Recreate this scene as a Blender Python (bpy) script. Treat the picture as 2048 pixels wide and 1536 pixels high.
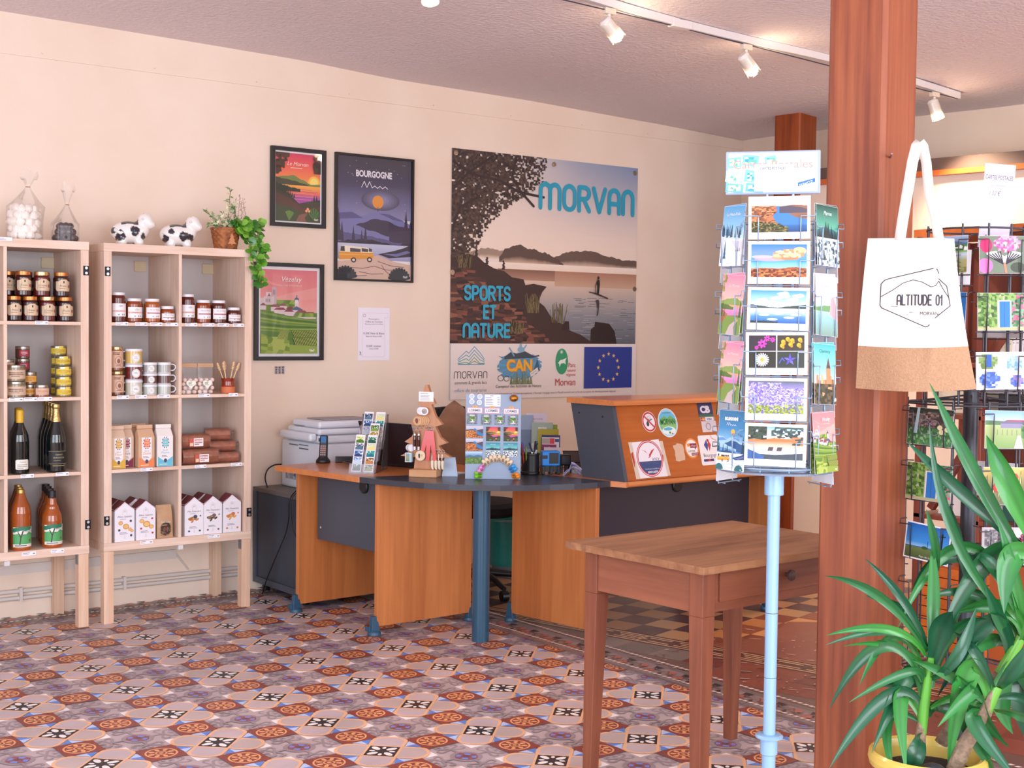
import bpy, math, random
from math import sin, cos, pi, radians as R
from mathutils import Vector, Matrix, Euler
sc = bpy.context.scene
for o in list(bpy.data.objects): bpy.data.objects.remove(o)
COL = sc.collection
rnd = random.Random(7)

def H(h, a=1.0):
    if not isinstance(h, str): return tuple(h)[:3] + (a,)
    h = h.lstrip('#'); out = []
    for i in (0, 2, 4):
        c = int(h[i:i+2], 16) / 255
        out.append(c / 12.92 if c <= .04045 else ((c + .055) / 1.055) ** 2.4)
    return (*out, a)

# ------------------------------------------------------------------ camera
cd = bpy.data.cameras.new('camera'); cam = bpy.data.objects.new('camera', cd); COL.objects.link(cam)
yaw, pitch, roll = .653, -.0412, .0124
fw = Vector((sin(yaw)*cos(pitch), cos(yaw)*cos(pitch), sin(pitch)))
rt = Vector((cos(yaw), -sin(yaw), 0)); upv = rt.cross(fw)
r2 = cos(roll)*rt + sin(roll)*upv; u2 = -sin(roll)*rt + cos(roll)*upv
mw = Matrix((r2, u2, -fw)).transposed().to_4x4(); mw.translation = Vector((-2.3443, -6.6333, 1.4363))
cam.matrix_world = mw
cd.sensor_fit = 'HORIZONTAL'; cd.sensor_width = 36; cd.lens = 2702.985 / 2048 * 36
cd.clip_start = .05; cd.clip_end = 60
sc.camera = cam

# ------------------------------------------------------------------ light
sc.view_settings.view_transform = 'Standard'; sc.view_settings.look = 'None'
sc.view_settings.gamma = 1; sc.view_settings.use_curve_mapping = False
sc.view_settings.exposure = 0.0
wd = bpy.data.worlds.new('daylight'); sc.world = wd; wd.use_nodes = True
bgn = wd.node_tree.nodes['Background']
bgn.inputs[0].default_value = (.80, .88, 1.0, 1); bgn.inputs[1].default_value = .55

def area(name, loc, target, sx, sy, power, col, spread=180):
    l = bpy.data.lights.new(name, 'AREA'); l.shape = 'RECTANGLE'; l.size = sx; l.size_y = sy
    l.energy = power; l.color = col; l.spread = R(spread)
    o = bpy.data.objects.new(name, l); COL.objects.link(o); o.location = loc
    o.rotation_euler = (Vector(target) - Vector(loc)).to_track_quat('-Z', 'Y').to_euler()
    return o
# daylight through the shop front behind the camera and the side window
area('shop_front_daylight', (-1.6, -8.55, 1.55), (-1.6, 0, 1.2), 4.6, 2.3, 275, (.90, .93, 1.0))
area('shop_front_daylight', (2.9, -8.55, 1.55), (2.9, 0, 1.2), 2.6, 2.3, 115, (.90, .93, 1.0))
area('side_window_daylight', (-4.25, -4.2, 1.5), (0, -3.6, 1.2), 3.0, 2.0, 140, (.72, .85, 1.0))

# ------------------------------------------------------------------ materials
def new_mat(name):
    m = bpy.data.materials.new(name); m.use_nodes = True
    return m, m.node_tree.nodes, m.node_tree.links, m.node_tree.nodes['Principled BSDF']
_mats = {}
def mat(name, col, rough=.5, metal=0, var=0.0, scale=8, bump=0.0, bscale=60, coat=0, stretch=(1, 1, 1), sheen=0, trans=0, emit=None, est=0, dark=None, ior=None):
    if name in _mats: return _mats[name]
    m, n, l, b = new_mat(name)
    b.inputs['Base Color'].default_value = H(col); b.inputs['Roughness'].default_value = rough
    b.inputs['Metallic'].default_value = metal; b.inputs['Coat Weight'].default_value = coat
    if coat: b.inputs['Coat Roughness'].default_value = .08
    if sheen: b.inputs['Sheen Weight'].default_value = sheen
    if trans: b.inputs['Transmission Weight'].default_value = trans
    if ior: b.inputs['IOR'].default_value = ior
    if emit: b.inputs['Emission Color'].default_value = H(emit); b.inputs['Emission Strength'].default_value = est
    if var or bump:
        tc = n.new('ShaderNodeTexCoord'); mp = n.new('ShaderNodeMapping'); l.new(tc.outputs['Object'], mp.inputs[0]); mp.inputs['Scale'].default_value = stretch
    if var:
        nz = n.new('ShaderNodeTexNoise'); nz.inputs['Scale'].default_value = scale; nz.inputs['Detail'].default_value = 6
        l.new(mp.outputs[0], nz.inputs['Vector'])
        rp = n.new('ShaderNodeValToRGB'); l.new(nz.outputs['Fac'], rp.inputs[0])
        c = H(col); d = H(dark) if dark else tuple(x * (1 - var) for x in c[:3]) + (1,)
        rp.color_ramp.elements[0].position = .32; rp.color_ramp.elements[0].color = d
        rp.color_ramp.elements[1].position = .68; rp.color_ramp.elements[1].color = c
        l.new(rp.outputs[0], b.inputs['Base Color'])
    if bump:
        nb = n.new('ShaderNodeTexNoise'); nb.inputs['Scale'].default_value = bscale; nb.inputs['Detail'].default_value = 4
        l.new(mp.outputs[0], nb.inputs['Vector'])
        bp = n.new('ShaderNodeBump'); bp.inputs['Strength'].default_value = bump; bp.inputs['Distance'].default_value = .01
        l.new(nb.outputs['Fac'], bp.inputs['Height']); l.new(bp.outputs[0], b.inputs['Normal'])
    _mats[name] = m
    return m
def wood(name, c1, c2, axis=2, rough=.45, fine=60, coarse=5, bump=.08, c3=None, coat=0, sat=.5):
    """grain stretched along one axis, two scales of noise"""
    if name in _mats: return _mats[name]
    m, n, l, b = new_mat(name)
    tc = n.new('ShaderNodeTexCoord')
    def nz(sc_, st, det, dist=0):
        mp = n.new('ShaderNodeMapping'); l.new(tc.outputs['Object'], mp.inputs[0])
        s = [1, 1, 1]; s[axis] = st; mp.inputs['Scale'].default_value = s
        t = n.new('ShaderNodeTexNoise'); t.inputs['Scale'].default_value = sc_; t.inputs['Detail'].default_value = det; t.inputs['Distortion'].default_value = dist
        l.new(mp.outputs[0], t.inputs['Vector']); return t
    a = nz(fine, .04, 5, .3); c = nz(coarse, .22, 4, 1.2)
    mx = n.new('ShaderNodeMath'); mx.operation = 'MULTIPLY_ADD'; mx.inputs[1].default_value = sat
    l.new(a.outputs['Fac'], mx.inputs[0])
    m2 = n.new('ShaderNodeMath'); m2.operation = 'MULTIPLY'; m2.inputs[1].default_value = 1 - sat; l.new(c.outputs['Fac'], m2.inputs[0]); l.new(m2.outputs[0], mx.inputs[2])
    rp = n.new('ShaderNodeValToRGB'); l.new(mx.outputs[0], rp.inputs[0])
    rp.color_ramp.elements[0].position = .36; rp.color_ramp.elements[0].color = H(c2)
    rp.color_ramp.elements[1].position = .62; rp.color_ramp.elements[1].color = H(c1)
    if c3:
        e = rp.color_ramp.elements.new(.28); e.color = H(c3)
    l.new(rp.outputs[0], b.inputs['Base Color']); b.inputs['Roughness'].default_value = rough
    b.inputs['Coat Weight'].default_value = coat
    if bump:
        bp = n.new('ShaderNodeBump'); bp.inputs['Strength'].default_value = bump; bp.inputs['Distance'].default_value = .004
        l.new(a.outputs['Fac'], bp.inputs['Height']); l.new(bp.outputs[0], b.inputs['Normal'])
    _mats[name] = m; return m
def print_mat(name, rough, coat=0):
    m, n, l, b = new_mat(name)
    a = n.new('ShaderNodeAttribute'); a.attribute_name = 'Col'; l.new(a.outputs['Color'], b.inputs['Base Color'])
    b.inputs['Roughness'].default_value = rough; b.inputs['Coat Weight'].default_value = coat; b.inputs['Coat Roughness'].default_value = .05
    return m
PRINT = print_mat('printed_paper', .55); GLOSSP = print_mat('printed_gloss', .22); VINYL = print_mat('printed_vinyl', .42)
LACQ = print_mat('glazed_ceramic', .12, .6); GLOSSJAR = print_mat('jar_and_label', .2, .35)
def clear(name, tint=(1, 1, 1), refl=.12, fk=1.0, rough=.05, opac=.04, ocol='#ffffff'):
    m, n, l, b = new_mat(name)
    out = n['Material Output']; tr = n.new('ShaderNodeBsdfTransparent'); tr.inputs[0].default_value = (*tint, 1)
    gl = n.new('ShaderNodeBsdfGlossy'); gl.inputs['Roughness'].default_value = rough
    fr = n.new('ShaderNodeFresnel'); fr.inputs['IOR'].default_value = 1.45
    ml = n.new('ShaderNodeMath'); ml.operation = 'MULTIPLY_ADD'; ml.inputs[1].default_value = fk; ml.inputs[2].default_value = refl * .3; l.new(fr.outputs[0], ml.inputs[0])
    mx = n.new('ShaderNodeMixShader'); l.new(ml.outputs[0], mx.inputs[0]); l.new(tr.outputs[0], mx.inputs[1]); l.new(gl.outputs[0], mx.inputs[2])
    b.inputs['Base Color'].default_value = H(ocol); b.inputs['Roughness'].default_value = .3
    m2 = n.new('ShaderNodeMixShader'); m2.inputs[0].default_value = opac; l.new(mx.outputs[0], m2.inputs[1]); l.new(b.outputs[0], m2.inputs[2])
    l.new(m2.outputs[0], out.inputs[0]); return m
ACRYL = clear('clear_acrylic', (.97, .97, .99), .3, 1, .03, .05); CELLO = clear('cellophane', (.99, .99, .99), .06, .35, .16, .03)
GLASSP = clear('picture_glass', (1, 1, 1), .0, .5, .02, .0)

# ------------------------------------------------------------------ mesh builder
class MB:
    def __init__(s): s.v = []; s.f = []; s.c = []; s.sm = []; s.mi = []; s.has = False; s.cur = 0
    def add(s, vs, fs, col=None, smooth=False):
        b = len(s.v); s.v.extend([tuple(p) for p in vs])
        if isinstance(col, str): col = H(col)
        if isinstance(col, tuple) and len(col) == 3: col = col + (1.0,)
        for k, f in enumerate(fs):
            s.f.append([b + i for i in f]); s.sm.append(smooth); s.mi.append(s.cur)
            if col is None: s.c.append(None)
            elif isinstance(col, list): s.c.append([col[i] for i in f]); s.has = True
            else: s.c.append([col] * len(f)); s.has = True
        return s
    def xf(s, M, start=0):
        s.v[start:] = [tuple(M @ Vector(p)) for p in s.v[start:]]; return s
    def box(s, a, b, col=None):
        x0, y0, z0 = a; x1, y1, z1 = b
        return s.add([(x0,y0,z0),(x1,y0,z0),(x1,y1,z0),(x0,y1,z0),(x0,y0,z1),(x1,y0,z1),(x1,y1,z1),(x0,y1,z1)],
                     [(3,2,1,0),(4,5,6,7),(0,1,5,4),(1,2,6,5),(2,3,7,6),(3,0,4,7)], col)
    def hexa(s, lo, hi, col=None):  # two quads of 4 points each
        return s.add(list(lo) + list(hi), [(3,2,1,0),(4,5,6,7),(0,1,5,4),(1,2,6,5),(2,3,7,6),(3,0,4,7)], col)
    def prism(s, poly, z0, z1, col=None, axis=2, smooth=False):
        n = len(poly)
        def P(p, z): return (p[0], p[1], z) if axis == 2 else ((p[0], z, p[1]) if axis == 1 else (z, p[0], p[1]))
        vs = [P(p, z0) for p in poly] + [P(p, z1) for p in poly]
        fs = [tuple(range(n))[::-1], tuple(range(n, 2*n))]
        s.add(vs, fs, col); s.add(vs, [(i, (i+1) % n, n + (i+1) % n, n + i) for i in range(n)], col, smooth); return s
    def lathe(s, prof, c=(0, 0, 0), n=20, col=None, cols=None, smooth=True, rx=1, ry=1, cap=True):
        vs = []; fs = []; cl = []
        for k, (r, z) in enumerate(prof):
            for i in range(n):
                a = 2*pi*i/n; vs.append((c[0] + r*rx*cos(a), c[1] + r*ry*sin(a), c[2] + z))
        for k in range(len(prof) - 1):
            f = [(k*n + i, k*n + (i+1) % n, (k+1)*n + (i+1) % n, (k+1)*n + i) for i in range(n)]
            s.add(vs, f, (cols[k] if cols else col), smooth)
        if cap:
            m = len(prof) - 1
            if prof[0][0] > 1e-6: s.add(vs[:n], [tuple(range(n))[::-1]], cols[0] if cols else col)
            if prof[m][0] > 1e-6: s.add(vs[m*n:], [tuple(range(n))], cols[-1] if cols else col)
        return s
    def tube(s, pts, r, n=8, col=None, closed=False, cap=True):
        pts = [Vector(p) for p in pts]; N = len(pts); rs = r if isinstance(r, (list, tuple)) else [r] * N
        vs = []; prev = None
        for i, p in enumerate(pts):
            a = pts[i-1] if (i > 0 or closed) else p; b = pts[(i+1) % N] if (i < N-1 or closed) else p
            d = (b - a).normalized() if (b - a).length > 1e-9 else Vector((0, 0, 1))
            if prev is None:
                u = d.orthogonal().normalized()
            else:
                u = (prev - d * prev.dot(d)); u = u.normalized() if u.length > 1e-6 else d.orthogonal().normalized()
            prev = u; w = d.cross(u)
            for k in range(n): vs.append(p + rs[i] * (cos(2*pi*k/n) * u + sin(2*pi*k/n) * w))
        fs = []
        for i in range(N if closed else N - 1):
            j = (i + 1) % N
            fs += [(i*n + k, i*n + (k+1) % n, j*n + (k+1) % n, j*n + k) for k in range(n)]
        s.add(vs, fs, col, True)
        if cap and not closed: s.add(vs[:n], [tuple(range(n))[::-1]], col); s.add(vs[-n:], [tuple(range(n))], col)
        return s
    def wire(s, pts, r, n=6, col=None): return s.tube(pts, r, n, col)
    def ball(s, c, r, n=14, m=9, col=None, sc_=(1, 1, 1), rot=None, cf=None):
        vs = []; fs = []
        for j in range(m + 1):
            t = pi * j / m
            for i in range(n):
                a = 2*pi*i/n; p = Vector((r*sc_[0]*sin(t)*cos(a), r*sc_[1]*sin(t)*sin(a), r*sc_[2]*cos(t)))
                if rot: p = rot @ p
                vs.append((c[0]+p.x, c[1]+p.y, c[2]+p.z))
        for j in range(m):
            for i in range(n): fs.append((j*n+i, (j+1)*n+i, (j+1)*n+(i+1) % n, j*n+(i+1) % n))
        if cf: col = [cf(p) for p in vs]
        return s.add(vs, fs, col, True)
    def grid(s, nu, nv, fn, col=None, smooth=True, double=0, cfn=None):
        vs = [fn(i/nu, j/nv) for j in range(nv+1) for i in range(nu+1)]
        fs = [(j*(nu+1)+i, j*(nu+1)+i+1, (j+1)*(nu+1)+i+1, (j+1)*(nu+1)+i) for j in range(nv) for i in range(nu)]
        if cfn: col = [cfn(i/nu, j/nv) for j in range(nv+1) for i in range(nu+1)]
        return s.add(vs, fs, col, smooth)
    def build(s, name, m=None, parent=None, loc=(0, 0, 0), rot=None, bevel=0, solid=0, sub=0, kind=None, label=None):
        me = bpy.data.meshes.new(name); me.from_pydata(s.v, [], s.f)
        me.polygons.foreach_set('use_smooth', s.sm)
        if isinstance(m, (list, tuple)):
            for q in m: me.materials.append(q)
            me.polygons.foreach_set('material_index', s.mi)
        elif m: me.materials.append(m)
        if s.has:
            at = me.color_attributes.new('Col', 'FLOAT_COLOR', 'CORNER'); buf = []
            for f, c in zip(s.f, s.c):
                if c is None: buf.extend((1, 1, 1, 1) * len(f))
                else:
                    for q in c: buf.extend(q)
            at.data.foreach_set('color', buf)
        me.update()
        o = bpy.data.objects.new(name, me); COL.objects.link(o); o.location = loc
        if rot: o.rotation_euler = rot
        if parent: o.parent = parent
        if solid:
            q = o.modifiers.new('t', 'SOLIDIFY'); q.thickness = solid; q.offset = 0
        if sub:
            q = o.modifiers.new('s', 'SUBSURF'); q.levels = sub; q.render_levels = sub
        if bevel:
            q = o.modifiers.new('b', 'BEVEL'); q.width = bevel; q.segments = 2; q.limit_method = 'ANGLE'
        if kind: o['kind'] = kind
        if label: o['label'] = label
        return o
def thing(name, label, cat, loc=(0, 0, 0), rz=0, group=None):
    o = bpy.data.objects.new(name, None); COL.objects.link(o); o.location = loc; o.rotation_euler = (0, 0, rz)
    o.empty_display_size = .05; return tag(o, label, cat, group)
def tag(o, label, cat, group=None):
    o['label'] = label; o['category'] = cat
    if group: o['group'] = group
    return o
def dup(o, loc, rz=None, label=None, group=None, parent=None):
    kids = list(o.children)
    c = o.copy(); COL.objects.link(c)
    if parent is not None: c.parent = parent
    else:
        c.location = loc
        if rz is not None: c.rotation_euler = (c.rotation_euler[0], c.rotation_euler[1], rz)
        if label: c['label'] = label
        if group: c['group'] = group
    for k in kids: dup(k, None, parent=c)
    return c
# ------------------------------------------------------------------ flat printed art: x right, y up, seen from -Y
_tx = {}
def glyphs(t, off=0.0):
    if (t, off) not in _tx:
        cu = bpy.data.curves.new('t', 'FONT'); cu.body = t; cu.size = 1; cu.offset = off; cu.resolution_u = 3
        ob = bpy.data.objects.new('t', cu); me = bpy.data.meshes.new_from_object(ob)
        v = [(p.co.x, p.co.y) for p in me.vertices]; f = [tuple(p.vertices) for p in me.polygons]
        bpy.data.objects.remove(ob); bpy.data.curves.remove(cu); bpy.data.meshes.remove(me)
        _tx[(t, off)] = (v, f)
    return _tx[(t, off)]
# strokes for rounded capitals on a 0..1 x 0..1 box (width factor last)
def arc(cx, cy, rx, ry, a0, a1, n=8): return [(cx + rx*cos(R(a0+(a1-a0)*i/n)), cy + ry*sin(R(a0+(a1-a0)*i/n))) for i in range(n+1)]
SL = {
 'M': ([[(0,0)] + arc(.25,.75,.25,.25,180,0) + [(.5,.0)], [(.5,.75)] + arc(.75,.75,.25,.25,180,0) + [(1,0)]], 1.25),
 'O': ([arc(.5,.7,.5,.3,0,180) + arc(.5,.3,.5,.3,180,360) + [(1,.7)]], .72),
 'R': ([[(0,0),(0,1),(.5,1)] + arc(.5,.75,.5,.25,90,-90) + [(.1,.5)], [(.45,.5),(1,0)]], .68),
 'V': ([[(0,1),(.5,0),(1,1)]], .8),
 'A': ([[(0,0),(0,.7)] + arc(.5,.7,.5,.3,180,0) + [(1,0)], [(0,.4),(1,.4)]], .68),
 'N': ([[(0,0),(0,.7)] + arc(.5,.7,.5,.3,180,0) + [(1,0)]], .68),
 'S': ([arc(.5,.75,.5,.25,20,180) + arc(.5,.75,.5,.25,180,270)[1:] + arc(.5,.25,.5,.25,90,-160)], .62),
 'P': ([[(0,0),(0,1),(.5,1)] + arc(.5,.72,.5,.28,90,-90) + [(.05,.44)]], .62),
 'T': ([[(0,1),(1,1)], [(.5,1),(.5,0)]], .62), 'E': ([[(1,1),(0,1),(0,0),(1,0)], [(0,.52),(.85,.52)]], .55),
 'U': ([[(0,1),(0,.3)] + arc(.5,.3,.5,.3,180,360) + [(1,1)]], .66), 'D': ([[(0,0),(0,1),(.4,1)] + arc(.4,.5,.6,.5,90,-90) + [(0,0)]], .7),
 'L': ([[(0,1),(0,0),(1,0)]], .55), 'I': ([[(.5,1),(.5,0)]], .2), '0': ([arc(.5,.7,.5,.3,0,180) + arc(.5,.3,.5,.3,180,360) + [(1,.7)]], .6),
 '1': ([[(.1,.75),(.6,1),(.6,0)]], .4), 'C': ([arc(.5,.7,.5,.3,20,180) + arc(.5,.3,.5,.3,180,340)], .66), ' ': ([], .4)}
class Flat:
    def __init__(s, eps=4e-5): s.p = []; s.l = 0; s.eps = eps
    def up(s): s.l += 1; return s
    def poly(s, pts, col, same=False):
        s.l += (1 if not same else (0 if same is True else same))
        s.p.append((list(pts), [tuple(range(len(pts)))], H(col) if not isinstance(col, list) else [H(c) for c in col], s.l)); return s
    def rect(s, x0, y0, x1, y1, col, same=False): return s.poly([(x0,y0),(x1,y0),(x1,y1),(x0,y1)], col, same)
    def grad(s, x0, y0, x1, y1, stops, nx=1):
        s.l += 1
        for (t0, c0), (t1, c1) in zip(stops, stops[1:]):
            a = y0 + (y1-y0)*t0; b = y0 + (y1-y0)*t1
            s.p.append(([(x0,a),(x1,a),(x1,b),(x0,b)], [(0,1,2,3)], [H(c0),H(c0),H(c1),H(c1)], s.l))
        return s
    def ell(s, cx, cy, rx, ry, col, n=18, rot=0, same=False):
        return s.poly([(cx + rx*cos(2*pi*i/n)*cos(rot) - ry*sin(2*pi*i/n)*sin(rot), cy + rx*cos(2*pi*i/n)*sin(rot) + ry*sin(2*pi*i/n)*cos(rot)) for i in range(n)], col, same)
    def ring(s, cx, cy, rx, ry, w, col, n=28): return s.stroke([(cx+rx*cos(2*pi*i/n), cy+ry*sin(2*pi*i/n)) for i in range(n+1)], w, col)
    def stroke(s, pts, w, col, same=False):
        if not same: s.l += 1
        c = H(col); h = w/2; n = len(pts)
        for k, (a, b) in enumerate(zip(pts, pts[1:])):
            dx, dy = b[0]-a[0], b[1]-a[1]; L = math.hypot(dx, dy)
            if L < 1e-9: continue
            nx, ny = -dy/L*h, dx/L*h; s.l += .2
            s.p.append(([(a[0]+nx,a[1]+ny),(a[0]-nx,a[1]-ny),(b[0]-nx,b[1]-ny),(b[0]+nx,b[1]+ny)], [(0,1,2,3)], c, s.l))
        for k, a in enumerate(pts): s.l += .2; s.p.append(([(a[0]+h*cos(2*pi*i/8), a[1]+h*sin(2*pi*i/8)) for i in range(8)], [tuple(range(8))], c, s.l))
        return s
    def ridge(s, x0, x1, ys, base, col, seed=1, amp=.0, n=40, same=False):
        r = random.Random(seed); pts = []
        for i in range(n+1):
            t = i/n; k = t*(len(ys)-1); j = min(int(k), len(ys)-2); f = k-j; f = f*f*(3-2*f)
            pts.append((x0+(x1-x0)*t, ys[j]*(1-f)+ys[j+1]*f + (r.random()-.5)*amp))
        return s.poly([(x0, base)] + pts + [(x1, base)], col, same)
    def blobs(s, n, area_, rx, ry, cols, seed=1, inside=None, m=6):
        """mottling on a jittered lattice (cells never overlap)"""
        r = random.Random(seed); s.l += 1; x0, y0, x1, y1 = area_; cw, ch = rx*1.5, ry*1.5
        nx, ny = max(1, int((x1-x0)/cw)), max(1, int((y1-y0)/ch)); pr = min(.96, n*3.2*rx*ry/((x1-x0)*(y1-y0)))
        P = {}
        for i in range(nx+1):
            for j in range(ny+1): P[i, j] = (x0+(x1-x0)*i/nx + (r.uniform(-.38, .38)*(x1-x0)/nx if 0 < i < nx else 0), y0+(y1-y0)*j/ny + (r.uniform(-.38, .38)*(y1-y0)/ny if 0 < j < ny else 0))
        for i in range(nx):
            for j in range(ny):
                q = [P[i, j], P[i+1, j], P[i+1, j+1], P[i, j+1]]; c = r.choice(cols)
                if r.random() > pr or (inside and not inside((q[0][0]+q[2][0])/2, (q[0][1]+q[2][1])/2)): continue
                s.poly(q, c, True)
        return s
    def fir(s, x, y, h, col, w=.3):
        s.l += 1; k = 4
        for i in range(k):
            b = y + h*i/k*.8; t = min(y+h, b + h*.42); ww = h*w*(1-i/k*.8)
            s.poly([(x-ww,b),(x+ww,b),(x,t)], col, .25)
        return s
    def text(s, t, x, y, h, col, w=None, al='c', bold=.0, slant=0, rot=0):
        v, f = glyphs(t, bold)
        if not v: return s
        a = min(p[0] for p in v); b = max(p[0] for p in v); k = h/.70; kx = k if not w else w/max(b-a, 1e-6)
        W = (b-a)*kx; ox = x - (W/2 if al == 'c' else (W if al == 'r' else 0)); s.l += 1
        pts = [(ox + (p[0]-a)*kx + slant*p[1]*k, y + p[1]*k) for p in v]
        if rot: pts = [(x+(p[0]-x)*cos(rot)-(p[1]-y)*sin(rot), y+(p[0]-x)*sin(rot)+(p[1]-y)*cos(rot)) for p in pts]
        s.p.append((pts, f, H(col), s.l)); return s
    def caps(s, t, x, y, h, w, lw, col, gap=.25):
        tot = sum(SL[c][1] for c in t) + gap*(len(t)-1); k = (w)/tot; cx = x; s.l += 1
        for c in t:
            for st in SL[c][0]: s.stroke([(cx + p[0]*SL[c][1]*k, y + p[1]*h) for p in st], lw, col, True)
            cx += (SL[c][1]+gap)*k
        return s
    def lines(s, x0, x1, ys, w, col, seed=3):
        r = random.Random(seed); s.l += 1
        for y in ys: s.rect(x0, y-w/2, x0+(x1-x0)*(.55+.45*r.random()), y+w/2, col, True)
        return s
    def script(s, x, y, w, h, col, lw, n=6, seed=1):  # looping handwriting
        r = random.Random(seed); pts = []
        for i in range(n*6+1):
            t = i/(n*6); pts.append((x + w*t + h*.18*sin(t*n*2*pi), y + h*(.35 + (.3+.35*r.random()*(i % 6 == 0))*cos(t*n*2*pi))))
        return s.stroke(pts, lw, col)
    def into(s, mb, M=None):
        for pts, fs, col, l in s.p:
            vs = [Vector((p[0], -l*s.eps, p[1])) for p in pts]
            if M: vs = [M @ v for v in vs]
            mb.add(vs, fs, col)
        return mb
    def build(s, name, m=None, parent=None, loc=(0, 0, 0), rot=None, label=None):
        return s.into(MB()).build(name, m or PRINT, parent, loc, rot, label=label)
# ------------------------------------------------------------------ room shell
WALLC = mat('wall_plaster', '#efdccb', .85, var=.05, scale=2.2, bump=.05, bscale=35, dark='#e9d3c0')
WHITEP = mat('white_paint', '#ece8e4', .5)
CEILM = mat('stippled_plaster', '#e6dadd', .9, bump=1.0, bscale=48)
def ceil_z(x):
    xs = [(-5, 2.93), (-.36, 2.912), (.39, 2.901), (1.24, 2.887), (1.82, 2.856), (2.76, 2.842), (3.86, 2.809), (4.75, 2.768)]
    for (a, za), (b, zb) in zip(xs, xs[1:]):
        if x <= b: return za + (zb - za) * max(0, (x - a)) / (b - a)
    return 2.768
XL, XR, YF = -4.5, 4.746, -8.8
# back wall with a slightly proud band above a thin picture rail
b = MB(); n = 40
top = [(XL + (XR - XL)*i/n) for i in range(n + 1)]
b.prism([(XL, 0)] + [(XR, 0)] + [(x, ceil_z(x) + .05) for x in reversed(top)], 0, .12, axis=1)
b.build('wall_back', WALLC, kind='structure')
b = MB(); b.box((XL, -.008, 2.712), (XR - .001, .0, 2.724)); b.box((XL, -.004, 2.724), (XR - .001, 0, 2.768))
for i in range(16): b.ball((XL + .35 + i*.57, -.009, 2.735), .004, 6, 4)
b.build('trim_1', WALLC, kind='structure')
b = MB(); b.box((XR, YF, 0), (XR + .12, .12, 2.80)); b.build('wall_right', WALLC, kind='structure')
def wall_open(name, along, fixed, a0, a1, opens, zt, th):
    b = MB(); opens = sorted(opens); cur = a0
    def bx(p, q, z0, z1):
        if q - p < 1e-4 or z1 - z0 < 1e-4: return
        if along == 'x': b.box((p, fixed, z0), (q, fixed + th, z1))
        else: b.box((fixed, p, z0), (fixed + th, q, z1))
    for (p, q, z0, z1) in opens:
        bx(cur, p, 0, zt); bx(p, q, 0, z0); bx(p, q, z1, zt); cur = q
    bx(cur, a1, 0, zt); b.build(name, WALLC, kind='structure')
wall_open('wall_front', 'x', YF - .12, XL, XR, [(-3.9, .7, .4, 2.7), (1.6, 4.2, .4, 2.7)], 2.95, .12)
wall_open('wall_left', 'y', XL - .12, YF, 0.12, [(-5.7, -2.7, .5, 2.5)], 2.97, .12)
def wframe(name, pts0, pts1, ax):
    b = MB(); (a, z0), (c, z1) = pts0, pts1; t = .06
    for (p, q, u, v) in ((a, c, z0, z0+t), (a, c, z1-t, z1), (a, a+t, z0, z1), (c-t, c, z0, z1), ((a+c)/2-t/2, (a+c)/2+t/2, z0, z1)):
        if ax == 'x': b.box((p, YF - .09, u), (q, YF - .03, v))
        else: b.box((XL - .09, p, u), (XL - .03, q, v))
    b.build(name, WHITEP, kind='structure')
wframe('window_1', (-3.9, .4), (.7, 2.7), 'x'); wframe('window_2', (1.6, .4), (4.2, 2.7), 'x'); wframe('window_3', (-5.7, .5), (-2.7, 2.5), 'y')
def cz(x, y): return ceil_z(x) + .006*sin(x*3.1 + y*1.3) * max(0, min(1, -y*2)) + .005*sin(y*4.3 - x) * max(0, min(1, -y*2))
b = MB(); b.grid(80, 60, lambda u, v: (XL - .1 + (XR - XL + .2)*u, .1 + (YF - .2)*v, cz(XL + (XR - XL)*u, (YF)*v)))
b.build('ceiling', CEILM, kind='structure')
# partition between the two rooms and its rail; second post
t7 = R(7); c2 = Vector((4.165, -1.02, 0)); s2 = .19
PILM = wood('post_wood', '#a85c38', '#7c3a22', axis=2, rough=.5, fine=45, coarse=4, bump=.15, c3='#5b2a1b')
PILD = wood('post_wood_orange', '#a04a16', '#742c0e', axis=2, rough=.45, fine=30, coarse=6, bump=.1)
def post(name, c, s, rz, z1, cham, m):
    b = MB(); k = cham
    b.prism([(k, 0), (s-k, 0), (s, k), (s, s-k), (s-k, s), (k, s), (0, s-k), (0, k)], 0, z1)
    return b.build(name, m, loc=c, rot=(0, 0, rz), kind='structure')
post('pillar', (c2.x, c2.y, 0), s2, t7, 2.84, .008, PILD)
p1 = post('pillar', (.753, -4.263, 0), .185, R(8), 2.93, .012, PILM)
ud = Vector((sin(t7), -cos(t7), 0)); un = Vector((cos(t7), sin(t7), 0))
def along_part(name, d0, d1, z0, z1, o0, o1, m, kind='structure', **k):
    b = MB(); A = Vector((4.165, -1.02, 0)) + un*.02
    P = [A + ud*d0 + un*o0, A + ud*d1 + un*o0, A + ud*d1 + un*o1, A + ud*d0 + un*o1]
    b.hexa([(p.x, p.y, z0) for p in P], [(p.x, p.y, z1) for p in P]); return b.build(name, m, kind=kind, **k)
along_part('wall_partition', .0, 3.4, 0, 2.36, 0, .08, WALLC)
along_part('trim_2', -.0, 3.4, 2.365, 2.435, -.03, .11, mat('dark_rail', '#5d4a44', .6))
along_part('trim_3', -.0, 3.4, 2.335, 2.365, -.045, .1, mat('orange_rail', '#c9622c', .4))
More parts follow.
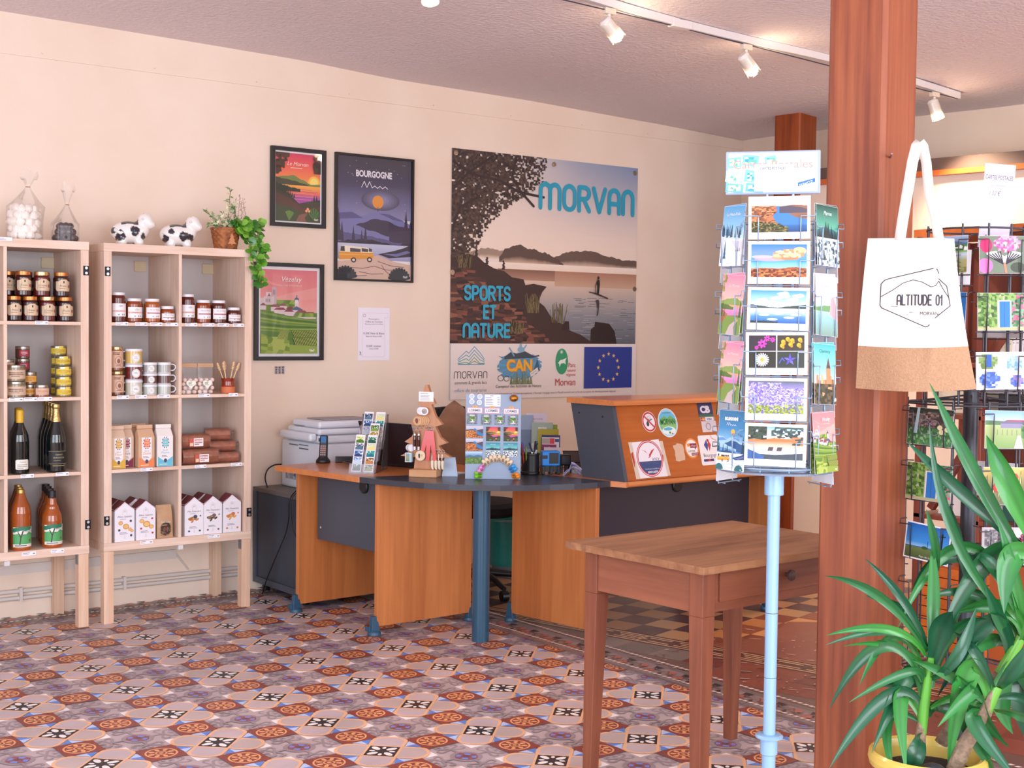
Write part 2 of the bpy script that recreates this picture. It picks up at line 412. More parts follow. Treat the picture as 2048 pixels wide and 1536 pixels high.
# ------------------------------------------------------------------ floor of cement tiles
fm, fn_, fl_, fb_ = new_mat('cement_tiles')
at = fn_.new('ShaderNodeAttribute'); at.attribute_name = 'Col'
tc = fn_.new('ShaderNodeTexCoord'); z1 = fn_.new('ShaderNodeTexNoise'); z1.inputs['Scale'].default_value = 5; z1.inputs['Detail'].default_value = 8
fl_.new(tc.outputs['Object'], z1.inputs['Vector'])
rp = fn_.new('ShaderNodeMapRange'); rp.inputs['From Min'].default_value = .3; rp.inputs['From Max'].default_value = .7; rp.inputs['To Min'].default_value = 1.08; rp.inputs['To Max'].default_value = 1.32
fl_.new(z1.outputs['Fac'], rp.inputs['Value'])
mx = fn_.new('ShaderNodeMix'); mx.data_type = 'RGBA'; mx.blend_type = 'MULTIPLY'; mx.inputs[0].default_value = 1
fl_.new(at.outputs['Color'], mx.inputs[6]); fl_.new(rp.outputs[0], mx.inputs[7]); fl_.new(mx.outputs[2], fb_.inputs['Base Color'])
r3 = fn_.new('ShaderNodeMapRange'); r3.inputs['To Min'].default_value = .24; r3.inputs['To Max'].default_value = .48; fl_.new(z1.outputs['Fac'], r3.inputs['Value']); fl_.new(r3.outputs[0], fb_.inputs['Roughness'])
CS = .4079; OX, OY = .4681, -2.3849
cell = Flat()
def Tc(f): return [(x*CS, y*CS) for x, y in f]
W_, R_, G_ = 1/3, 1/6, '#94868b'
cell.poly(Tc([(-.5,-.5),(.5,-.5),(.5,.5),(-.5,.5)]), '#b3a2a5')
cell.poly(Tc([(-W_,-W_),(W_,-W_),(W_,W_),(-W_,W_)]), '#efe6e6')
# scroll work of the purple tile, drawn in each quarter round its corner
for qx in (-1, 1):
    for qy in (-1, 1):
        def Q(x, y): return ((qx*(.5 - x))*CS, (qy*(.5 - y))*CS)   # x,y measured from the purple centre
        def quarter(r0, r1, col, m=6, a0=0, a1=90):
            P = [Q(r1*cos(R(a0+(a1-a0)*i/m)), r1*sin(R(a0+(a1-a0)*i/m))) for i in range(m+1)] + [Q(r0*cos(R(a1-(a1-a0)*i/m)), r0*sin(R(a1-(a1-a0)*i/m))) for i in range(m+1)]
            if qx*qy < 0: P = P[::-1]
            cell.poly(P, col, True)
        cell.up(); quarter(0.001, .135, G_)
        for sw in (0, 1):
            S = (lambda x, y: Q(x, y)) if not sw else (lambda x, y: Q(y, x))
            path = [S(.1, .0)] + [S(.2, .0), S(.235, .012), S(.25, .05), S(.265, .085), S(.30, .10), S(.325, .085), S(.322, .062), S(.305, .06)]
            cell.stroke(path, .026*CS, G_, True)
            cell.stroke([S(.215, .02), S(.20, .06), S(.185, .095), S(.20, .125), S(.225, .13), S(.238, .115)], .022*CS, G_, True)
            cell.stroke([S(.285, .018), S(.315, .0)], .02*CS, G_, True)
        cell.up(); quarter(.001, .095, '#87505a')
        cell.up(); quarter(.045, .085, '#6f86cf', 3, 22, 68); cell.up(); quarter(.001, .032, '#6b4a4e', 3)
        cell.up()
        cell.stroke([Q(.088, 0), Q(.045, 0)], .03*CS, '#8b5560', True); cell.stroke([Q(0, .088), Q(0, .045)], .03*CS, '#8b5560', True)
# red tiles on each edge midpoint (half here, half in the neighbour)
for (dx, dy) in ((1, 0), (-1, 0), (0, 1), (0, -1)):
    def E_(x, y):   # x along the edge, y inwards
        return ((dx*(.5 - y) + (-dy)*x)*CS, (dy*(.5 - y) + dx*x)*CS)
    cell.up(); cell.poly([E_(-R_, 0), E_(-R_, R_), E_(R_, R_), E_(R_, 0)], '#84403a', True)
    def half(r0, r1, col, m=12):
        cell.poly([E_(r1*cos(pi - pi*i/m), r1*sin(pi*i/m)) for i in range(m+1)] + [E_(r0*cos(pi*i/m), r0*sin(pi*i/m)) for i in range(m+1)], col, True)
    cell.up(); half(.118, .134, '#e0a06e'); half(.036, .05, '#d99a6a'); half(.0005, .018, '#d99a6a')
    for k in range(8):
        a = pi*(k + .5)/8 if False else pi*k/4 + 0
    for k in range(5):
        a = pi*k/4; cx, cy = .082*cos(a), .082*sin(a)
        pts = []
        for i in range(8):
            th = 2*pi*i/8; u = .03*cos(th); v = .019*sin(th)*(1.15 if cos(th) > 0 else .8)
            x = cx + u*cos(a) - v*sin(a); y = max(0, cy + u*sin(a) + v*cos(a)); pts.append(E_(x, y))
        cell.poly(pts[::-1], '#e0a06e', True)
# lobes, blue wedges and black centre of the white tile (axes on the diagonals)
D = 2 ** -.5
def G(u, v): return ((u*D - v*D)*CS, (u*D + v*D)*CS)
def lobe(k, wid, ln, col):
    pts = [(.08, -wid)] + [(ln - .10 + .10*cos(t), wid*sin(t)) for t in [(-90 + 15*i)*pi/180 for i in range(13)]] + [(.08, wid)]
    ca, sa = [(1, 0), (0, 1), (-1, 0), (0, -1)][k]
    cell.poly([G(u*ca - v*sa, u*sa + v*ca) for u, v in pts], col, True)
cell.up()
for k in range(4):
    ca, sa = [(1, 0), (0, 1), (-1, 0), (0, -1)][k]
    W2 = lambda u, v: G(u*ca - v*sa, u*sa + v*ca)
    cell.poly([W2(.16, .16), W2(.165, .30), W2(.235, .235)], '#b4c6ea', True)
    cell.poly([W2(.16, .16), W2(.235, .235), W2(.30, .165)], '#5b82cc', True)
cell.up()
for k in range(4): lobe(k, .152, .40, '#e3b088')
cell.up()
for k in range(4): lobe(k, .125, .375, '#bcabb0' if k % 2 == 0 else '#b8a6a4')
cell.up(); B_ = .128
cell.poly([G(-B_-.02, -B_-.02), G(B_+.02, -B_-.02), G(B_+.02, B_+.02), G(-B_-.02, B_+.02)], '#e3b088')
cell.poly([G(-B_, -B_), G(B_, -B_), G(B_, B_), G(-B_, B_)], '#2a262c')
cell.up()
for k in range(4):
    a = pi*k/2
    for (rr, l_, w_, off) in ((.095, .052, .028, pi/4), (.085, .026, .017, 0)):
        A2 = a + off; cx, cy = rr*cos(A2), rr*sin(A2)
        cell.poly([G(cx + l_*cos(2*pi*i/10)*cos(A2) - w_*sin(2*pi*i/10)*sin(A2), cy + l_*cos(2*pi*i/10)*sin(A2) + w_*sin(2*pi*i/10)*cos(A2)) for i in range(10)], '#e9e4e2', True)
FL = MB(); QX = Matrix.Rotation(-pi/2, 4, 'X')   # flat art lies on the floor, facing up
def lay(fl, x, y, rz=0, z=0.0):
    st = len(FL.v); fl.into(FL, Matrix.Translation((x, y, z)) @ Matrix.Rotation(rz, 4, 'Z') @ QX)
cm = MB(); cell.into(cm, QX)
for i in range(-12, 3):
    for j in range(-13, 6):
        x, y = OX + i*CS, OY + j*CS
        if x > 1.29: continue
        FL.add([(p[0] + x, p[1] + y, p[2]) for p in cm.v], cm.f); FL.c[-len(cm.f):] = cm.c; FL.has = True
EX, EY = OX + 2.5*CS, OY + 5.5*CS          # pattern edges: 1.488, -.141
def border(L, seed):
    f = Flat(); r = random.Random(seed); w = .187
    f.rect(0, 0, L, w, '#93807f')
    def rope(y):
        f.rect(0, y, L, y + .022, '#3c2f33'); f.rect(0, y + .003, L, y + .019, '#e4d3cb'); f.up(); k = 0
        while k*.028 < L:
            x = k*.028; f.poly([(x, y+.004), (x+.012, y+.004), (x+.02, y+.018), (x+.008, y+.018)], '#7d3c3a', True); k += 1
    x = 0; f.up()
    while x < L:
        f.poly([(x, .045), (x+.05, .045), (x+.02, .085)], '#3a2d31', True); f.poly([(x+.10, .142), (x+.15, .142), (x+.12, .10)], '#3a2d31', True); f.l += 1
        for (px, py) in ((x+.055, .105), (x+.125, .075)):
            for q in range(5): f.ell(px + .014*cos(q*1.256), py + .014*sin(q*1.256), .012, .009, '#b0604e', 7, q*1.256, .25)
        f.stroke([(x, .10), (x+.03, .118), (x+.06, .08), (x+.1, .07), (x+.13, .11), (x+.17, .095)], .008, '#6b544f'); f.up()
        x += .17
    rope(.006); rope(w - .028); return f
lay(border(9.0, 1), EX, 0.0, -pi/2 , .0) if False else None
bf = border(8.9, 1); st = len(FL.v); bf.into(FL, Matrix(((0, 1, 0, EX), (-1, 0, 0, .0), (0, 0, 1, 0), (0, 0, 0, 1))) @ QX)
bf = border(6.2, 2); bf.into(FL, Matrix.Translation((EX - 6.2, EY, 0)) @ QX)
# second room: old plain tiles, meander strip, chequer and worn red patch, set askew
ta = R(-76); tv = Vector((cos(ta), sin(ta), 0)); nv = Vector((-sin(ta), cos(ta), 0)); O2 = Vector((1.83, -1.9, 0))
BX = EX + .187
FL.add([(BX, -8.8, 0), (4.75, -8.8, 0), (4.75, 0, 0), (BX, 0, 0)], [(0, 1, 2, 3)], '#6a5048')
M2 = Matrix(((tv.x, nv.x, 0, O2.x), (tv.y, nv.y, 0, O2.y), (0, 0, 1, .0004), (0, 0, 0, 1))) @ QX
old = Flat(); rr = random.Random(5)
for i in range(-12, 40):
    for j in range(-3, 1):
        t, n_ = i*.18, j*.18; P = O2 + tv*t + nv*n_
        if P.x < BX + .14 or P.y < -8.5 or P.y > -.2: continue
        g = t < .42
        c = rr.choice(['#75665f', '#6b5e59', '#7d6e66']) if g else rr.choice(['#7a4136', '#6f3a31', '#84493b'])
        old.rect(t+.002, n_-.178, t+.178, n_-.002, c, True)
old.l += 1
for i in range(-14, 30):
    for j in range(0, 18):
        t, n_ = i*.165 + .02, .157 + j*.165; P = O2 + tv*t + nv*n_
        if P.x < BX or P.x > 4.6 or P.y < -8.6 or P.y > -.15: continue
        dk = (i + j) % 2 == 0
        c = rr.choice(['#4b2f35', '#523338', '#46303a']) if dk else rr.choice(['#a57a55', '#99704f', '#b0865f'])
        if t > .22 + .1*j*.3: c = rr.choice(['#7d4030', '#8a4a36']) if dk else rr.choice(['#c2824e', '#b5794b', '#cc8f5c'])
        old.rect(t+.0015, n_+.0015, t+.1635, n_+.1635, c, True)
old.up()
old.rect(-2.4, 0, 6, .155, '#54302f'); old.up(); per = .33; k = -7
while k*per < 6:
    x = k*per; c = '#c09a72'; w = .013
    for y in (.022, .133): old.rect(x, y-w/2, x+per, y+w/2, c, True)
    for (a, b_) in (((x+.03, .05), (x+.15, .05)), ((x+.05, .078), (x+.2, .078)), ((x+.03, .106), (x+.16, .106)), ((x+.2, .106), (x+.32, .106)), ((x+.22, .05), (x+.33, .05))):
        old.rect(a[0], a[1]-w/2, b_[0], b_[1]+w/2, c, True)
    old.rect(x+.17-w/2, .022, x+.17+w/2, .133, c, True) ; k += 1
old.up()
old.poly([(.47, .165), (.60, .50), (.52, .86), (.75, 1.05), (1.4, 1.0), (2.6, 1.1), (5.5, 1.1), (5.5, .165)], '#8a5244')
old.l += 2
for (n_, A_, cs, s_) in ((170, (.36, .12, 2.6, .62), ['#b98a7c', '#a87668', '#c9a294'], 3), (110, (.30, -.32, 1.9, -.02), ['#a58c80', '#7a4a40', '#b79d90'], 4), (60, (.5, .5, 3, 1.0), ['#9a6556', '#7a4338'], 8)):
    q = random.Random(s_)
    for _ in range(n_):
        u = A_[0] + (A_[2]-A_[0])*q.random(); v = A_[1] + (A_[3]-A_[1])*q.random()
        old.ell(u, v, .004 + .035*q.random()**3, .003 + .010*q.random()**2, q.choice(cs), 7, q.random()*.6, .4)
old.eps = 3e-5
old.into(FL, M2)
FL.build('floor', fm, kind='structure')
# pipes and conduit along the wall base
PIPE = mat('painted_pipe', '#d6cdc6', .5)
b = MB()
for z in (.098, .132): b.tube([(XL, -.014, z), (.9, -.014, z)], .011, 8)
for i in range(9): b.box((-3.4 + i*.52, -.03, .085), (-3.385 + i*.52, 0, .15))
b.box((XL, -.012, .215), (.53, 0, .262)); b.tube([(.53, -.006, .24), (.60, -.006, .15)], .004, 6)
b.build('trim_4', PIPE, kind='structure')
# ------------------------------------------------------------------ shelf units
OAKX = wood('pale_oak_x', '#ecd2bf', '#d9b8a2', axis=0, rough=.5, fine=80, coarse=6, bump=.03)
OAKZ = wood('pale_oak_z', '#ecd2bf', '#d9b8a2', axis=2, rough=.5, fine=80, coarse=6, bump=.03)
PINE = wood('pine_leg', '#eac9ae', '#d8ae90', axis=2, rough=.5, fine=50, coarse=5, bump=.03)
BACKP = mat('shelf_back_board', '#cdc4c2', .5, var=.04, scale=3)
BLKM = mat('black_metal', '#1c1a20', .35, .6); STEEL = mat('bright_steel', '#c9c9cc', .3, .9); ZINC = mat('zinc', '#8e959b', .35, .8)
PAPW = mat('white_paper', '#f1eef2', .7)
SW, SH, SD, LEG, TB, TS = .767, 1.465, .39, .350, .039, .016
def shelf_unit(x, label, hinges, tags_):
    t = thing('shelf_unit', label, 'shelf', (x, -.004, 0), 0, None)
    B = lambda n, a, b, m, bv=.0015: MB().box(a, b).build(n, m, t, bevel=bv)
    z0, z1 = LEG, LEG + SH
    B('top_board', (0, -SD, z1-TB), (SW, 0, z1), OAKX); B('bottom_board', (0, -SD, z0), (SW, 0, z0+TB), OAKX)
    B('side_panel', (0.001, -SD+.001, z0+TB), (TB, -.001, z1-TB), OAKZ); B('side_panel', (SW-TB, -SD+.001, z0+TB), (SW-.001, -.001, z1-TB), OAKZ)
    hh = (SH - 2*TB - 3*TS)/4
    for k in range(4):
        a = z0 + TB + k*(hh + TS)
        B('divider', (SW/2-TS/2, -SD+.002, a), (SW/2+TS/2, -.012, a+hh), OAKZ, .001)
        if k: B('shelf_board', (TB, -SD+.002, a-TS), (SW-TB, -.012, a), OAKX, .001)
    MB().box((TB-.002, -.010, z0+TB-.002), (SW-TB+.002, -.004, z1-TB+.002)).build('back_panel', BACKP, t)
    for lx in (0.002, SW-.05):
        for ly in (-SD+.002, -.052):
            B('leg', (lx, ly, 0), (lx+.048, ly+.048, z0-.0005), PINE, .002)
    for lx, s in ((.051, 1), (SW-.0505, -1)):
        MB().box((lx, -SD+.012, z0-.05), (lx+s*.002 if s > 0 else lx, -SD+.04, z0-.001)).build('leg_bracket', ZINC, t) if s > 0 else MB().box((lx-.003, -SD+.008, z0-.05), (lx-.0005, -SD+.036, z0-.001)).build('leg_bracket', ZINC, t)
    MB().box((SW/2-.008, -SD-.001, z0-.024), (SW/2+.018, -SD+.022, z0-.0005)).build('cable_clip', mat('clear_plastic_clip', '#d8d4d4', .2), t, bevel=.003)
    for cx in (SW/2 - .085, SW - .10):
        MB().box((cx, -.018, z1-.115), (cx+.062, -.0105, z1-.062)).build('wall_pad', mat('beige_pad', '#d9c7a8', .6), t, bevel=.002)
    for hx, hz in hinges:
        b = MB(); b.box((hx-.013, -SD-.004, hz-.022), (hx+.013, -SD+.001, hz+.022)); p = b.build('hinge_plate', BLKM, t, bevel=.001)
        b = MB()
        for dz in (-.012, .012): b.lathe([(0, 0), (.007, 0), (.006, .003), (0, .004)], n=10)
        q = MB()
        for dz in (-.012, .012): q.tube([(hx, -SD-.0035, hz+dz), (hx, -SD-.0065, hz+dz)], .0065, 10)
        q.build('screw', STEEL, p)
    for k, (a, b_, z) in enumerate(tags_):
        f = Flat(3.5e-5); w = b_-a; f.rect(a, z-.0085, b_, z+.0085, '#f3f0f6')
        f.lines(a+.004, a+w*.62, [z+.0035], .0022, '#6b6672', k); f.lines(a+.004, a+w*.5, [z-.003], .0018, '#8a8590', k+9); f.rect(b_-.014, z-.002, b_-.004, z+.0015, '#55505c')
        f.build('price_tag', PRINT, t, (0, -SD-.0006, 0))
    return t
tg = [(.057,.119,1.435),(.153,.214,1.435),(.228,.290,1.435),(.307,.369,1.435),(.409,.470,1.435),(.499,.562,1.435),(.579,.640,1.435),(.661,.721,1.435),
      (.063,.124,1.085),(.152,.213,1.085),(.266,.329,1.085),(.477,.539,1.085),(.640,.690,1.085),(.181,.242,.733),(.460,.522,.733),(.653,.715,.733),(.179,.243,.379),(.530,.596,.379)]
shelf_unit(0, 'pale oak cube shelf on pine legs topped by the two spotted cows', [(.018, 1.681), (.014, .498), (.755, .486)], tg)
xo = -.837
tg2 = [(.515,.576,1.435),(.397,.461,1.085),(.464,.526,1.085),(.529,.593,1.085),(.448,.509,.733),(.609,.671,.733),(.454,.517,.375),(.586,.648,.375)]
shelf_unit(xo, 'pale oak cube shelf on pine legs holding the wine and cider bottles', [(.752, 1.681), (.765-.005, .488)], tg2)
Zs = [.7415, 1.0935, 1.4455]; Z0 = .3895; ZT = 1.8155
ZB = [LEG + TB + k*((SH - 2*TB - 3*TS)/4 + TS) for k in range(4)]   # top of each board, bottom to top
# ------------------------------------------------------------------ jars, bottles
def slab(pts, a, b):
    """part of a polygon between x=a and x=b"""
    for (k, sg) in ((a, 1), (b, -1)):
        out = []
        for p, q in zip(pts, pts[1:] + pts[:1]):
            dp, dq = sg*(p[0]-k), sg*(q[0]-k)
            if dp >= 0: out.append(p)
            if dp*dq < 0: t = dp/(dp-dq); out.append((k, p[1] + (q[1]-p[1])*t))
        pts = out
        if len(pts) < 3: return []
    return pts
def wrap(f, mb, r, z0, seg=.006):
    for pts, fs, col, l in f.p:
        rr = r + l*f.eps; x0, x1 = min(p[0] for p in pts), max(p[0] for p in pts)
        pieces = []
        if len(fs) == 1 and x1-x0 > seg and not isinstance(col, list):
            n = max(2, int((x1-x0)/seg) + 1)
            for i in range(n):
                q = slab(list(pts), x0+(x1-x0)*i/n, x0+(x1-x0)*(i+1)/n)
                if q: pieces.append((q, [tuple(range(len(q)))]))
        else: pieces = [(pts, fs)]
        for P, F in pieces: mb.add([(rr*sin(x/r), -rr*cos(x/r), z0 + y) for x, y in P], F, col)
    return mb
_proto = {}
def jar_proto(key, name, r, h, body, lid, lidh, lab, neck=.0, lidr=1.0, labw=None, labz=.2, labh=.55, base=None):
    """jar: glass full of something, lid, wrapped label"""
    t = thing(name, 'jar', 'jar')
    hb = h - lidh
    b = MB()
    if neck: prof = [(r*.86, 0), (r, .006), (r, hb-neck*1.6), (r*.86, hb-neck*.4), (r*.84, hb)]
    else: prof = [(r*.90, 0), (r, .004), (r, hb-.003), (r*.95, hb)]
    if base: cols = [base] + [body]*(len(prof)-2)
    else: cols = [body]*(len(prof)-1)
    b.lathe(prof, n=20, cols=cols); b.build('glass', GLOSSJAR, t)
    q = MB(); lr = r*lidr*(.9 if neck else 1.0); q.lathe([(lr*.99, hb-.002), (lr, hb+.001), (lr, h-.002), (lr*.94, h)], n=20); q.build('lid', lid, t)
    if lab:
        f = Flat(3.5e-5); lab(f, r); m = MB(); wrap(f, m, r + .0006, 0); m.build('label', PRINT, t)
    return t
def place(proto, loc, label, rz=0, group=None):
    if not proto.get('used'):
        proto['used'] = 1; proto.location = loc; proto.rotation_euler = (0, 0, rz); proto['label'] = label
        if group: proto['group'] = group
        del proto['used']; _proto[proto.name] = 1; return proto
def put(key, make, loc, label, rz=0, group=None):
    if key not in _proto:
        _proto[key] = make(); o = _proto[key]; o.location = loc; o.rotation_euler = (0, 0, rz); o['label'] = label
        if group: o['group'] = group
        return o
    return dup(_proto[key], loc, rz, label, group)
LCOP = mat('copper_lid', '#c07a45', .3, .7); LGOLD = mat('gold_lid', '#cdb07c', .25, .8); LWHT = mat('white_lid', '#e6e4ea', .3); LSIL = mat('silver_lid', '#a9a59a', .3, .85)
def jam_label(word, fruit):
    def L(f, r):
        z0, z1 = .024, .082; w = r*1.05
        f.rect(-w-.012, z0+.012, w+.012, z1-.012, '#3b2a26'); 
        f.poly([(-w, z0+.008), (-w+.006, z0), (w-.006, z0), (w, z0+.008), (w, z1-.010), (w*.6, z1-.008), (w*.35, z1), (-w*.35, z1), (-w*.6, z1-.008), (-w, z1-.010)], '#6b4a3a')
        f.poly([(-w+.002, z0+.009), (-w+.007, z0+.002), (w-.007, z0+.002), (w-.002, z0+.009), (w-.002, z1-.012), (w*.58, z1-.010), (w*.33, z1-.002), (-w*.33, z1-.002), (-w*.58, z1-.010), (-w+.002, z1-.012)], '#d8bfa0')
        f.ell(0, z1-.014, .0035, .006, '#4a3730'); f.text(word, -.004, z0+.022, .009, '#4a3128', slant=.25); f.lines(-.02, .02, [z0+.015], .0018, '#7a5d4c')
        f.ell(w-.011, z0+.024, .006, .008, fruit)
    return L
JAM = [('Mûre', '#4a4a40', '#2a1114', LCOP), ('Fraise', '#a8392e', '#3a1213', LCOP), ('Griotte', '#b0503e', '#5a1416', LGOLD), ('Prune', '#9a4a3c', '#301216', LCOP)]
SY = -.394
jx_t = [-.4065, -.359, -.276, -.184]; jx_b = [-.403, -.329, -.250, -.166]
names = ['blackberry', 'strawberry', 'sour cherry', 'plum']
for k in range(4):
    for (xs, z, row) in ((jx_b, ZB[3], 'lower'), (jx_t, ZB[3] + .1145, 'upper')):
        w, fr, body, lid = JAM[k]
        put('jam%d' % k, lambda: jar_proto('', 'jam_jar', .0365, .114, body, lid, .016, jam_label(w, fr), neck=.008), (xs[k], SY + (.118 if (row == 'upper' and k == 0) else .050), z + .0004), 'jar of %s jam with cream label, %s row of the jam stack' % (names[k], row), rnd.uniform(-.1, .1), 'stacked jam jars')
for k, (x, row, z) in enumerate([(-.325, 'upper', .1149), (-.405, 'lower', .0004), (-.325, 'lower', .0004), (-.245, 'lower', .0004), (-.165, 'lower', .0004), (-.245, 'upper', .1149)]):
    put('jam%d' % (k % 4), None, (x, SY + .132, ZB[3] + z), 'jam jar half hidden behind the front jars of the jam stack', 0, 'jam jars in the second row')
def honey_label(big, word):
    def L(f, r):
        z0 = .028 if big == 2 else (.022 if big else .014); z1 = z0 + (.062 if big == 2 else (.052 if big else .032)); w = r*1.15
        f.rect(-w, z0, w, z1, '#f0ebee')
        if big == 2 or word == 'flower':
            f.ring(0, z1-.012, .006, .004, .0012, '#8a8a86', 10); f.script(-.012, z1-.016, .024, .008, '#77736f', .0008, 3)
            f.rect(-w, z0+.022, w, z0+.029, '#e7b8ae'); f.lines(-.024, .024, [z0+.0255], .004, '#c98a80')
        else:
            f.text('Miel du Morvan', 0, z1-.014 if big else z1-.010, .0065, '#b0506a', w=.05, slant=.2); f.rect(-w*.85, z0+(.022 if big else .010), w*.85, z0+(.027 if big else .013), '#a84c62')
        for x in (-.012, .006, .017): f.rect(x, z0+.006, x+.006, z0+.011, '#4fa07a', True)
    return L
def honey(x, z, k, tint, word, label, y=.05):
    r, h = [(.036, .082), (.0385, .116), (.036, .143)][k]
    put('hon%d%s%s' % (k, tint, word), lambda: jar_proto('', 'honey_jar', r, h, {'d': '#5a1f14', 'm': '#8e3f17', 'l': '#a8541c'}[tint], LWHT, .012, honey_label(k, word), neck=.010), (x, SY + y, z), label, 0, 'honey jars')
zh = ZB[3] + .0004
honey(.088, zh, 2, 'd', 'flower', 'tallest honey jar in the cube under the first spotted cow')
honey(.167, zh, 1, 'm', 'flower', 'medium honey jar with pale orange band and flower drawing, beside the tallest jar')
honey(.258, zh, 1, 'l', 'pink', 'medium amber honey jar with pink lettering, between two others under the cow')
honey(.335, zh, 0, 'm', 'pink', 'smallest honey jar at the divider, under the first spotted cow')
honey(.441, zh, 2, 'd', 'flower', 'tallest dark honey jar in the cube below the ivy basket')
honey(.523, zh, 1, 'm', 'pink', 'medium honey jar standing next to the tallest one, below the ivy basket')
honey(.606, zh, 1, 'd', 'pink', 'medium dark honey jar beside the smallest one, below the ivy basket')
honey(.688, zh, 0, 'd', 'pink', 'smallest honey jar at the side panel, below the ivy basket')
honey(.205, zh, 1, 'l', 'flower', 'amber honey jar in the back row, seen between two front jars', .13)
honey(.57, zh, 1, 'l', 'flower', 'honey jar in the back row, between the two medium front jars', .13)
# pate and terrine jars
def plain_label(bg, ink, h, w=1.2, z0=.012, chip=None):
    def L(f, r):
        W = r*w; f.rect(-W, z0, W, z0+h, bg); f.lines(-W*.7, W*.7, [z0+h*.68, z0+h*.48], h*.10, ink, 5); f.lines(-W*.5, W*.5, [z0+h*.28], h*.06, ink, 8)
        if chip: f.rect(-W*.1, z0+h-.004, W*.35, z0+h+.010, chip)
    return L
def pate(kind, x, z, y, label):
    P = {'big': (.045, .0745, '#8c7a5e', LSIL, plain_label('#d5b8a0', '#6d5142', .040, 1.3)), 'red': (.0325, .058, '#5f4034', LSIL, plain_label('#a8324a', '#e8c7c4', .028, .8)),
         'yel': (.035, .0465, '#8f8352', LSIL, plain_label('#e6c544', '#8a7426', .026, 1.4, .010, '#ecd05a')), 'org': (.0315, .0575, '#7b5238', LSIL, plain_label('#e0a548', '#7d5222', .028, 1.1)), 'pnk': (.0325, .0575, '#a0624a', LSIL, plain_label('#d9b4a2', '#b98a3c', .030, 1.2))}[kind]
    put('pate' + kind, lambda: jar_proto('', 'terrine_jar', P[0], P[1], P[2], P[3], .011, P[4]), (x, SY + y, z), label, rnd.uniform(-.15, .15), 'stacked terrine jars')
z = ZB[2] + .0004
pate('big', -.390, z, .062, 'wide terrine jar with beige label, lower of the stacked pair by the divider')
pate('big', -.393, z + .0752, .062, 'wide terrine jar with beige label, upper of the stacked pair by the divider')
pate('org', -.315, z + .0579, .100, 'small jar with orange label stacked beside the wide terrine jars')
pate('org', -.315, z, .100, 'small jar with orange label at the bottom beside the wide terrine jars')
pate('pnk', -.276, z, .050, 'small jar with pinkish beige label in front at the bottom of the stack')
for k in range(4): pate('red' if k > 1 else 'org', -.326, z + .0585*k, .167, 'small jar with %s label, number %s up in the back column' % (['orange', 'orange', 'dark red', 'dark red'][k], ['one', 'two', 'three', 'four'][k]))
for k, nm in enumerate(['bottom', 'second', 'third']): pate('yel', -.172, z + .0471*k, .058, 'yellow labelled jar, %s of the front column by the side panel' % nm)
for k in range(4): pate('yel', -.150, z + .0471*k, .131, 'yellow labelled jar, %s layer of the column behind the front one' % ['bottom', 'second', 'third', 'fourth'][k])
for k in range(5): pate('yel', -.146, z + .0471*k, .204, 'yellow labelled jar, %s layer of the rearmost yellow column' % ['bottom', 'second', 'third', 'fourth', 'topmost'][k])
for k in range(3): pate('pnk', -.402, z + .0579*k, .158, 'pinkish beige jar behind the wide terrine jars, layer %s' % ['one', 'two', 'three'][k])
# nut pastes and glass mugs
def paste_label(f, r):
    f.rect(-r*1.25, .016, r*1.25, .098, '#d3ac92'); f.lines(-.026, .026, [.088, .081], .005, '#6a3d2e', 4); f.ring(0, .05, .017, .020, .002, '#7a4634', 16); f.ell(0, .048, .008, .011, '#8a5844'); f.lines(-.014, .014, [.026], .003, '#7a4634', 6)
for k, nm in enumerate(['lower', 'upper']): put('paste', lambda: jar_proto('', 'spread_jar', .0325, .117, '#7b4a32', LGOLD, .013, paste_label, neck=.008), (.083 - .004*k, SY + .05, z + .1176*k), 'tall jar of brown nut spread, %s of the pair beside the glass mugs' % nm, 0, 'nut spread jars')
MUGG = mat('mug_glass', '#d9d6dc', .08, coat=.5)
def mug_proto(r, h, body, key):
    def mk():
        t = thing('glass_mug', 'mug', 'mug')
        b = MB(); b.lathe([(r*.96, 0), (r, .004), (r, h*.30), (r, h-.013), (r, h-.0125)], n=20, cols=['#d6d2d4', body, body, '#e2e0e6']); b.build('glass', GLOSSJAR, t)
        MB().lathe([(r*1.02, h-.0125), (r*1.03, h-.010), (r*1.02, h-.001), (r*.95, h-.0002)], n=20).build('lid', LWHT, t)
        a = [(r*.98*cos(pi) - .0, 0, h*.78)]
        MB().tube([(-r*.97, 0, h*.80), (-r-.012, 0, h*.80), (-r-.021, 0, h*.66), (-r-.021, 0, h*.42), (-r-.012, 0, h*.24), (-r*.97, 0, h*.22)], .0035, 8).build('handle', MUGG, t)
        f = Flat(3.5e-5); q = min(.021, h*.31); f.ell(.006, h*.42, q, q, '#efece9', 18); f.ring(.006, h*.42, q*.85, q*.85, .0012, '#8b8f86', 18); f.lines(.006-q*.5, .006+q*.5, [h*.42+.004, h*.42-.002], .002, '#8a8c84')
        m = MB(); wrap(f, m, r + .0006, 0); m.build('label', PRINT, t); return t
    return mk
cols_ = [('#c6bfae', 'pale'), ('#6d2420', 'dark red'), ('#cfae62', 'golden')]
for k in range(3): put('mugL%d' % k, mug_proto(.0415, .0745, cols_[k][0], k), (.168, SY + .056, z + .0752*k), 'large lidded glass mug with %s filling in the tall stack' % cols_[k][1], -.2, 'stacked glass mugs')
for k in range(3): dup(_proto['mugL%d' % ((k+1) % 3)], (.182, SY + .158, z + .0752*k), .3, 'large lidded glass mug, layer %s of the tall stack at the back' % ['one', 'two', 'three'][k], 'stacked glass mugs')
sm = [('#b9bcb2', 'pale'), ('#6a4a44', 'brown'), ('#a8a6a0', 'grey')]
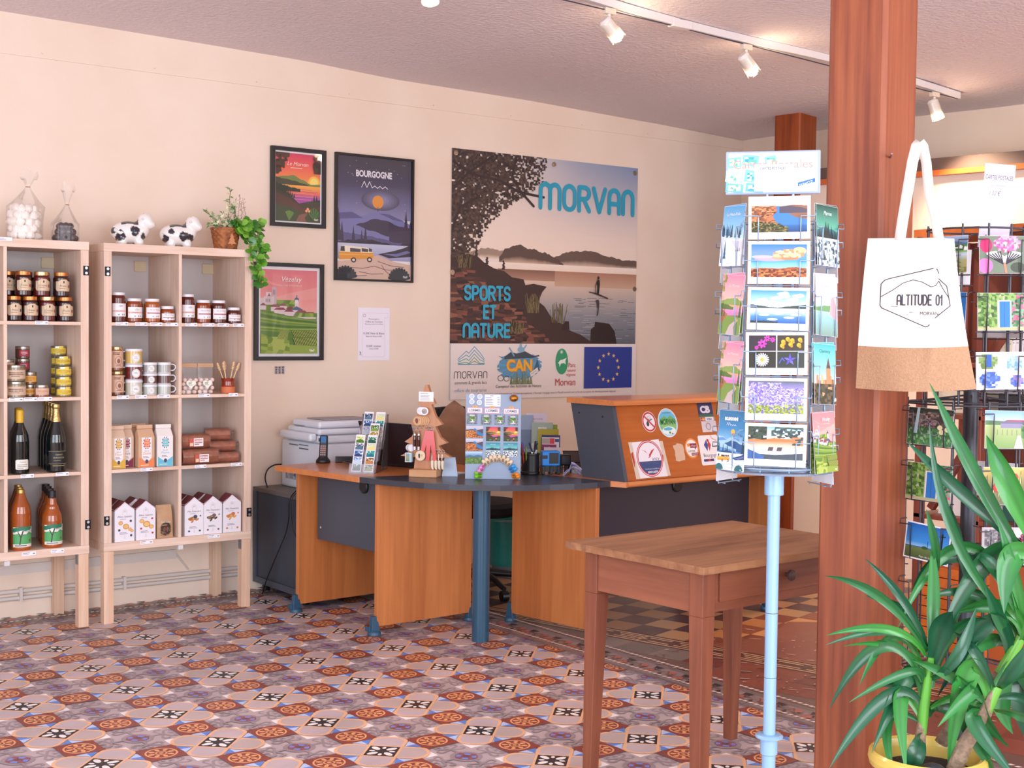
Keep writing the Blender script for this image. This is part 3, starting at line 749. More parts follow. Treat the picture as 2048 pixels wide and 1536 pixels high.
for c, (x, nm) in enumerate([(.248, 'beside the tall mug stack'), (.320, 'beside the divider')]):
    for k in range(3): put('mugS%d' % k, mug_proto(.0335, .0525, sm[k][0], k), (x, SY + .050, z + .0531*k), 'small lidded glass mug with %s filling, %s' % (sm[k][1], nm), pi - .35 if c else -.3, 'small glass mugs')
# ------------------------------------------------------------------ bottles
DKGL = mat('dark_bottle_glass', '#0c1416', .06, coat=.6); YELW = mat('yellow_wax', '#dcae2c', .4); FOIL = mat('gold_foil', '#c9ae74', .28, .9, bump=.3, bscale=120)
AMBER = mat('amber_juice', '#b2581f', .07, coat=.5, var=.3, scale=6); BLKP = mat('black_plastic', '#17171a', .4); GCAP = mat('gold_cap', '#c8a860', .3, .8)
CLEARGL = mat('pale_bottle_glass', '#b39a80', .08, coat=.5)
def bottle(name, label, prof, m, cap, capm, lab, loc, group, neckm=None):
    def mk():
        t = thing(name, label, 'bottle'); k = len(prof)
        MB().lathe(prof, n=22).build('body', m, t); MB().lathe(cap, n=18).build('cap', capm, t)
        f = Flat(3.5e-5); r = lab(f); q = MB(); wrap(f, q, r, 0); q.build('label', PRINT, t); return t
    return put(name + str(m.name) + capm.name, mk, loc, label, 0, group)
def L_wine(f): f.poly([(-.032, .026), (-.028, .022), (.028, .022), (.032, .026), (.032, .064), (.026, .068), (-.026, .068), (-.032, .064)], '#ebe6dc'); f.text('Chardonnay', 0, .053, .008, '#6d675f', w=.030, slant=.2); f.lines(-.024, .024, [.044, .036, .029], .003, '#8b857b', 2); return .0412
def L_champ(f): f.rect(-.05, .040, .05, .100, '#1d1c1c'); f.rect(-.05, .098, .05, .100, '#8f8462'); f.rect(-.05, .040, .05, .042, '#8f8462'); f.text('CRÉMANT', 0, .080, .007, '#b9ad8a', w=.034); f.text('DE BOURGOGNE', 0, .066, .007, '#b9ad8a', w=.052); f.lines(-.025, .025, [.056], .003, '#7f765c'); f.rect(-.03, .030, .03, .034, '#8f8462'); return .0450
def L_cid(bg='#3f8f50'):
    def L(f):
        f.rect(-.052, .016, .052, .108, '#e9e6dc'); f.rect(-.052, .030, .052, .075, bg); f.ridge(-.052, .052, [.070, .080, .068, .084, .075], .03, '#56a865', 3, .004, 24)
        f.stroke([(-.018, .03), (-.014, .06), (-.004, .09)], .006, '#3c3a2e'); f.stroke([(-.014, .06), (-.026, .085)], .004, '#3c3a2e')
        for x, y in ((-.03, .098), (-.012, .102), (.008, .100), (.026, .102), (-.046, .094)): f.ell(x, y, .016, .010, '#2f7a5c', 10)
        f.text('Pur jus de pommes', .024, .086, .0065, '#4f5a50', w=.044); f.text('du Morvan', .028, .074, .0065, '#4f5a50', w=.03); f.ell(.030, .045, .004, .006, '#7a3c22'); f.lines(-.04, .04, [.023], .004, '#555566'); return .0462
    return L
wp = [(.038, 0), (.0405, .006), (.0405, .15), (.037, .18), (.02, .222), (.0150, .24), (.0145, .288), (.0, .288)]
for k, (x, y) in enumerate([(-.375, .052), (-.352, .136), (-.329, .220)]):
    bottle('wine_bottle', 'dark wine bottle with yellow wax top, %s of the row of three' % ['front one', 'middle one', 'rear one'][k], wp, DKGL, [(.0165, .235), (.0172, .24), (.0168, .29), (.014, .294), (0, .2945)], YELW, L_wine, (x, SY + y, ZB[1] + .0004), 'wax topped wine bottles')
cp = [(.042, 0), (.0445, .008), (.0445, .14), (.040, .175), (.022, .235), (.0175, .262), (.016, .262)]
for k, (x, y) in enumerate([(-.209, .052), (-.192, .144), (-.175, .236), (-.158, .328)]):
    bottle('sparkling_wine_bottle', 'dark sparkling wine bottle with gold foil neck, %s of four' % ['front', 'second', 'third', 'rear'][k], cp, DKGL, [(.0225, .235), (.0205, .25), (.0165, .27), (.0155, .295), (.0185, .302), (.0180, .316), (.0, .318)], FOIL, L_champ, (x, SY + y, ZB[1] + .0004), 'gold necked sparkling wine bottles')
jp = [(.042, 0), (.0455, .008), (.0455, .17), (.040, .20), (.026, .235), (.0185, .258), (.0165, .262)]
for k, (x, y) in enumerate([(-.371, .054), (-.348, .148), (-.325, .242)]):
    bottle('juice_bottle', 'tall amber juice bottle with gold cap, %s of three' % ['front', 'middle', 'rear'][k], jp, AMBER, [(.0165, .255), (.0175, .262), (.0172, .277), (.0, .278)], GCAP, L_cid(), (x, SY + y, ZB[0] + .0004), 'gold capped juice bottles')
vp = [(.042, 0), (.0455, .008), (.0455, .125), (.043, .15), (.030, .18), (.029, .19), (.022, .200), (.0185, .225), (.0165, .235)]
for k, (x, y) in enumerate([(-.227, .054), (-.206, .147), (-.185, .240), (-.164, .332)]):
    bottle('vinegar_bottle', 'bulging amber vinegar bottle with black cap, %s of four' % ['front', 'second', 'third', 'rear'][k], vp, AMBER, [(.0175, .228), (.0185, .233), (.0185, .262), (.0, .263)], BLKP, L_cid('#358a48'), (x, SY + y, ZB[0] + .0004), 'black capped vinegar bottles')
# ------------------------------------------------------------------ cartons and bags
def biscuit_box(title, art, tone):
    def mk():
        t = thing('biscuit_box', 'box', 'box'); w, d, h = .098, .075, .155; ap = .192
        b = MB(); c = '#ebe6ec'
        b.add([(-w/2,-d/2,0),(w/2,-d/2,0),(w/2,d/2,0),(-w/2,d/2,0),(-w/2,-d/2,h),(w/2,-d/2,h),(w/2,d/2,h),(-w/2,d/2,h)], [(0,1,5,4),(1,2,6,5),(2,3,7,6),(3,0,4,7),(3,2,1,0)], c)
        b.add([(-w/2,-d/2,h),(w/2,-d/2,h),(0,-d/2+.004,ap),(w/2,d/2,h),(-w/2,d/2,h),(0,d/2-.004,ap)], [(0,1,2),(3,4,5)], c)
        b.build('carton', PRINT, t)
        m = MB(); r = '#7b3a40'
        for s in (-1, 1):
            m.add([(s*(w/2+.003), -d/2-.002, h-.006), (s*(w/2+.003), d/2+.002, h-.006), (0, d/2+.002, ap+.001), (0, -d/2-.002, ap+.001)], [(0, 1, 2, 3) if s > 0 else (3, 2, 1, 0)], r)
        m.build('roof_lid', PRINT, t, solid=.0016)
        f = Flat(3.5e-5)
        f.poly([(-w/2, h-.03), (-w/2, h), (0, ap-.002), (w/2, h), (w/2, h-.03), (w/2-.018, h+.004), (.0, h+.030), (-w/2+.018, h+.004)], r) if False else None
        f.stroke([(-.011, .128), (-.011, .146), (0, .158), (.011, .146), (.011, .128)], .0008, '#b0a6aa'); f.text('M', 0, .140, .009, '#b59a9a'); f.text(title, 0, .116, .0088, '#5c525c', w=.070, slant=.25); f.lines(-.022, .022, [.108], .0022, '#a49aa2')
        art(f); f.stroke([(-.004, .012), (0, .030), (.004, .012)], .0007, '#b7aeb6'); f.stroke([(-.003, .017), (.003, .017)], .0007, '#b7aeb6'); f.lines(-.026, .026, [.043, .037], .0022, '#8d848c', 3)
        f.build('front_print', PRINT, t, (0, -d/2-.0004, 0)); return t
    return mk
def A1(f):
    for x, y, r in ((-.020, .090, .011), (.006, .072, .015), (.026, .058, .009), (.036, .050, .008)): f.ell(x, y, r, r*.9, '#c98a44', 16); f.ell(x, y, r*.78, r*.7, '#e6b46c', 16)
    for x, y in ((.030, .098), (-.027, .056), (.032, .028)): f.ell(x, y, .006, .006, '#39405e', 10)
def A2(f):
    for x, y, r in ((-.020, .092, .012), (.004, .076, .018), (.028, .062, .012)): f.ell(x, y, r, r*.85, '#c98a44', 16); f.ell(x, y, r*.78, r*.66, '#ebbd74', 16)
    for x, y in ((.032, .102), (-.024, .056), (.034, .032)): f.ell(x, y, .006, .005, '#b5455a', 8)
def A3(c1, c2, c3):
    def A(f):
        r = random.Random(3)
        for k in range(9): f.ell(-.024 + .048*r.random(), .070 + .018*r.random(), .010, .005, [c1, c2][k % 2], 10, r.random())
        f.ell(.006, .093, .011, .009, c3, 12); f.ell(-.027, .022, .006, .005, c3, 8); f.ell(.030, .022, .006, .005, c3, 8); f.ell(.033, .096, .004, .004, c3, 8)
    return A
bx = [('Mini Sablés', A1, .108, 'nearest the side panel, with blueberries'), ('Mini Sablés', A2, .214, 'beside the coffee bag, with pink petals')]
for k, (tt, art, x, nm) in enumerate(bx): put('bis%d' % k, biscuit_box(tt, art, 0), (x, SY + .052, ZB[0] + .0004), 'white biscuit box with maroon roof, %s' % nm, 0, 'house shaped biscuit boxes')
b3 = [(A3('#c9874a', '#a8683c', '#3f4a5e'), .464, 'almond biscuits and blueberries'), (A3('#5a4632', '#8a7650', '#7d5a60'), .564, 'dark nuts and a fig'), (A3('#e0a55c', '#cf8444', '#d27a4e'), .668, 'golden almond biscuits')]
for k, (art, x, nm) in enumerate(b3): put('fin%d' % k, biscuit_box('Mini Financiers', art, 0), (x, SY + .052, ZB[0] + .0004), 'white biscuit box with maroon roof printed with %s' % nm, 0, 'house shaped biscuit boxes')
for k, (src, x) in enumerate([('bis0', .090), ('bis1', .185), ('fin0', .445), ('fin1', .545)]): dup(_proto[src], (x + .02, SY + .145 + .01*(k % 2), ZB[0] + .0004), 0, 'biscuit box in the rear row, only its maroon roof showing above the %s box' % ['first', 'second', 'third', 'fourth'][k], 'rear biscuit boxes')
KRAFT = mat('kraft_paper', '#c79d78', .6, var=.15, scale=30, bump=.3, bscale=25)
def gusset_bag(b, w, d, h, top, col, fold=.02):
    b.add([(-w/2,-d/2,0),(w/2,-d/2,0),(w/2,d/2,0),(-w/2,d/2,0),(-w/2,-d/2,h*.72),(w/2,-d/2,h*.72),(w/2,d/2,h*.72),(-w/2,d/2,h*.72),(-w/2*top,-.006,h-fold),(w/2*top,-.006,h-fold),(w/2*top,.006,h-fold),(-w/2*top,.006,h-fold)],
          [(0,1,5,4),(1,2,6,5),(2,3,7,6),(3,0,4,7),(4,5,9,8),(5,6,10,9),(6,7,11,10),(7,4,8,11),(8,9,10,11),(3,2,1,0)], col)
    b.box((-w/2*top-.001, -.010, h-fold), (w/2*top+.001, .008, h), col); return b
t = thing('coffee_bag', 'small kraft coffee bag beside the biscuit boxes on the lowest shelf', 'bag', (.315, SY + .045, ZB[0] + .0004))
b = MB(); b.grid(8, 12, lambda u, v: ((-.041+.082*u)*(1-.05*v), -.022 - .010*sin(pi*u)*sin(pi*min(1, v*1.2)) + .022*v**3, .160*v))
b.grid(8, 12, lambda u, v: ((.041-.082*u)*(1-.05*v), .022 + .010*sin(pi*u)*sin(pi*min(1, v*1.2)) - .020*v**3, .160*v))
for s in (-1, 1): b.grid(2, 12, lambda u, v: (s*.041*(1-.05*v), s*(-.022+.044*u) if False else (-.022+.044*u)*(1 - .95*v**3), .160*v))
b.build('pouch', KRAFT, t)
f = Flat(3.5e-5); f.ell(0, .042, .026, .034, '#3a2a26', 20); f.blobs(40, (-.026, .010, .026, .05), .003, .003, ['#6b4a36', '#2a1d1a', '#8a6448'], 3); f.text('Noël Délice', 0, .070, .009, '#efe6da', w=.048, slant=.2); f.lines(-.02, .02, [.060], .004, '#b78a4a'); f.ell(0, .040, .008, .008, '#7d3a2c', 10)
f.build('printed_panel', PRINT, t, (0, -.0335, .004))
def flour(key, kraft, ink, base, word, x, w, label, y=.05):
    def mk():
        t = thing('flour_bag', 'bag', 'bag'); b = MB(); h = .206; d = .062; gusset_bag(b, w, d, h, .93, kraft); b.build('paper_bag', PRINT, t, bevel=.003)
        f = Flat(3.5e-5); W = w/2-.003
        f.rect(-W, .002, W, .028, base); f.poly([(-W, .028), (-W, .05), (-W*.5, .036), (0, .030), (W*.5, .036), (W, .05), (W, .028)], base)
        f.poly([(-W*.66, .050), (-W*.4, .036), (0, .024), (W*.4, .036), (W*.66, .050), (W*.66, .146), (-W*.66, .146)], '#efeaea')
        f.rect(-W*.40, .098, W*.40, .138, ink)
        for i, q in enumerate(('TOUR', 'DES', 'LIONS')): f.text(q, 0, .1285 - i*.0125, .0075, '#f0e2d8' if i != 9 else ink, w=W*.62)
        for a in range(10): f.ell(W*.46*cos(a*.63), .118 + .026*sin(a*.63), .003, .003, '#4a4250', 6)
        f.text('Pain de', 0, .078, .006, '#7d747c', w=W*.6); f.text(word, 0, .064, .011, ink, w=W*1.05); f.lines(-W*.5, W*.5, [.054, .048], .0025, '#8d848c'); f.ell(0, .030, W*.22, .010, '#4a4560', 8); f.lines(-W*.8, W*.8, [.012], .003, '#f3e4da')
        f.build('front_print', PRINT, t, (0, -d/2-.0006, 0)); return t
    return put('fl' + key, mk, (x, SY + y, ZB[1] + .0004), label, 0, 'flour bags')
flour('a', '#d9bca2', '#d3a03e', '#d9a93c', 'Fleur', .082, .072, 'kraft flour bag with ochre panel, partly behind the side panel edge', .055)
flour('b', '#d4b49a', '#8a2346', '#7e1f40', 'Nuit', .134, .072, 'kraft flour bag with burgundy panel and base', .085)
flour('c', '#d2a988', '#e8794a', '#e8844e', 'Zeste', .220, .082, 'kraft flour bag with orange panel and base', .05)
flour('d', '#ece4e0', '#6fc3cf', '#67bcd6', 'Plume', .315, .082, 'white flour bag with turquoise panel and base', .05)
for k, x in enumerate((.10, .225)): dup(_proto['fla' if k == 0 else 'flc'], (x, SY + .15, ZB[1] + .0004), 0, 'kraft flour bag in the rear row behind the %s bag' % ['burgundy', 'orange'][k], 'rear flour bags')
# gingerbread loaves in film
GING = mat('gingerbread', '#a85a36', .35, var=.4, scale=35, bump=.5, bscale=60, coat=.5)
def loaf(name, w, d, h, loc, rz, label, lab=True, tilt=0):
    t = thing(name, label, 'loaf', loc, rz, 'wrapped gingerbread loaves')
    b = MB(); n = 10
    b.grid(14, 16, lambda u, v: ((u-.5)*w, -d/2*cos(2*pi*v)*(1-.06*abs(2*u-1)**3)*(1 if abs(cos(2*pi*v)) < .7 else 1), h/2 + h/2*max(-.93, min(1, 1.35*sin(2*pi*v)))*(1-.08*abs(2*u-1)**4)))
    for s, rev in ((-1, 0), (1, 1)):
        ring = [(s*w/2, -d/2*cos(2*pi*v/16)*.94, h/2 + h/2*max(-.93, min(1, 1.35*sin(2*pi*v/16)))*.92) for v in range(16)]
        b.add(ring, [tuple(range(16)) if s > 0 else tuple(range(16))[::-1]])
    b.build('cake', GING, t)
    q = MB(); rr = random.Random(int(loc[0]*1000))
    q.grid(10, 12, lambda u, v: ((u-.5)*(w+.006), -(d/2+.003)*cos(2*pi*v), h/2+.001 + (h/2+.003)*max(-.9, min(1, 1.35*sin(2*pi*v))) + .0012*sin(40*u+9*v)))
    q.grid(6, 3, lambda u, v: (w/2 + .002 + .022*v, -d*.4*(1-.2*v) + d*.8*u*(1-.2*v), h*(.55 + .15*v) + .010*sin(9*u+3)*v))
    q.build('film_wrap', CELLO, t)
    if lab:
        f = Flat(3.5e-5); f.rect(-.062, .012, .012, .052, '#f0eaea'); f.rect(-.062, .012, -.038, .052, '#c9564a'); f.rect(-.058, .014, -.042, .030, '#e3cfa6'); f.lines(-.034, .008, [.044, .030, .022], .004, '#b05a50', 2); f.text("Pain d'épices", -.013, .035, .007, '#a83a34', w=.040)
        f.build('label', PRINT, t, (w*.14, -d/2-.0048, .0))
loaf('gingerbread_loaf', .188, .085, .078, (.502, SY + .058, ZB[1] + .0004), 0, 'large wrapped gingerbread loaf lying at the bottom of the pile')
loaf('gingerbread_loaf', .148, .085, .072, (.478, SY + .060, ZB[1] + .0806), 0, 'shorter wrapped gingerbread loaf on top of the large labelled loaf')
loaf('gingerbread_loaf', .125, .08, .054, (.655, SY + .070, ZB[1] + .0004), -.2, 'wrapped gingerbread loaf at the bottom of the three by the side panel', False)
loaf('gingerbread_loaf', .130, .08, .054, (.640, SY + .085, ZB[1] + .0566), -.2, 'wrapped gingerbread loaf in the middle of the three by the side panel', False)
loaf('gingerbread_loaf', .122, .08, .058, (.622, SY + .095, ZB[1] + .1130), -.3, 'wrapped gingerbread loaf on top of the three by the side panel', False)
# sweets in printed clear bags
SWEET = mat('pale_sweet', '#e9cfc4', .6); MERI = mat('meringue_white', '#f2e6dc', .7, bump=.2, bscale=40); CHOC = mat('chocolate', '#43282a', .3, bump=.6, bscale=90, coat=.3)
def pile(n, fn, mesh_fn, m, name, label, cat, group, sd):
    r = random.Random(sd); p = None; k = 0
    for i in range(n):
        loc, rot = fn(i, r)
        if p is None: p = mesh_fn().build(name, m, None, loc, rot); tag(p, label, cat, group)
        else:
            c = p.copy(); COL.objects.link(c); c.location = loc; c.rotation_euler = rot
for k, x in enumerate((.448, .535)):
    t = thing('sweet_bag', 'clear bag of pale marshmallow sweets, %s' % ['beside the divider', 'next to the dipper pot'][k], 'bag', (x, SY + .045, ZB[2] + .0004), 0, 'clear sweet bags')
    b = MB()
    for s in (-1, 1): b.grid(8, 10, lambda u, v: ((-.041+.082*u), s*(.024*(1-v**2)*max(.05, sin(pi*u)**.5) + .001), .150*v))
    b.build('film', CELLO, t)
    MB().box((-.041, -.0025, .132), (.041, .0025, .152)).build('top_seal', mat('kraft_seal', '#c59a72', .5), t, bevel=.001)
    f = Flat(3.5e-5); f.poly([(0, .022), (-.025, .048), (-.024, .060), (-.012, .066), (0, .058), (.012, .066), (.024, .060), (.025, .048)], '#eeece2'); f.lines(-.014, .014, [.054, .048, .042], .003, '#7fa070', 4)
    f.build('label', PRINT, t, (.0, -.0268, .004))
    def fn(i, r):
        row = i // 6; c = i % 6
        return ((x - .030 + (c % 3)*.029 + (row % 2)*.008 - .004, SY + .045 + (-.010 if c < 3 else .010), ZB[2] + .0115 + row*.0195), (r.random(), r.random(), 0))
    pile(24, fn, lambda: MB().ball((0, 0, 0), .0118, 10, 7, sc_=(1, .95, .9)), SWEET, 'marshmallow', 'pale round marshmallow sweet inside the clear bag %s' % ['beside the divider', 'next to the dipper pot'][k], 'sweet', 'marshmallows in bag %s' % ['one', 'two'][k], 11 + k)
# clay pot of honey dippers
t = thing('clay_pot', 'terracotta pot glazed red on top holding honey dippers', 'pot', (.660, SY + .05, ZB[2] + .0004))
TERR = mat('terracotta', '#cf7248', .6); GLZ = mat('red_glaze', '#8d2f1c', .15, coat=.5)
MB().lathe([(.034, 0), (.036, .004), (.036, .030), (.035, .034)], n=20).build('base', TERR, t)
MB().lathe([(.0352, .034), (.033, .040), (.031, .060), (.034, .072), (.035, .076), (.031, .0755), (.028, .060), (.028, .036)], n=20, cap=False).build('glazed_body', GLZ, t)
DIPW = mat('beech', '#e2bd93', .5)
def dipper():
    b = MB(); b.tube([(0, 0, 0), (0, 0, .105)], .003, 8); prof = [(.003, .098)]
    for i in range(5): prof += [(.0075+.0008*(2-abs(2-i)), .102+i*.0075), (.0075+.0008*(2-abs(2-i)), .106+i*.0075), (.0045, .1065+i*.0075), (.0045, .1088+i*.0075)]
    prof += [(.004, .140), (0, .143)]; b.lathe(prof, n=12); return b
dp = None
for k, (dx, dy, ax, ay) in enumerate([(-.004, .004, -.36, -.05), (-.002, -.003, -.24, .10), (-.008, -.006, -.12, .0), (.003, .004, .25, -.05), (.006, -.003, .36, .08), (.004, .001, .16, .1)]):
    loc = (.660 + dx, SY + .05 + dy, ZB[2] + .022); lb = 'wooden honey dipper in the clay pot, leaning %s' % ('towards the sweet bags' if ax < 0 else 'towards the side panel')
    if not dp: dp = dipper().build('honey_dipper', DIPW, None, loc, (ay, ax, 0)); tag(dp, lb, 'honey dipper', 'honey dippers leaning one way')
    else:
        c = dp.copy(); COL.objects.link(c); c.location = loc; c.rotation_euler = (ay, ax, 0); c['label'] = lb; c['group'] = 'honey dippers leaning ' + ('one way' if ax < 0 else 'the other way')
# ------------------------------------------------------------------ on top of the shelves
def tied_bag(name, label, loc, w, d, hfill, htie, htop, lean):
    t = thing(name, label, 'bag', loc)
    def sh(v):
        if v < .0: return 1
        z = v*htop
        if z < hfill: return 1.0
        if z < htie: k = (z-hfill)/(htie-hfill); return 1 - .90*k**.8
        k = (z-htie)/(htop-htie); return .10 + .42*k
    b = MB(); nu, nv = 28, 22
    b.grid(nu, nv, lambda u, v: (w/2*sh(v)*(1+.06*sin(6*2*pi*u+v*5)*min(1, v*2))*cos(2*pi*u) + lean*max(0, v-.3), d/2*sh(v)*(1+.08*sin(5*2*pi*u+1))*sin(2*pi*u), htop*v + (.02*sin(2*pi*u*2) if v > .95 else 0)))
    b.add([(w/2*cos(2*pi*i/16), d/2*sin(2*pi*i/16), .0005) for i in range(16)], [tuple(range(16))])
    b.build('film', CELLO, t)
    MB().tube([(lean*.5 + w*.05*cos(a*.6), d*.05*sin(a*.6), htie) for a in range(11)], .0022, 6).build('tie', mat('tie_gold', '#b98444', .4, .5), t)
    return t
tied_bag('meringue_bag', 'clear tied bag of white meringues on top of the bottle shelf', (-.334, -.29, ZT), .165, .13, .155, .245, .31, .03)
def mfn(i, r):
    L_ = i // 9; a = (i % 9)*.70 + L_*.35; q = .058 if i % 9 < 8 else 0
    q = q*(1 - .25*(L_ == 4)); return ((-.334 + q*cos(a), -.29 + q*.72*sin(a), ZT + .020 + L_*.031), (r.random()*3, r.random()*3, 0))
def mering():
    b = MB(); b.lathe([(0, -.016), (.018, -.014), (.024, -.004), (.019, .006), (.010, .016), (.0, .022)], n=12); b.v = [(x*(1+.14*sin(5*math.atan2(y, x)+z*60)), y*(1+.14*sin(5*math.atan2(y, x)+z*60)), z) for x, y, z in b.v]; return b
pile(45, mfn, mering, MERI, 'meringue', 'white meringue inside the clear tied bag', 'sweet', 'meringues in the tied bag', 3)
tied_bag('chocolate_bag', 'clear tied bag of dark chocolate clusters near the shelf corner', (-.146, -.29, ZT), .132, .10, .085, .175, .265, .02)
def cfn(i, r):
    L_ = i // 7; a = (i % 7)*.9 + L_*.5; q = .044*(1 - .22*L_); return ((-.146 + q*cos(a), -.29 + q*.72*sin(a), ZT + .019 + L_*.027), (r.random()*3, r.random()*3, 0))
pile(20, cfn, lambda: MB().ball((0, 0, 0), .0195, 10, 7, sc_=(1, .9, .85)), CHOC, 'chocolate_cluster', 'dark chocolate cluster inside the clear tied bag', 'sweet', 'chocolate clusters in the tied bag', 4)
f = Flat(4e-5); f.rect(0, 0, .075, .016, '#f3f0f8'); f.lines(.004, .06, [.010, .005], .002, '#77727e')
o = f.build('shelf_label', PRINT, None, (-.50, -.4015, ZT - .014)); tag(o, 'white price strip at the top edge beside the meringue bag', 'label')
# ceramic cows: one continuous body grown from metaballs
def meta(els, res=.006, thr=.12):
    mb = bpy.data.metaballs.new('m'); mb.resolution = res; mb.render_resolution = res; mb.threshold = thr
    ob = bpy.data.objects.new('m', mb); COL.objects.link(ob)
    for (c, r, sz, rot) in els:
        e = mb.elements.new(type='ELLIPSOID'); e.co = c; e.radius = r; e.size_x, e.size_y, e.size_z = sz
        if rot: e.rotation = Euler(rot).to_quaternion()
    dg = bpy.context.evaluated_depsgraph_get(); dg.update(); me = bpy.data.meshes.new_from_object(ob.evaluated_get(dg))
    v = [tuple(p.co) for p in me.vertices]; f = [tuple(p.vertices) for p in me.polygons]
    bpy.data.objects.remove(ob); bpy.data.metaballs.remove(mb); bpy.data.meshes.remove(me); return v, f
def cow(loc, rz, label, spots):
    t = thing('ceramic_cow', label, 'ornament', loc, rz, 'spotted ceramic cows')
    els = [((-.012, 0, .064), .135, (.80, .56, .52), None), ((.045, 0, .080), .095, (.55, .6, .6), None), ((.066, -.010, .122), .072, (.66, .74, .70), None), ((.082, -.014, .106), .048, (.85, .9, .66), None)]
    for x in (-.045, .034):
        for y in (-.028, .028): els.append(((x, y, .019), .046, (.62, .6, .95), None))
    v, f = meta(els, .0038)
    zm = min(p[2] for p in v); v = [(x, y, max(z, .0) if z < .004 else z) for x, y, z in v]
    b = MB()
    def cf(p):
        for (sx, sz, rx, rz_, side) in spots:
            if p[1]*side > 0 and ((p[0]-sx)/rx)**2 + ((p[2]-sz)/rz_)**2 < 1 + .22*sin(3*math.atan2(p[2]-sz, p[0]-sx)+sx*60): return H('#33303a')
        if p[2] > .0985 and p[0] < .03 and abs(p[1] - .0) < .04 and p[0] > -.05: return H('#33303a')
        if p[0] > .082 and p[2] > .098 and p[2] < .122 and -.030 < p[1] < -.002: return H('#e08a3e')
        return H('#f1ece9')
    b.add(v, f, [cf(p) for p in v], True); b.build('body', LACQ, t)
    for s in (-1, 1):
        e = MB(); e.ball((.050, -.008 + s*.034, .128), .014, 10, 7, '#ece6e2', (.5, 1.0, .5)); e.build('ear', LACQ, t)
        h = MB(); h.ball((.056, -.008 + s*.018, .148), .009, 10, 7, '#e8a874', (.7, .7, 1.1)); h.build('horn', LACQ, t)
        y = MB(); y.ball((.083, -.013 + s*.013, .127), .0038, 8, 6, '#22202a', (.6, 1, 1.2)); y.build('eye', LACQ, t)
    q = MB(); q.tube([(-.075, -.01, .085), (-.078, -.032, .070), (-.055, -.046, .058), (-.030, -.0475, .064), (-.022, -.046, .078)], [.008, .009, .009, .008, .007], 8, '#f1ece9'); q.ball((-.026, -.046, .084), .010, 10, 7, '#e9a04e', (1.1, .7, .8)); q.build('tail', LACQ, t)
    return t
cow((.192, -.245, ZT), -.25, 'spotted ceramic cow above the first honey jars, nearer the bottle shelf', [(-.055, .045, .022, .026, -1), (.012, .070, .022, .024, -1), (.052, .045, .012, .016, -1), (-.085, .07, .012, .016, -1), (-.02, .06, .03, .03, 1)])
cow((.440, -.245, ZT), -.25, 'spotted ceramic cow beside the ivy basket', [(-.070, .045, .014, .024, -1), (.020, .055, .032, .022, -1), (-.045, .078, .015, .014, -1), (.058, .045, .010, .018, -1), (-.02, .06, .03, .03, 1)])
# basket with ivy and trailing succulent
t = thing('plant_basket', 'woven basket with variegated ivy and trailing green succulent', 'plant', (.677, -.275, ZT))
b = MB(); BR = .07
def bk(u, v):
    a = 2*pi*u; q = 1 + .035*sin(14*a + (pi if int(v*7.99) % 2 else 0))
    r = (.056 + .020*v)*q; return (r*cos(a), r*.85*sin(a), .105*v)
b.grid(112, 24, bk); b.add([(.056*cos(2*pi*i/16), .0476*sin(2*pi*i/16), .001) for i in range(16)], [tuple(range(16))[::-1]])
b.lathe([(.070, .098), (.079, .102), (.079, .110), (.070, .112)], n=28, ry=.85); b.build('basket', mat('wicker', '#b8703c', .55, var=.55, scale=40, bump=.5, bscale=80, dark='#7a3f20'), t)
b = MB(); b.poly = None
tr = [(0, .085, 1), (-.016, .052, 1.3), (-.026, .02, 1.7)]
f = Flat(); f.poly([(0, .07), (-.012, .050), (-.006, .05), (-.018, .034), (-.010, .034), (-.024, .016), (-.003, .016), (-.003, .010), (.003, .010), (.003, .016), (.024, .016), (.010, .034), (.018, .034), (.006, .05), (.012, .050)], '#cf8a5c'); f.build('tree_motif', PRINT, t, (.005, -.064, .012))
MB().lathe([(.068, .095), (0, .10)], n=16, ry=.85, cap=False).build('soil', mat('dark_soil', '#3a2b22', .9), t)
def leafm(b, p, d, n, L_, W_, col, cup=.15, ivy=False):
    d = Vector(d).normalized(); n = Vector(n); s = d.cross(n); s = s.normalized() if s.length > 1e-5 else d.orthogonal().normalized(); n = s.cross(d)
    if ivy: sh = [(0, .1), (.15, .5), (.35, .28), (.45, .62), (.6, .25), (1, 0)]
    else: sh = [(0, .12), (.2, .75), (.5, 1), (.78, .8), (1, .06)]
    P = Vector(p); ce = []; vs = []
    for (u, w) in sh:
        m = P + d*(L_*u) - n*(cup*L_*u*u)
        vs += [m - s*(W_/2*w) + n*(cup*W_*.3*w), m, m + s*(W_/2*w) + n*(cup*W_*.3*w)]
    fs = []
    for k in range(len(sh)-1): fs += [(3*k, 3*k+1, 3*k+4, 3*k+3), (3*k+1, 3*k+2, 3*k+5, 3*k+4)]
    b.add(vs, fs, col, True)
def sprig(b, st, path, n, L_, W_, cols, sd, ivy=False, spread=1.0, back=None):
    r = random.Random(sd); pts = [Vector(p) for p in path]; st.tube(pts, .0016, 5)
    for i in range(n):
        t_ = (i+.5)/n*(len(pts)-1); k = min(int(t_), len(pts)-2); p = pts[k].lerp(pts[k+1], t_-k)
        d = Vector((r.uniform(-1, 1), r.uniform(-1.0, .35), r.uniform(-.6, .9)))
        k2 = .7+.6*r.random(); c = r.choice(cols); leafm(b, p + d*.004*spread, d, (r.uniform(-.3, .3), -.9, .6), L_*k2, W_*k2, c, .2, ivy)
b, st = MB(), MB()
G1 = ['#5fa02c', '#4c8a2a', '#73b23a', '#3f7a30', '#86bf45']
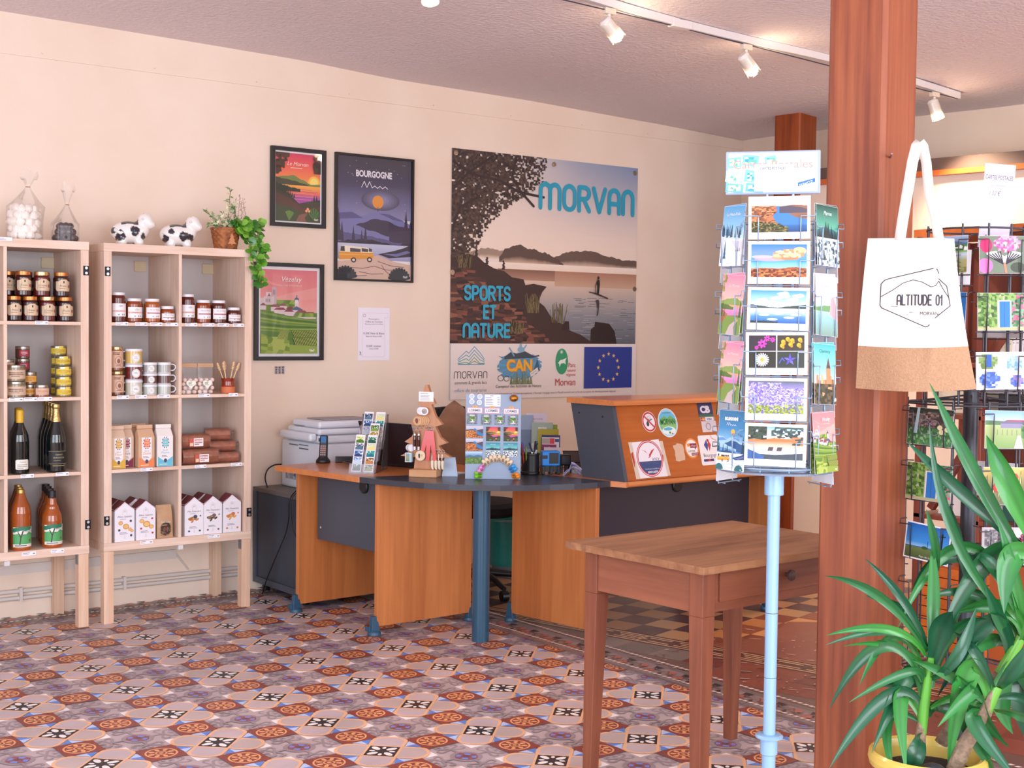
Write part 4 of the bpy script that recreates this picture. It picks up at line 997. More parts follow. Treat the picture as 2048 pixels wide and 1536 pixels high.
for k, path in enumerate([[(.03,-.02,.10), (.06,-.05,.145), (.095,-.07,.13), (.11,-.085,.06)], [(.03,-.03,.10), (.09,-.05,.14), (.135,-.055,.13), (.155,-.06,.07), (.150,-.07,.0)], [(.04,-.04,.10), (.07,-.09,.08), (.08,-.135,.0), (.085,-.14,-.06), (.10,-.14,-.11)], [(.05,-.03,.10), (.10,-.08,.07), (.125,-.12,-.01), (.125,-.135,-.08), (.118,-.14,-.15), (.125,-.14,-.18)], [(.05,-.04,.1), (.085,-.09,.03), (.10,-.135,-.03), (.11,-.14,-.10), (.135,-.14,-.17)], [(.02,-.05,.10), (.04,-.075,.13), (.07,-.09,.10)], [(.06,0,.1), (.12,-.03,.13), (.165,-.03,.15), (.19,-.035,.11)], [(.05,-.05,.1), (.11,-.09,.10), (.15,-.10,.03), (.155,-.11,-.03)]]):
    sprig(b, st, path, 22, .036, .034, G1, 20 + k)
b.build('succulent_leaves', print_mat('succulent_leaf', .3, .2), t); 
iv = MB(); G2 = ['#6f8f5c', '#8aa573', '#dfe0b6', '#5d7f52', '#c9d0a0']
for k, path in enumerate([[(-.02,0,.10), (-.06,-.02,.15), (-.10,-.03,.17), (-.135,-.03,.19)], [(-.02,-.02,.10), (-.07,-.03,.125), (-.115,-.04,.13)], [(0,0,.1), (.01,-.01,.17), (.02,0,.22), (.022,0,.27), (.03,.0,.31)], [(-.01,-.01,.1), (-.04,-.02,.16), (-.02,-.02,.19)], [(0,-.03,.1), (-.02,-.06,.12), (.0,-.07,.13)], [(.02,-.01,.1), (.05,-.01,.18), (.05,.0,.23)]]):
    sprig(iv, st, path, 20, .026, .026, G2, 40 + k, True)
iv.build('ivy_leaves', print_mat('ivy_leaf', .5), t); st.build('stems', mat('stem_brown', '#6a6a38', .7), t)
hb = MB(); r = random.Random(9)
for k in range(5):
    x0 = .03 + .02*k; pts = [(x0*.6+.01, 0, .1), (x0+.0, .0, .18), (x0 + .015*sin(k), .01, .25 + .02*(k % 3))]; hb.tube(pts, .001, 4, '#a88f80')
    for i in range(34):
        q = i/34; p = Vector(pts[0]).lerp(Vector(pts[1]), min(1, q*2)) if q < .5 else Vector(pts[1]).lerp(Vector(pts[2]), q*2-1)
        hb.ball(p + Vector((r.uniform(-.008, .008), r.uniform(-.008, .008), 0)), .003, 5, 3, r.choice(['#c3a59c', '#b59488', '#d2b8ae']))
hb.build('dried_sprigs', PRINT, t)
# ------------------------------------------------------------------ pictures on the back wall
FRB = mat('black_frame', '#19161c', .35)
def wlogo(f, x, y, s, c):
    f.stroke([(x, y+s*.5), (x-s*.5, y), (x-s, y+s*.5), (x-s*.75, y+s*.75), (x-s*.5, y+s*.5), (x, y), (x+s*.5, y+s*.5), (x+s*.75, y+s*.75), (x+s, y+s*.5), (x+s*.5, y), (x, y+s*.5), (x-.2*s, y+s*.7)], s*.16, c)
def framed(label, x0, x1, z0, z1, fwid, border, art, dep=.022):
    t = thing('framed_poster', label, 'poster', (x0, -.002, z0)); w, h = x1-x0, z1-z0
    b = MB()
    for (a, c, e, g) in ((0, 0, w, fwid), (0, h-fwid, w, h), (0, fwid, fwid, h-fwid), (w-fwid, fwid, w, h-fwid)): b.box((a, -dep, c), (e, 0, g))
    b.build('frame', FRB, t)
    f = Flat(5e-5); f.rect(fwid*.8, fwid*.8, w-fwid*.8, h-fwid*.8, '#f0ecef'); k = fwid + border
    art(f, k, k, w-k, h-k); f.build('poster_print', PRINT, t, (0, -.006, 0))
    MB().box((fwid*.8, -.0135, fwid*.8), (w-fwid*.8, -.0125, h-fwid*.8)).build('glass', GLASSP, t)
    return t
def clipx(f, x0, y0, x1, y1):   # keep art inside its rectangle
    out = []
    for pts, fs, col, l in f.p:
        if len(fs) == 1 and not isinstance(col, list) and (min(p[0] for p in pts) < x0 or max(p[0] for p in pts) > x1 or min(p[1] for p in pts) < y0 or max(p[1] for p in pts) > y1):
            q = slab(list(pts), x0, x1)
            if q: q = [(b, a) for a, b in slab([(p[1], p[0]) for p in q], y0, y1)]
            if q: out.append((q, [tuple(range(len(q)))], col, l))
        else: out.append((pts, fs, col, l))
    f.p = out; return f
def sunset_art(f, x0, y0, x1, y1, title=True):
    g = Flat(); W, Hh = x1-x0, y1-y0; X = lambda u: x0+W*u; Y = lambda v: y0+Hh*v
    g.grad(x0, Y(.5), x1, y1, [(0, '#f9c25c'), (.3, '#f58a52'), (.7, '#ee5f5c'), (1, '#d94668')]); g.ell(X(.86), Y(.59), W*.13, W*.13, '#fbc84e', 20); g.ell(X(.86), Y(.59), W*.09, W*.09, '#fde27c', 20)
    g.ridge(x0, x1, [Y(.64), Y(.66), Y(.68), Y(.62), Y(.56), Y(.57)], Y(.4), '#7d8a4a', 2, Hh*.004); g.ridge(x0, x1, [Y(.64), Y(.62), Y(.60), Y(.57), Y(.535), Y(.53)], Y(.4), '#4c4a34', 3, Hh*.01)
    g.grad(x0, Y(.25), x1, Y(.535), [(0, '#c24a9a'), (.35, '#a857b8'), (.6, '#f2765c'), (1, '#f7b54e')])
    for i in range(12): g.rect(X(.30+.03*(i % 4)), Y(.31+.015*i), X(.75+.05*(i % 5)), Y(.315+.015*i), ['#8d4a8e', '#f9a452', '#d9587a'][i % 3])
    g.ridge(x0, X(.55), [Y(.55), Y(.53), Y(.50), Y(.48)], Y(.44), '#2f3527', 5, Hh*.012)
    g.poly([(x0, Y(.56)), (X(.12), Y(.47)), (X(.3), Y(.40)), (X(.52), Y(.27)), (X(.7), Y(.30)), (x1, Y(.34)), (x1, y0), (x0, y0)], '#3a3a2a')
    g.poly([(x0, Y(.42)), (X(.3), Y(.34)), (X(.6), Y(.2)), (x1, Y(.24)), (x1, y0), (x0, y0)], '#5b3a2c'); g.poly([(x0, Y(.25)), (X(.4), Y(.20)), (X(.7), Y(.10)), (x1, Y(.16)), (x1, y0), (x0, y0)], '#3c4a2c')
    g.poly([(X(.45), y0), (X(.52), Y(.10)), (X(.72), Y(.14)), (X(.65), Y(.06)), (X(.7), y0)], '#8a5a48')
    for i in range(9): g.fir(X(.05+.045*i), Y(.46-.014*i), Hh*(.09-.003*i), '#26301f')
    for x in (.86, .92, .97, .80): g.fir(X(x), Y(.31), Hh*.12*(.6+.4*sin(x*30)), '#23301f', .2)
    for k in range(16): a = .9+.08*k; g.stroke([(X(.3), y0+Hh*.02), (X(.3)+W*.16*cos(a), Y(.02)+Hh*.13*sin(a))], W*.018, ['#5f8a3c', '#46702f', '#7ba04a'][k % 3])
    for k in range(16): a = .5+.14*k; g.stroke([(X(.85), Y(.03)), (X(.85)+W*.15*cos(a), Y(.03)+Hh*.18*sin(a))], W*.02, ['#3f6a34', '#2f5529', '#55803f'][k % 3])
    for q in ((.68, .165), (.74, .165), (.71, .195)): g.ell(X(q[0]), Y(q[1]), W*.03, W*.03, '#d98a5a', 10); g.ell(X(q[0]), Y(q[1]), W*.018, W*.018, '#f2b78c', 10)
    g.blobs(110, (x0, Y(.68), X(.3), y1), W*.035, W*.028, ['#3a2a22', '#4c3a26', '#5f3a2a'], 3, lambda x, y: (x-x0)/W < .10+.2*((y-Y(.68))/(Hh*.32))**1.0)
    g.blobs(80, (X(.78), Y(.72), x1, y1-Hh*.02), W*.035, W*.028, ['#3a2a22', '#4c3a26', '#5f3a2a'], 4, lambda x, y: (x-X(.78))/(W*.22) > .25)
    if title: g.text('Le Morvan', X(.48), Y(.82), Hh*.055, '#f6e9e0', w=W*.46, slant=.25); g.lines(X(.32), X(.72), [Y(.785)], Hh*.012, '#f2cdb8'); wlogo(g, X(.9), Y(.03), W*.045, '#f4ece6')
    clipx(g, x0, y0, x1, y1); f.p += [(p, a, c, l+f.l+1) for p, a, c, l in g.p]; f.l += g.l + 1
def van(g, x, y, w, h, c1='#e39a35', c2='#f4e6cf'):
    P = lambda u, v: (x+w*u, y+h*v + h*.12*u)
    g.poly([P(.02, .12), P(0, .42), P(.02, .60), P(.98, .50), P(1, .35), P(.98, .14)], c1)
    g.poly([P(.02, .58), P(.04, .85), P(.12, .95), P(.80, .80), P(.93, .66), P(.98, .48)], c2); g.poly([P(.04, .62), P(.055, .88), P(.16, .90), P(.17, .60)], '#3c3a40')
    for a, b in ((.32, .62), (.65, .84), (.86, .95)): g.poly([P(a, .56), P(a, .80-.05*a), P(b, .76-.06*b), P(b, .53)], '#4a4850')
    g.poly([P(0, .40), P(0, .46), P(1, .38), P(1, .33)], '#f0b65a')
    for a in (.42, .88): q = P(a, .08); g.ell(q[0], q[1], w*.075, h*.15, '#2c2830', 16); g.ell(q[0], q[1], w*.04, h*.08, '#e7dcd2', 14)
def night_art(f, x0, y0, x1, y1, day=False):
    g = Flat(); W, Hh = x1-x0, y1-y0; X = lambda u: x0+W*u; Y = lambda v: y0+Hh*v
    S = [(0, '#8e8db4'), (.3, '#6a6890'), (.55, '#4c4862'), (1, '#47434e')] if not day else [(0, '#7fb4d8'), (.4, '#3f86b4'), (1, '#2f6f98')]
    g.grad(x0, Y(.5), x1, y1, S)
    for k in range(26): r = random.Random(k); g.ell(X(.05+.9*r.random()), Y(.58+.4*r.random()), W*.004, W*.004, '#d8d4e0', 6)
    if not day:
        for k in range(6): g.ell(X(.58), Y(.655), W*(.26-.036*k), Hh*(.085-.011*k), ['#58546f', '#625f7e', '#6d6a8c', '#77759a', '#8180a6', '#8b8ab2'][k], 24)
    g.ell(X(.545), Y(.64), W*.075, W*.075, '#e8983c' if not day else '#f0b050', 24)
    c = ['#7d7cb0', '#5c5888', '#3a3450', '#4b4674', '#2d2a3e'] if not day else ['#9fc6e4', '#5f93c4', '#2f5a8c', '#4a80b4', '#2a4f7a']
    g.ridge(x0, x1, [Y(.57), Y(.56), Y(.52), Y(.555), Y(.56), Y(.50), Y(.47)], Y(.3), c[0], 4, Hh*.004); g.poly([(X(.55), Y(.548)), (X(.70), Y(.545)), (X(.92), Y(.49)), (X(.75), Y(.50)), (X(.68), Y(.52))], c[1]); g.poly([(x0, Y(.53)), (X(.2), Y(.545)), (X(.35), Y(.50)), (X(.15), Y(.49)), (x0, Y(.48))], c[1])
    g.ridge(x0, x1, [Y(.40), Y(.42), Y(.46), Y(.50), Y(.49), Y(.45), Y(.44)], Y(.25), c[2], 6, Hh*.004); g.ridge(x0, X(.7), [Y(.43), Y(.44), Y(.40), Y(.36)], Y(.25), c[0], 7, Hh*.004)
    g.ridge(x0, x1, [Y(.39), Y(.37), Y(.36), Y(.34), Y(.31), Y(.34)], Y(.2), c[1], 8, Hh*.008); g.ridge(x0, x1, [Y(.30), Y(.32), Y(.33), Y(.31), Y(.29), Y(.33)], Y(.2), c[4], 9, Hh*.01)
    g.stroke([(X(.545), Y(.56)), (X(.545), Y(.60))], W*.006, c[4])
    g.grad(x0, Y(.16), x1, Y(.29), [(0, '#9a9cc4'), (1, '#c8cbe4')] if not day else [(0, '#c6def0'), (1, '#e4f0f8')])
    g.poly([(X(.55), Y(.21)), (X(.75), Y(.24)), (X(.9), Y(.27)), (x1, Y(.30)), (x1, Y(.20)), (X(.7), Y(.18))], c[4]); g.poly([(X(.62), Y(.215)), (X(.8), Y(.22)), (X(.95), Y(.25)), (x1, Y(.235)), (X(.8), Y(.195))], '#6f72a8')
    for x, h_ in ((.02, .27), (.07, .16), (.22, .13), (.38, .14), (.33, .10), (.93, .27), (.99, .2)): g.fir(X(x), Y(.31), Hh*h_, c[2] if not day else '#1f4a5c', .14)
    st = '#d9b9a8' if not day else '#eef2f6'
    g.poly([(x0, Y(.14)), (X(.3), Y(.16)), (X(.55), Y(.20)), (X(.75), Y(.155)), (x1, Y(.13)), (x1, y0), (x0, y0)], st)
    for a, b_ in (((.2, .09), (.5, .11)), ((.5, .11), (.8, .08)), ((.3, .06), (.62, .05)), ((.55, .15), (.9, .11)), ((.1, .04), (.4, .03)), ((.6, .12), (.7, .05))): g.stroke([(X(a[0]), Y(a[1])), (X((a[0]+b_[0])/2), Y((a[1]+b_[1])/2-.012)), (X(b_[0]), Y(b_[1]))], W*.008, '#7d5f66' if not day else '#8a94a8')
    van(g, X(.03), Y(.135), W*.46, Hh*.14)
    for cx in (.12, .84):
        for k in range(11): a = .25+.27*k; g.stroke([(X(cx), y0), (X(cx)+W*.14*cos(a), y0+Hh*.095*sin(a))], W*.035, '#22303a' if not day else '#2a6a70')
    g.text('BOURGOGNE', X(.49), Y(.835), Hh*.05, '#8a7f92' if not day else '#e8eef4', w=W*.48, bold=.03); g.text('BOURGOGNE', X(.485), Y(.84), Hh*.05, '#f2edf2', w=W*.48, bold=.03)
    g.stroke([(X(.32+.035*i), Y(.752) + Hh*(.05 if i in (1, 3) else (.0 if i % 2 == 0 else .018))) for i in range(11)], W*.008, '#efe9f0')
    wlogo(g, X(.92), Y(.02), W*.03, '#efe9ee')
    clipx(g, x0, y0, x1, y1); f.p += [(p, a, c_, l+f.l+1) for p, a, c_, l in g.p]; f.l += g.l + 1
def vez_art(f, x0, y0, x1, y1):
    g = Flat(); W, Hh = x1-x0, y1-y0; X = lambda u: x0+W*u; Y = lambda v: y0+Hh*v
    g.grad(x0, Y(.45), x1, y1, [(0, '#eeb2a8'), (.5, '#e88f8e'), (1, '#e08088')]); g.poly([(x0, Y(.62)), (X(.5), Y(.72)), (x1, Y(.80)), (x1, Y(.66)), (X(.5), Y(.62))], '#eaa29c'); g.poly([(x0, Y(.90)), (X(.4), Y(.80)), (X(.2), Y(.82))], '#ec9c98')
    g.poly([(x0, Y(.60)), (X(.3), Y(.62)), (X(.6), Y(.55)), (x1, Y(.46)), (x1, y0), (x0, y0)], '#6f8f3c')
    g.blobs(60, (X(.25), Y(.52), X(.6), Y(.64)), W*.05, W*.035, ['#7fa03c', '#93b048', '#5f8434'], 5)
    c = ['#d9c6c8', '#c7aeb4', '#e6d8d8']
    for (a, b_, z0, z1) in ((.0, .12, .58, .66), (.10, .19, .58, .73), (.20, .28, .58, .79), (.06, .24, .58, .68)): g.rect(X(a), Y(z0), X(b_), Y(z1), c[int(a*50) % 3])
    for x in (.215, .245): g.rect(X(x), Y(.70), X(x+.012), Y(.76), '#8d7480')
    g.poly([(X(.12), Y(.68)), (X(.15), Y(.72)), (X(.18), Y(.68))], '#a8787c')
    for x in (.10, .13, .16): g.ell(X(x), Y(.63), W*.008, Hh*.025, '#8d7480', 8)
    for (a, b_, z) in ((.0, .10, .57), (.18, .34, .555), (.34, .46, .57), (.24, .44, .52), (.45, .60, .53), (.55, .72, .52), (.62, .82, .49), (.76, .98, .47), (.60, .78, .46), (.42, .58, .50)):
        g.rect(X(a), Y(z-.05), X(b_), Y(z), '#e0cdd0'); g.poly([(X(a-.01), Y(z)), (X(a+.04), Y(z+.03)), (X(b_-.04), Y(z+.03)), (X(b_+.01), Y(z))], '#8d4a50')
    g.rect(X(.60), Y(.52), X(.67), Y(.62), '#e0cdd0'); g.poly([(X(.55), Y(.53)), (X(.63), Y(.57)), (X(.74), Y(.53)), (X(.74), Y(.52)), (X(.55), Y(.52))], '#4a5a80'); g.ell(X(.635), Y(.645), W*.04, Hh*.03, '#4a5a80', 14); g.rect(X(.605), Y(.60), X(.665), Y(.645), '#e8dcdc'); g.rect(X(.628), Y(.67), X(.642), Y(.70), '#4a5a80')
    g.blobs(40, (X(.60), Y(.44), x1, Y(.49)), W*.04, W*.03, ['#7fa03c', '#5f8434', '#93b048'], 8)
    g.poly([(x0, Y(.52)), (X(.5), Y(.45)), (x1, Y(.40)), (x1, y0), (x0, y0)], '#5f8438')
    for k in range(7): g.poly([(x0, Y(.50-.035*k)), (X(.5), Y(.44-.028*k)), (x1, Y(.40-.02*k)), (x1, Y(.385-.02*k)), (X(.4), Y(.425-.028*k)), (x0, Y(.48-.035*k))], ['#7c9c40', '#4f7432', '#94ac4a'][k % 3])
    g.poly([(X(.25), Y(.14)), (X(.36), Y(.28)), (X(.5), Y(.285)), (X(.46), Y(.13))], '#b7b860')
    for k in range(9): t = k/8; g.stroke([(X(.25+.21*t), Y(.14-.01*t)), (X(.36+.14*t), Y(.28))], W*.012, '#6b8a34')
    for r_ in ((.54, .20, .98, .27), (.56, .10, 1.0, .185)):
        for k in range(16): t = k/15; g.stroke([(X(r_[0]+(r_[2]-r_[0])*t + .05), Y(r_[1])), (X(r_[0]+(r_[2]-r_[0])*t), Y(r_[3]))], W*.011, '#3f5c2a'); g.stroke([(X(r_[0]+(r_[2]-r_[0])*t + .065), Y(r_[1])), (X(r_[0]+(r_[2]-r_[0])*t+.015), Y(r_[3]))], W*.011, '#b9c060')
    g.poly([(x0, Y(.24)), (X(.2), Y(.18)), (X(.45), Y(.11)), (x1, Y(.09)), (x1, y0), (x0, y0)], '#8aa044'); g.blobs(90, (x0, y0, X(.5), Y(.2)), W*.06, W*.03, ['#7d9a3c', '#98ac4c', '#6b8a34', '#a4b45a'], 6, lambda x, y: (y-y0)/Hh < .24-.2*(x-x0)/W)
    g.text('Vézelay', X(.52), Y(.86), Hh*.06, '#f7ece8', w=W*.36, slant=.25); g.text('COLLINE ÉTERNELLE', X(.5), Y(.805), Hh*.018, '#f4d6d0', w=W*.44); wlogo(g, X(.9), Y(.025), W*.045, '#f2f0ea')
    clipx(g, x0, y0, x1, y1); f.p += [(p, a, c_, l+f.l+1) for p, a, c_, l in g.p]; f.l += g.l + 1
framed('small black framed poster of a red sunset over a lake, titled Le Morvan', 1.065, 1.400, 1.975, 2.405, .021, .009, sunset_art)
framed('large black framed night poster with orange moon and yellow camper van', 1.462, 1.981, 1.693, 2.4055, .012, .0, night_art)
framed('black framed poster of a pink sky over a hilltop village, titled Vézelay', .971, 1.391, 1.246, 1.7765, .021, .016, vez_art)
f = Flat(5e-5); f.rect(0, 0, .212, .300, '#efe9f4'); f.stroke([(.03, .02), (.03, .27), (.20, .27), (.20, .245), (.178, .245), (.178, .02), (.03, .02)], .0008, '#a9a2b4')
for (t_, y, h_, w_) in (('Photocopie à', .232, .008, .07), ("l'Office de Tourisme", .216, .009, .115), ('Photocopy in the Tourist Office', .204, .006, .12), ('0.20€ Noir & Blanc', .148, .012, .140), ('Black & White 0.20€', .133, .008, .105), ('0.50€ couleur', .076, .012, .098), ('Color 0.50€', .062, .008, .06)): f.text(t_, .106, y, h_, '#3f3a46', w=w_)
f.ring(.042, .255, .008, .008, .002, '#8a8494', 12); f.stroke([(.012, .03), (.02, .045), (.012, .05), (.022, .03)], .003, '#8a8494')
o = f.build('paper_notice', PRINT, None, (1.6225, -.0022, 1.2435)); tag(o, 'white A4 photocopy price notice pinned to the wall', 'notice')
f = Flat(5e-5); f.rect(0, 0, .064, .045, '#cfc3c4')
for i in range(4):
    for j in range(3): f.rect(.004+.020*j, .005+.0105*i, .018+.020*j, .010+.0105*i, '#9a8f96', True)
o = f.build('wall_sticker', PRINT, None, (1.098, -.0022, 1.1695)); tag(o, 'small grey sticker sheet on the wall under the village poster', 'sticker')
# the big banner
t = thing('banner', 'large lake banner lettered MORVAN, hung by eyelets on the wall', 'banner', (2.255, -.004, 1.005))
f = Flat(4e-5); BW = 1.495
f.rect(0, 0, BW, BW, '#e9dcd6')
f.poly([(0, .93), (.75, .93), (BW, .93), (BW, 1.2), (BW, BW), (.75, BW), (0, BW), (0, 1.2)], '#efdccf')
for (ax, bx_) in ((0, .5), (.5, 1.0), (1.0, BW)):
    def sky(u, v): # left is pale, upper right blue grey
        k = max(0, min(1, (v-.98)/.5))*max(0, min(1, (u-.2)/1.0)); a, b_ = H('#f1ddcf'), H('#8094b6'); return tuple(a[i]*(1-k)+b_[i]*k for i in range(4))
    for j in range(8):
        v0, v1 = .86 + .635*j/8, .86 + .635*(j+1)/8; f.l += 0
        f.p.append(([(ax, v0), (bx_, v0), (bx_, v1), (ax, v1)], [(0, 1, 2, 3)], [sky(ax, v0), sky(bx_, v0), sky(bx_, v1), sky(ax, v1)], f.l + 1))
f.l += 2
def hill(pts, base, top, foot):
    n = len(pts); f.l += 1
    for (a, b_) in zip(pts, pts[1:]):
        k = .45
        f.p.append(([(a[0], base), (b_[0], base), (b_[0], base+(b_[1]-base)*k), (a[0], base+(a[1]-base)*k)], [(0, 1, 2, 3)], [H(foot), H(foot), H(top), H(top)], f.l))
        f.p.append(([(a[0], base+(a[1]-base)*k), (b_[0], base+(b_[1]-base)*k), (b_[0], b_[1]), (a[0], a[1])], [(0, 1, 2, 3)], [H(top)]*4, f.l))
def rid(xs, ys, n, amp, sd):
    r = random.Random(sd); P = []
    for i in range(n+1):
        x = xs[0] + (xs[-1]-xs[0])*i/n
        for (a, ya), (b_, yb) in zip(zip(xs, ys), zip(xs[1:], ys[1:])):
            if a <= x <= b_ + 1e-6: k = (x-a)/(b_-a); k = k*k*(3-2*k); P.append((x, ya+(yb-ya)*k+(r.random()-.5)*amp)); break
    return P
hill(rid([.1, .25, .45], [.88, .915, .90], 20, .01, 3), .85, '#a08a7a', '#efd8c6')
hill(rid([.70, .95, 1.1, 1.25, 1.38, BW], [.86, .925, .935, .905, .885, .885], 50, .008, 1), .82, '#6a5850', '#f0d2bb')
hill(rid([.36, .40, .50, .62, .72, .80, .90], [.86, .915, .945, .925, .905, .875, .825], 50, .012, 2), .82, '#5c4a44', '#efcdb4')
f.grad(0, .337, BW, .83, [(0, '#5f646e'), (.35, '#8a8d94'), (.62, '#bfb0a8'), (.86, '#e6c8b2'), (1, '#f0ddd0')])
f.grad(.35, .73, .92, .80, [(0, '#b58a74'), (1, '#7d5a50')]); f.grad(.80, .70, BW, .80, [(0, '#c9a790'), (1, '#b07f68')]); f.grad(0, .795, BW, .835, [(0, '#f1dccb'), (1, '#f5e6da')])
r = random.Random(4)
for k in range(90): u = .9 + .58*r.random(); v = .35 + .28*r.random(); f.rect(u, v, min(BW, u+.03+.08*r.random()), v+.003, r.choice(['#4c525e', '#a9aab0', '#70757f']), .25)
f.l += 1
f.poly([(0, .865), (.06, .86), (.13, .875), (.20, .86), (.25, .825), (.32, .795), (.40, .78), (.46, .745), (.55, .735), (.565, .70), (.63, .71), (.735, .695), (.70, .66), (.67, .60), (.72, .57), (.77, .51), (.84, .47), (.905, .455), (.93, .42), (1.02, .395), (1.09, .36), (1.13, .337), (0, .337)], '#3b2829')
f.blobs(420, (0, .34, 1.08, .86), .030, .009, ['#6b4038', '#5a3430', '#7d4a3e', '#4a3030', '#2b1d20', '#8a5a48'], 6, lambda x, y: y < .86-.62*max(0, x-.12)/1.0 - .06 - (.05 if x > .6 else 0), 7)
f.poly([(1.10, .337), (1.105, .43), (1.135, .45), (1.14, .48), (1.20, .475), (1.26, .47), (1.31, .42), (1.33, .337)], '#2f2425'); f.poly([(.86, .42), (.88, .48), (.92, .48), (.925, .43)], '#2f2022')
for (x, v, n_) in ((.185, .865, 6), (.265, .822, 4), (.392, .795, 5)):
    for k in range(n_): f.ell(x+.004*(k % 2), v + .011*k, .013-.0015*k, .0065, '#33262a', 10, 0, .3)
r = random.Random(8)
for (cx, cy, n_, hh) in ((.63, .53, 40, .12), (.83, .47, 24, .13), (.10, .79, 22, .1), (.50, .40, 30, .08)):
    f.l += 1
    for k in range(n_): x = cx + r.uniform(-.05, .05); f.stroke([(x, cy), (x+r.uniform(-.03, .03), cy+hh*r.uniform(.5, 1))], .0035, r.choice(['#8a7a54', '#5c4f38', '#6d6244']), True)
def fol(x, v):
    lim = [(1.495, .74), (1.40, .70), (1.33, .72), (1.27, .60), (1.2, .46), (1.08, .30), (.98, .22), (.93, .21), (.87, .10), (.85, .03)]
    for (va, la), (vb, lb) in zip(lim, lim[1:]):
        if vb <= v <= va: L_ = lb + (la-lb)*(v-vb)/(va-vb); return x < L_ and r.random() < 1.12 - .60*(x/L_)**2.0
    return False
f.blobs(9000, (.0, .84, .76, BW), .0085, .0068, ['#3a2c2e', '#4a3a36', '#2f2426', '#5c4a40', '#463634'], 3, fol, 5)
f.l += 1
for P in ([(0, 1.42), (.15, 1.35), (.35, 1.33), (.50, 1.27), (.70, 1.25)], [(.0, 1.25), (.12, 1.36), (.3, 1.47)], [(.48, 1.48), (.45, 1.36), (.52, 1.27), (.62, 1.19)], [(0, 1.0), (.06, 1.15), (.2, 1.22)]): f.stroke(P, .016, '#33272a', True)
f.caps('MORVAN', .674, 1.187, .148, .775, .030, '#2b9fc0', .30); f.caps('SPORTS', .104, .603, .078, .335, .017, '#2ea6c9', .28); f.caps('ET', .245, .492, .072, .085, .017, '#2ea6c9', .3); f.caps('NATURE', .095, .378, .075, .345, .017, '#2ea6c9', .28)
f.poly([(1.078, .668), (1.12, .660), (1.24, .628), (1.245, .636), (1.15, .664), (1.085, .674)], '#4a3a3a'); f.poly([(1.145, .655), (1.150, .71), (1.143, .735), (1.150, .752), (1.168, .75), (1.170, .72), (1.163, .655)], '#2b2326'); f.ell(1.158, .763, .008, .011, '#2b2326', 10); f.stroke([(1.148, .74), (1.135, .715), (1.130, .66)], .005, '#2b2326'); f.poly([(1.14, .62), (1.155, .56), (1.146, .51), (1.16, .53), (1.168, .60), (1.16, .625)], '#433c42')
# logo strip
f.grad(0, 0, BW, .337, [(0, '#e6d8d2'), (1, '#ebdfda')])
for k in range(5):
    y = .318 - .022*k; P = [(.055+.004*k*0, y-.075+.004*k*3.2), (.115, y-.028), (.135, y-.040), (.175, y), (.215, y-.035), (.25, y-.075+.004*k*3.2)]
    P = [(a, max(.212+.004*(4-k), b_)) for a, b_ in P]; f.stroke(P, .005, ['#5c9cc4', '#58a5bf', '#5aaead', '#6aa890', '#8aa678'][k])
f.stroke([(.058, .210), (.248, .210)], .005, '#5c9cc4')
f.caps('MORVAN', .028, .128, .040, .242, .0045, '#4a4348', .3); f.text('sommets & grands lacs', .150, .092, .019, '#7d747a', w=.238); f.text('office de tourisme', .150, .045, .021, '#96a0b8', w=.238)
r = random.Random(5)
f.l += 1
for k in range(60): a = 2*pi*k/60; q = 1+.18*r.random(); f.poly([(.52, .20), (.52+.155*q*cos(a), .20+.075*q*sin(a)), (.52+.155*q*cos(a+.12), .20+.075*q*sin(a+.12))], r.choice(['#5c96bb', '#5691b6', '#60a0c4']), .1)
f.poly([(.40, .255), (.45, .285), (.50, .275), (.56, .290), (.62, .265), (.64, .25), (.40, .24)], '#3c4a58'); f.ell(.53, .30, .028, .018, '#88b4cc', 12); f.poly([(.515, .305), (.52, .335), (.535, .336), (.535, .31)], '#88b4cc'); f.stroke([(.555, .31), (.57, .328)], .010, '#88b4cc'); f.stroke([(.44, .31), (.475, .262)], .010, '#7ba9c0'); f.stroke([(.36, .26), (.42, .235)], .003, '#5a6470'); f.ring(.375, .125, .022, .017, .004, '#4a5560', 14); f.ring(.42, .122, .02, .016, .004, '#4a5560', 14)
f.stroke([(.62, .255), (.67, .262)], .008, '#33414c'); f.poly([(.63, .17), (.66, .245), (.68, .17)], '#3a5f78')
for k in range(8): f.fir(.455+.022*k, .085, .06+.012*(k % 3), '#7a8a62' if k % 2 else '#68785a', .2)
f.text('CAN', .52, .168, .068, '#d98a1e', w=.20, bold=.055); f.text('CAN', .516, .170, .068, '#f4b02c', w=.20, bold=.03); f.poly([(.60, .155), (.66, .19), (.668, .165), (.608, .130)], '#e9e0da'); f.text('MORVAN', .634, .154, .010, '#8a6a5a', w=.045, rot=.5)
f.text('Comptoir des Activités de Nature', .515, .066, .018, '#4a4248', w=.355)
f.ell(.857, .225, .050, .082, '#2f9a6a', 28); f.poly([(.825, .215), (.845, .235), (.87, .238), (.895, .25), (.885, .228), (.888, .205), (.875, .215), (.85, .212), (.838, .19), (.835, .21)], '#eef2ec')
for k in range(4): f.stroke([(.853 + .012*cos(k*.785), .285 + .012*sin(k*.785)), (.853 - .012*cos(k*.785), .285 - .012*sin(k*.785))], .0025, '#eef2ec')
for (q, y, h_, w_) in (('Parc', .188, .028, .058), ('naturel', .160, .018, .068), ('régional', .132, .018, .075)): f.text(q, .970, y, h_, '#c0454a', w=w_, al='r')
f.text('Morvan', .970, .072, .046, '#c0454a', w=.165, al='r')
f.rect(1.043, .050, 1.455, .318, '#2c3f94')
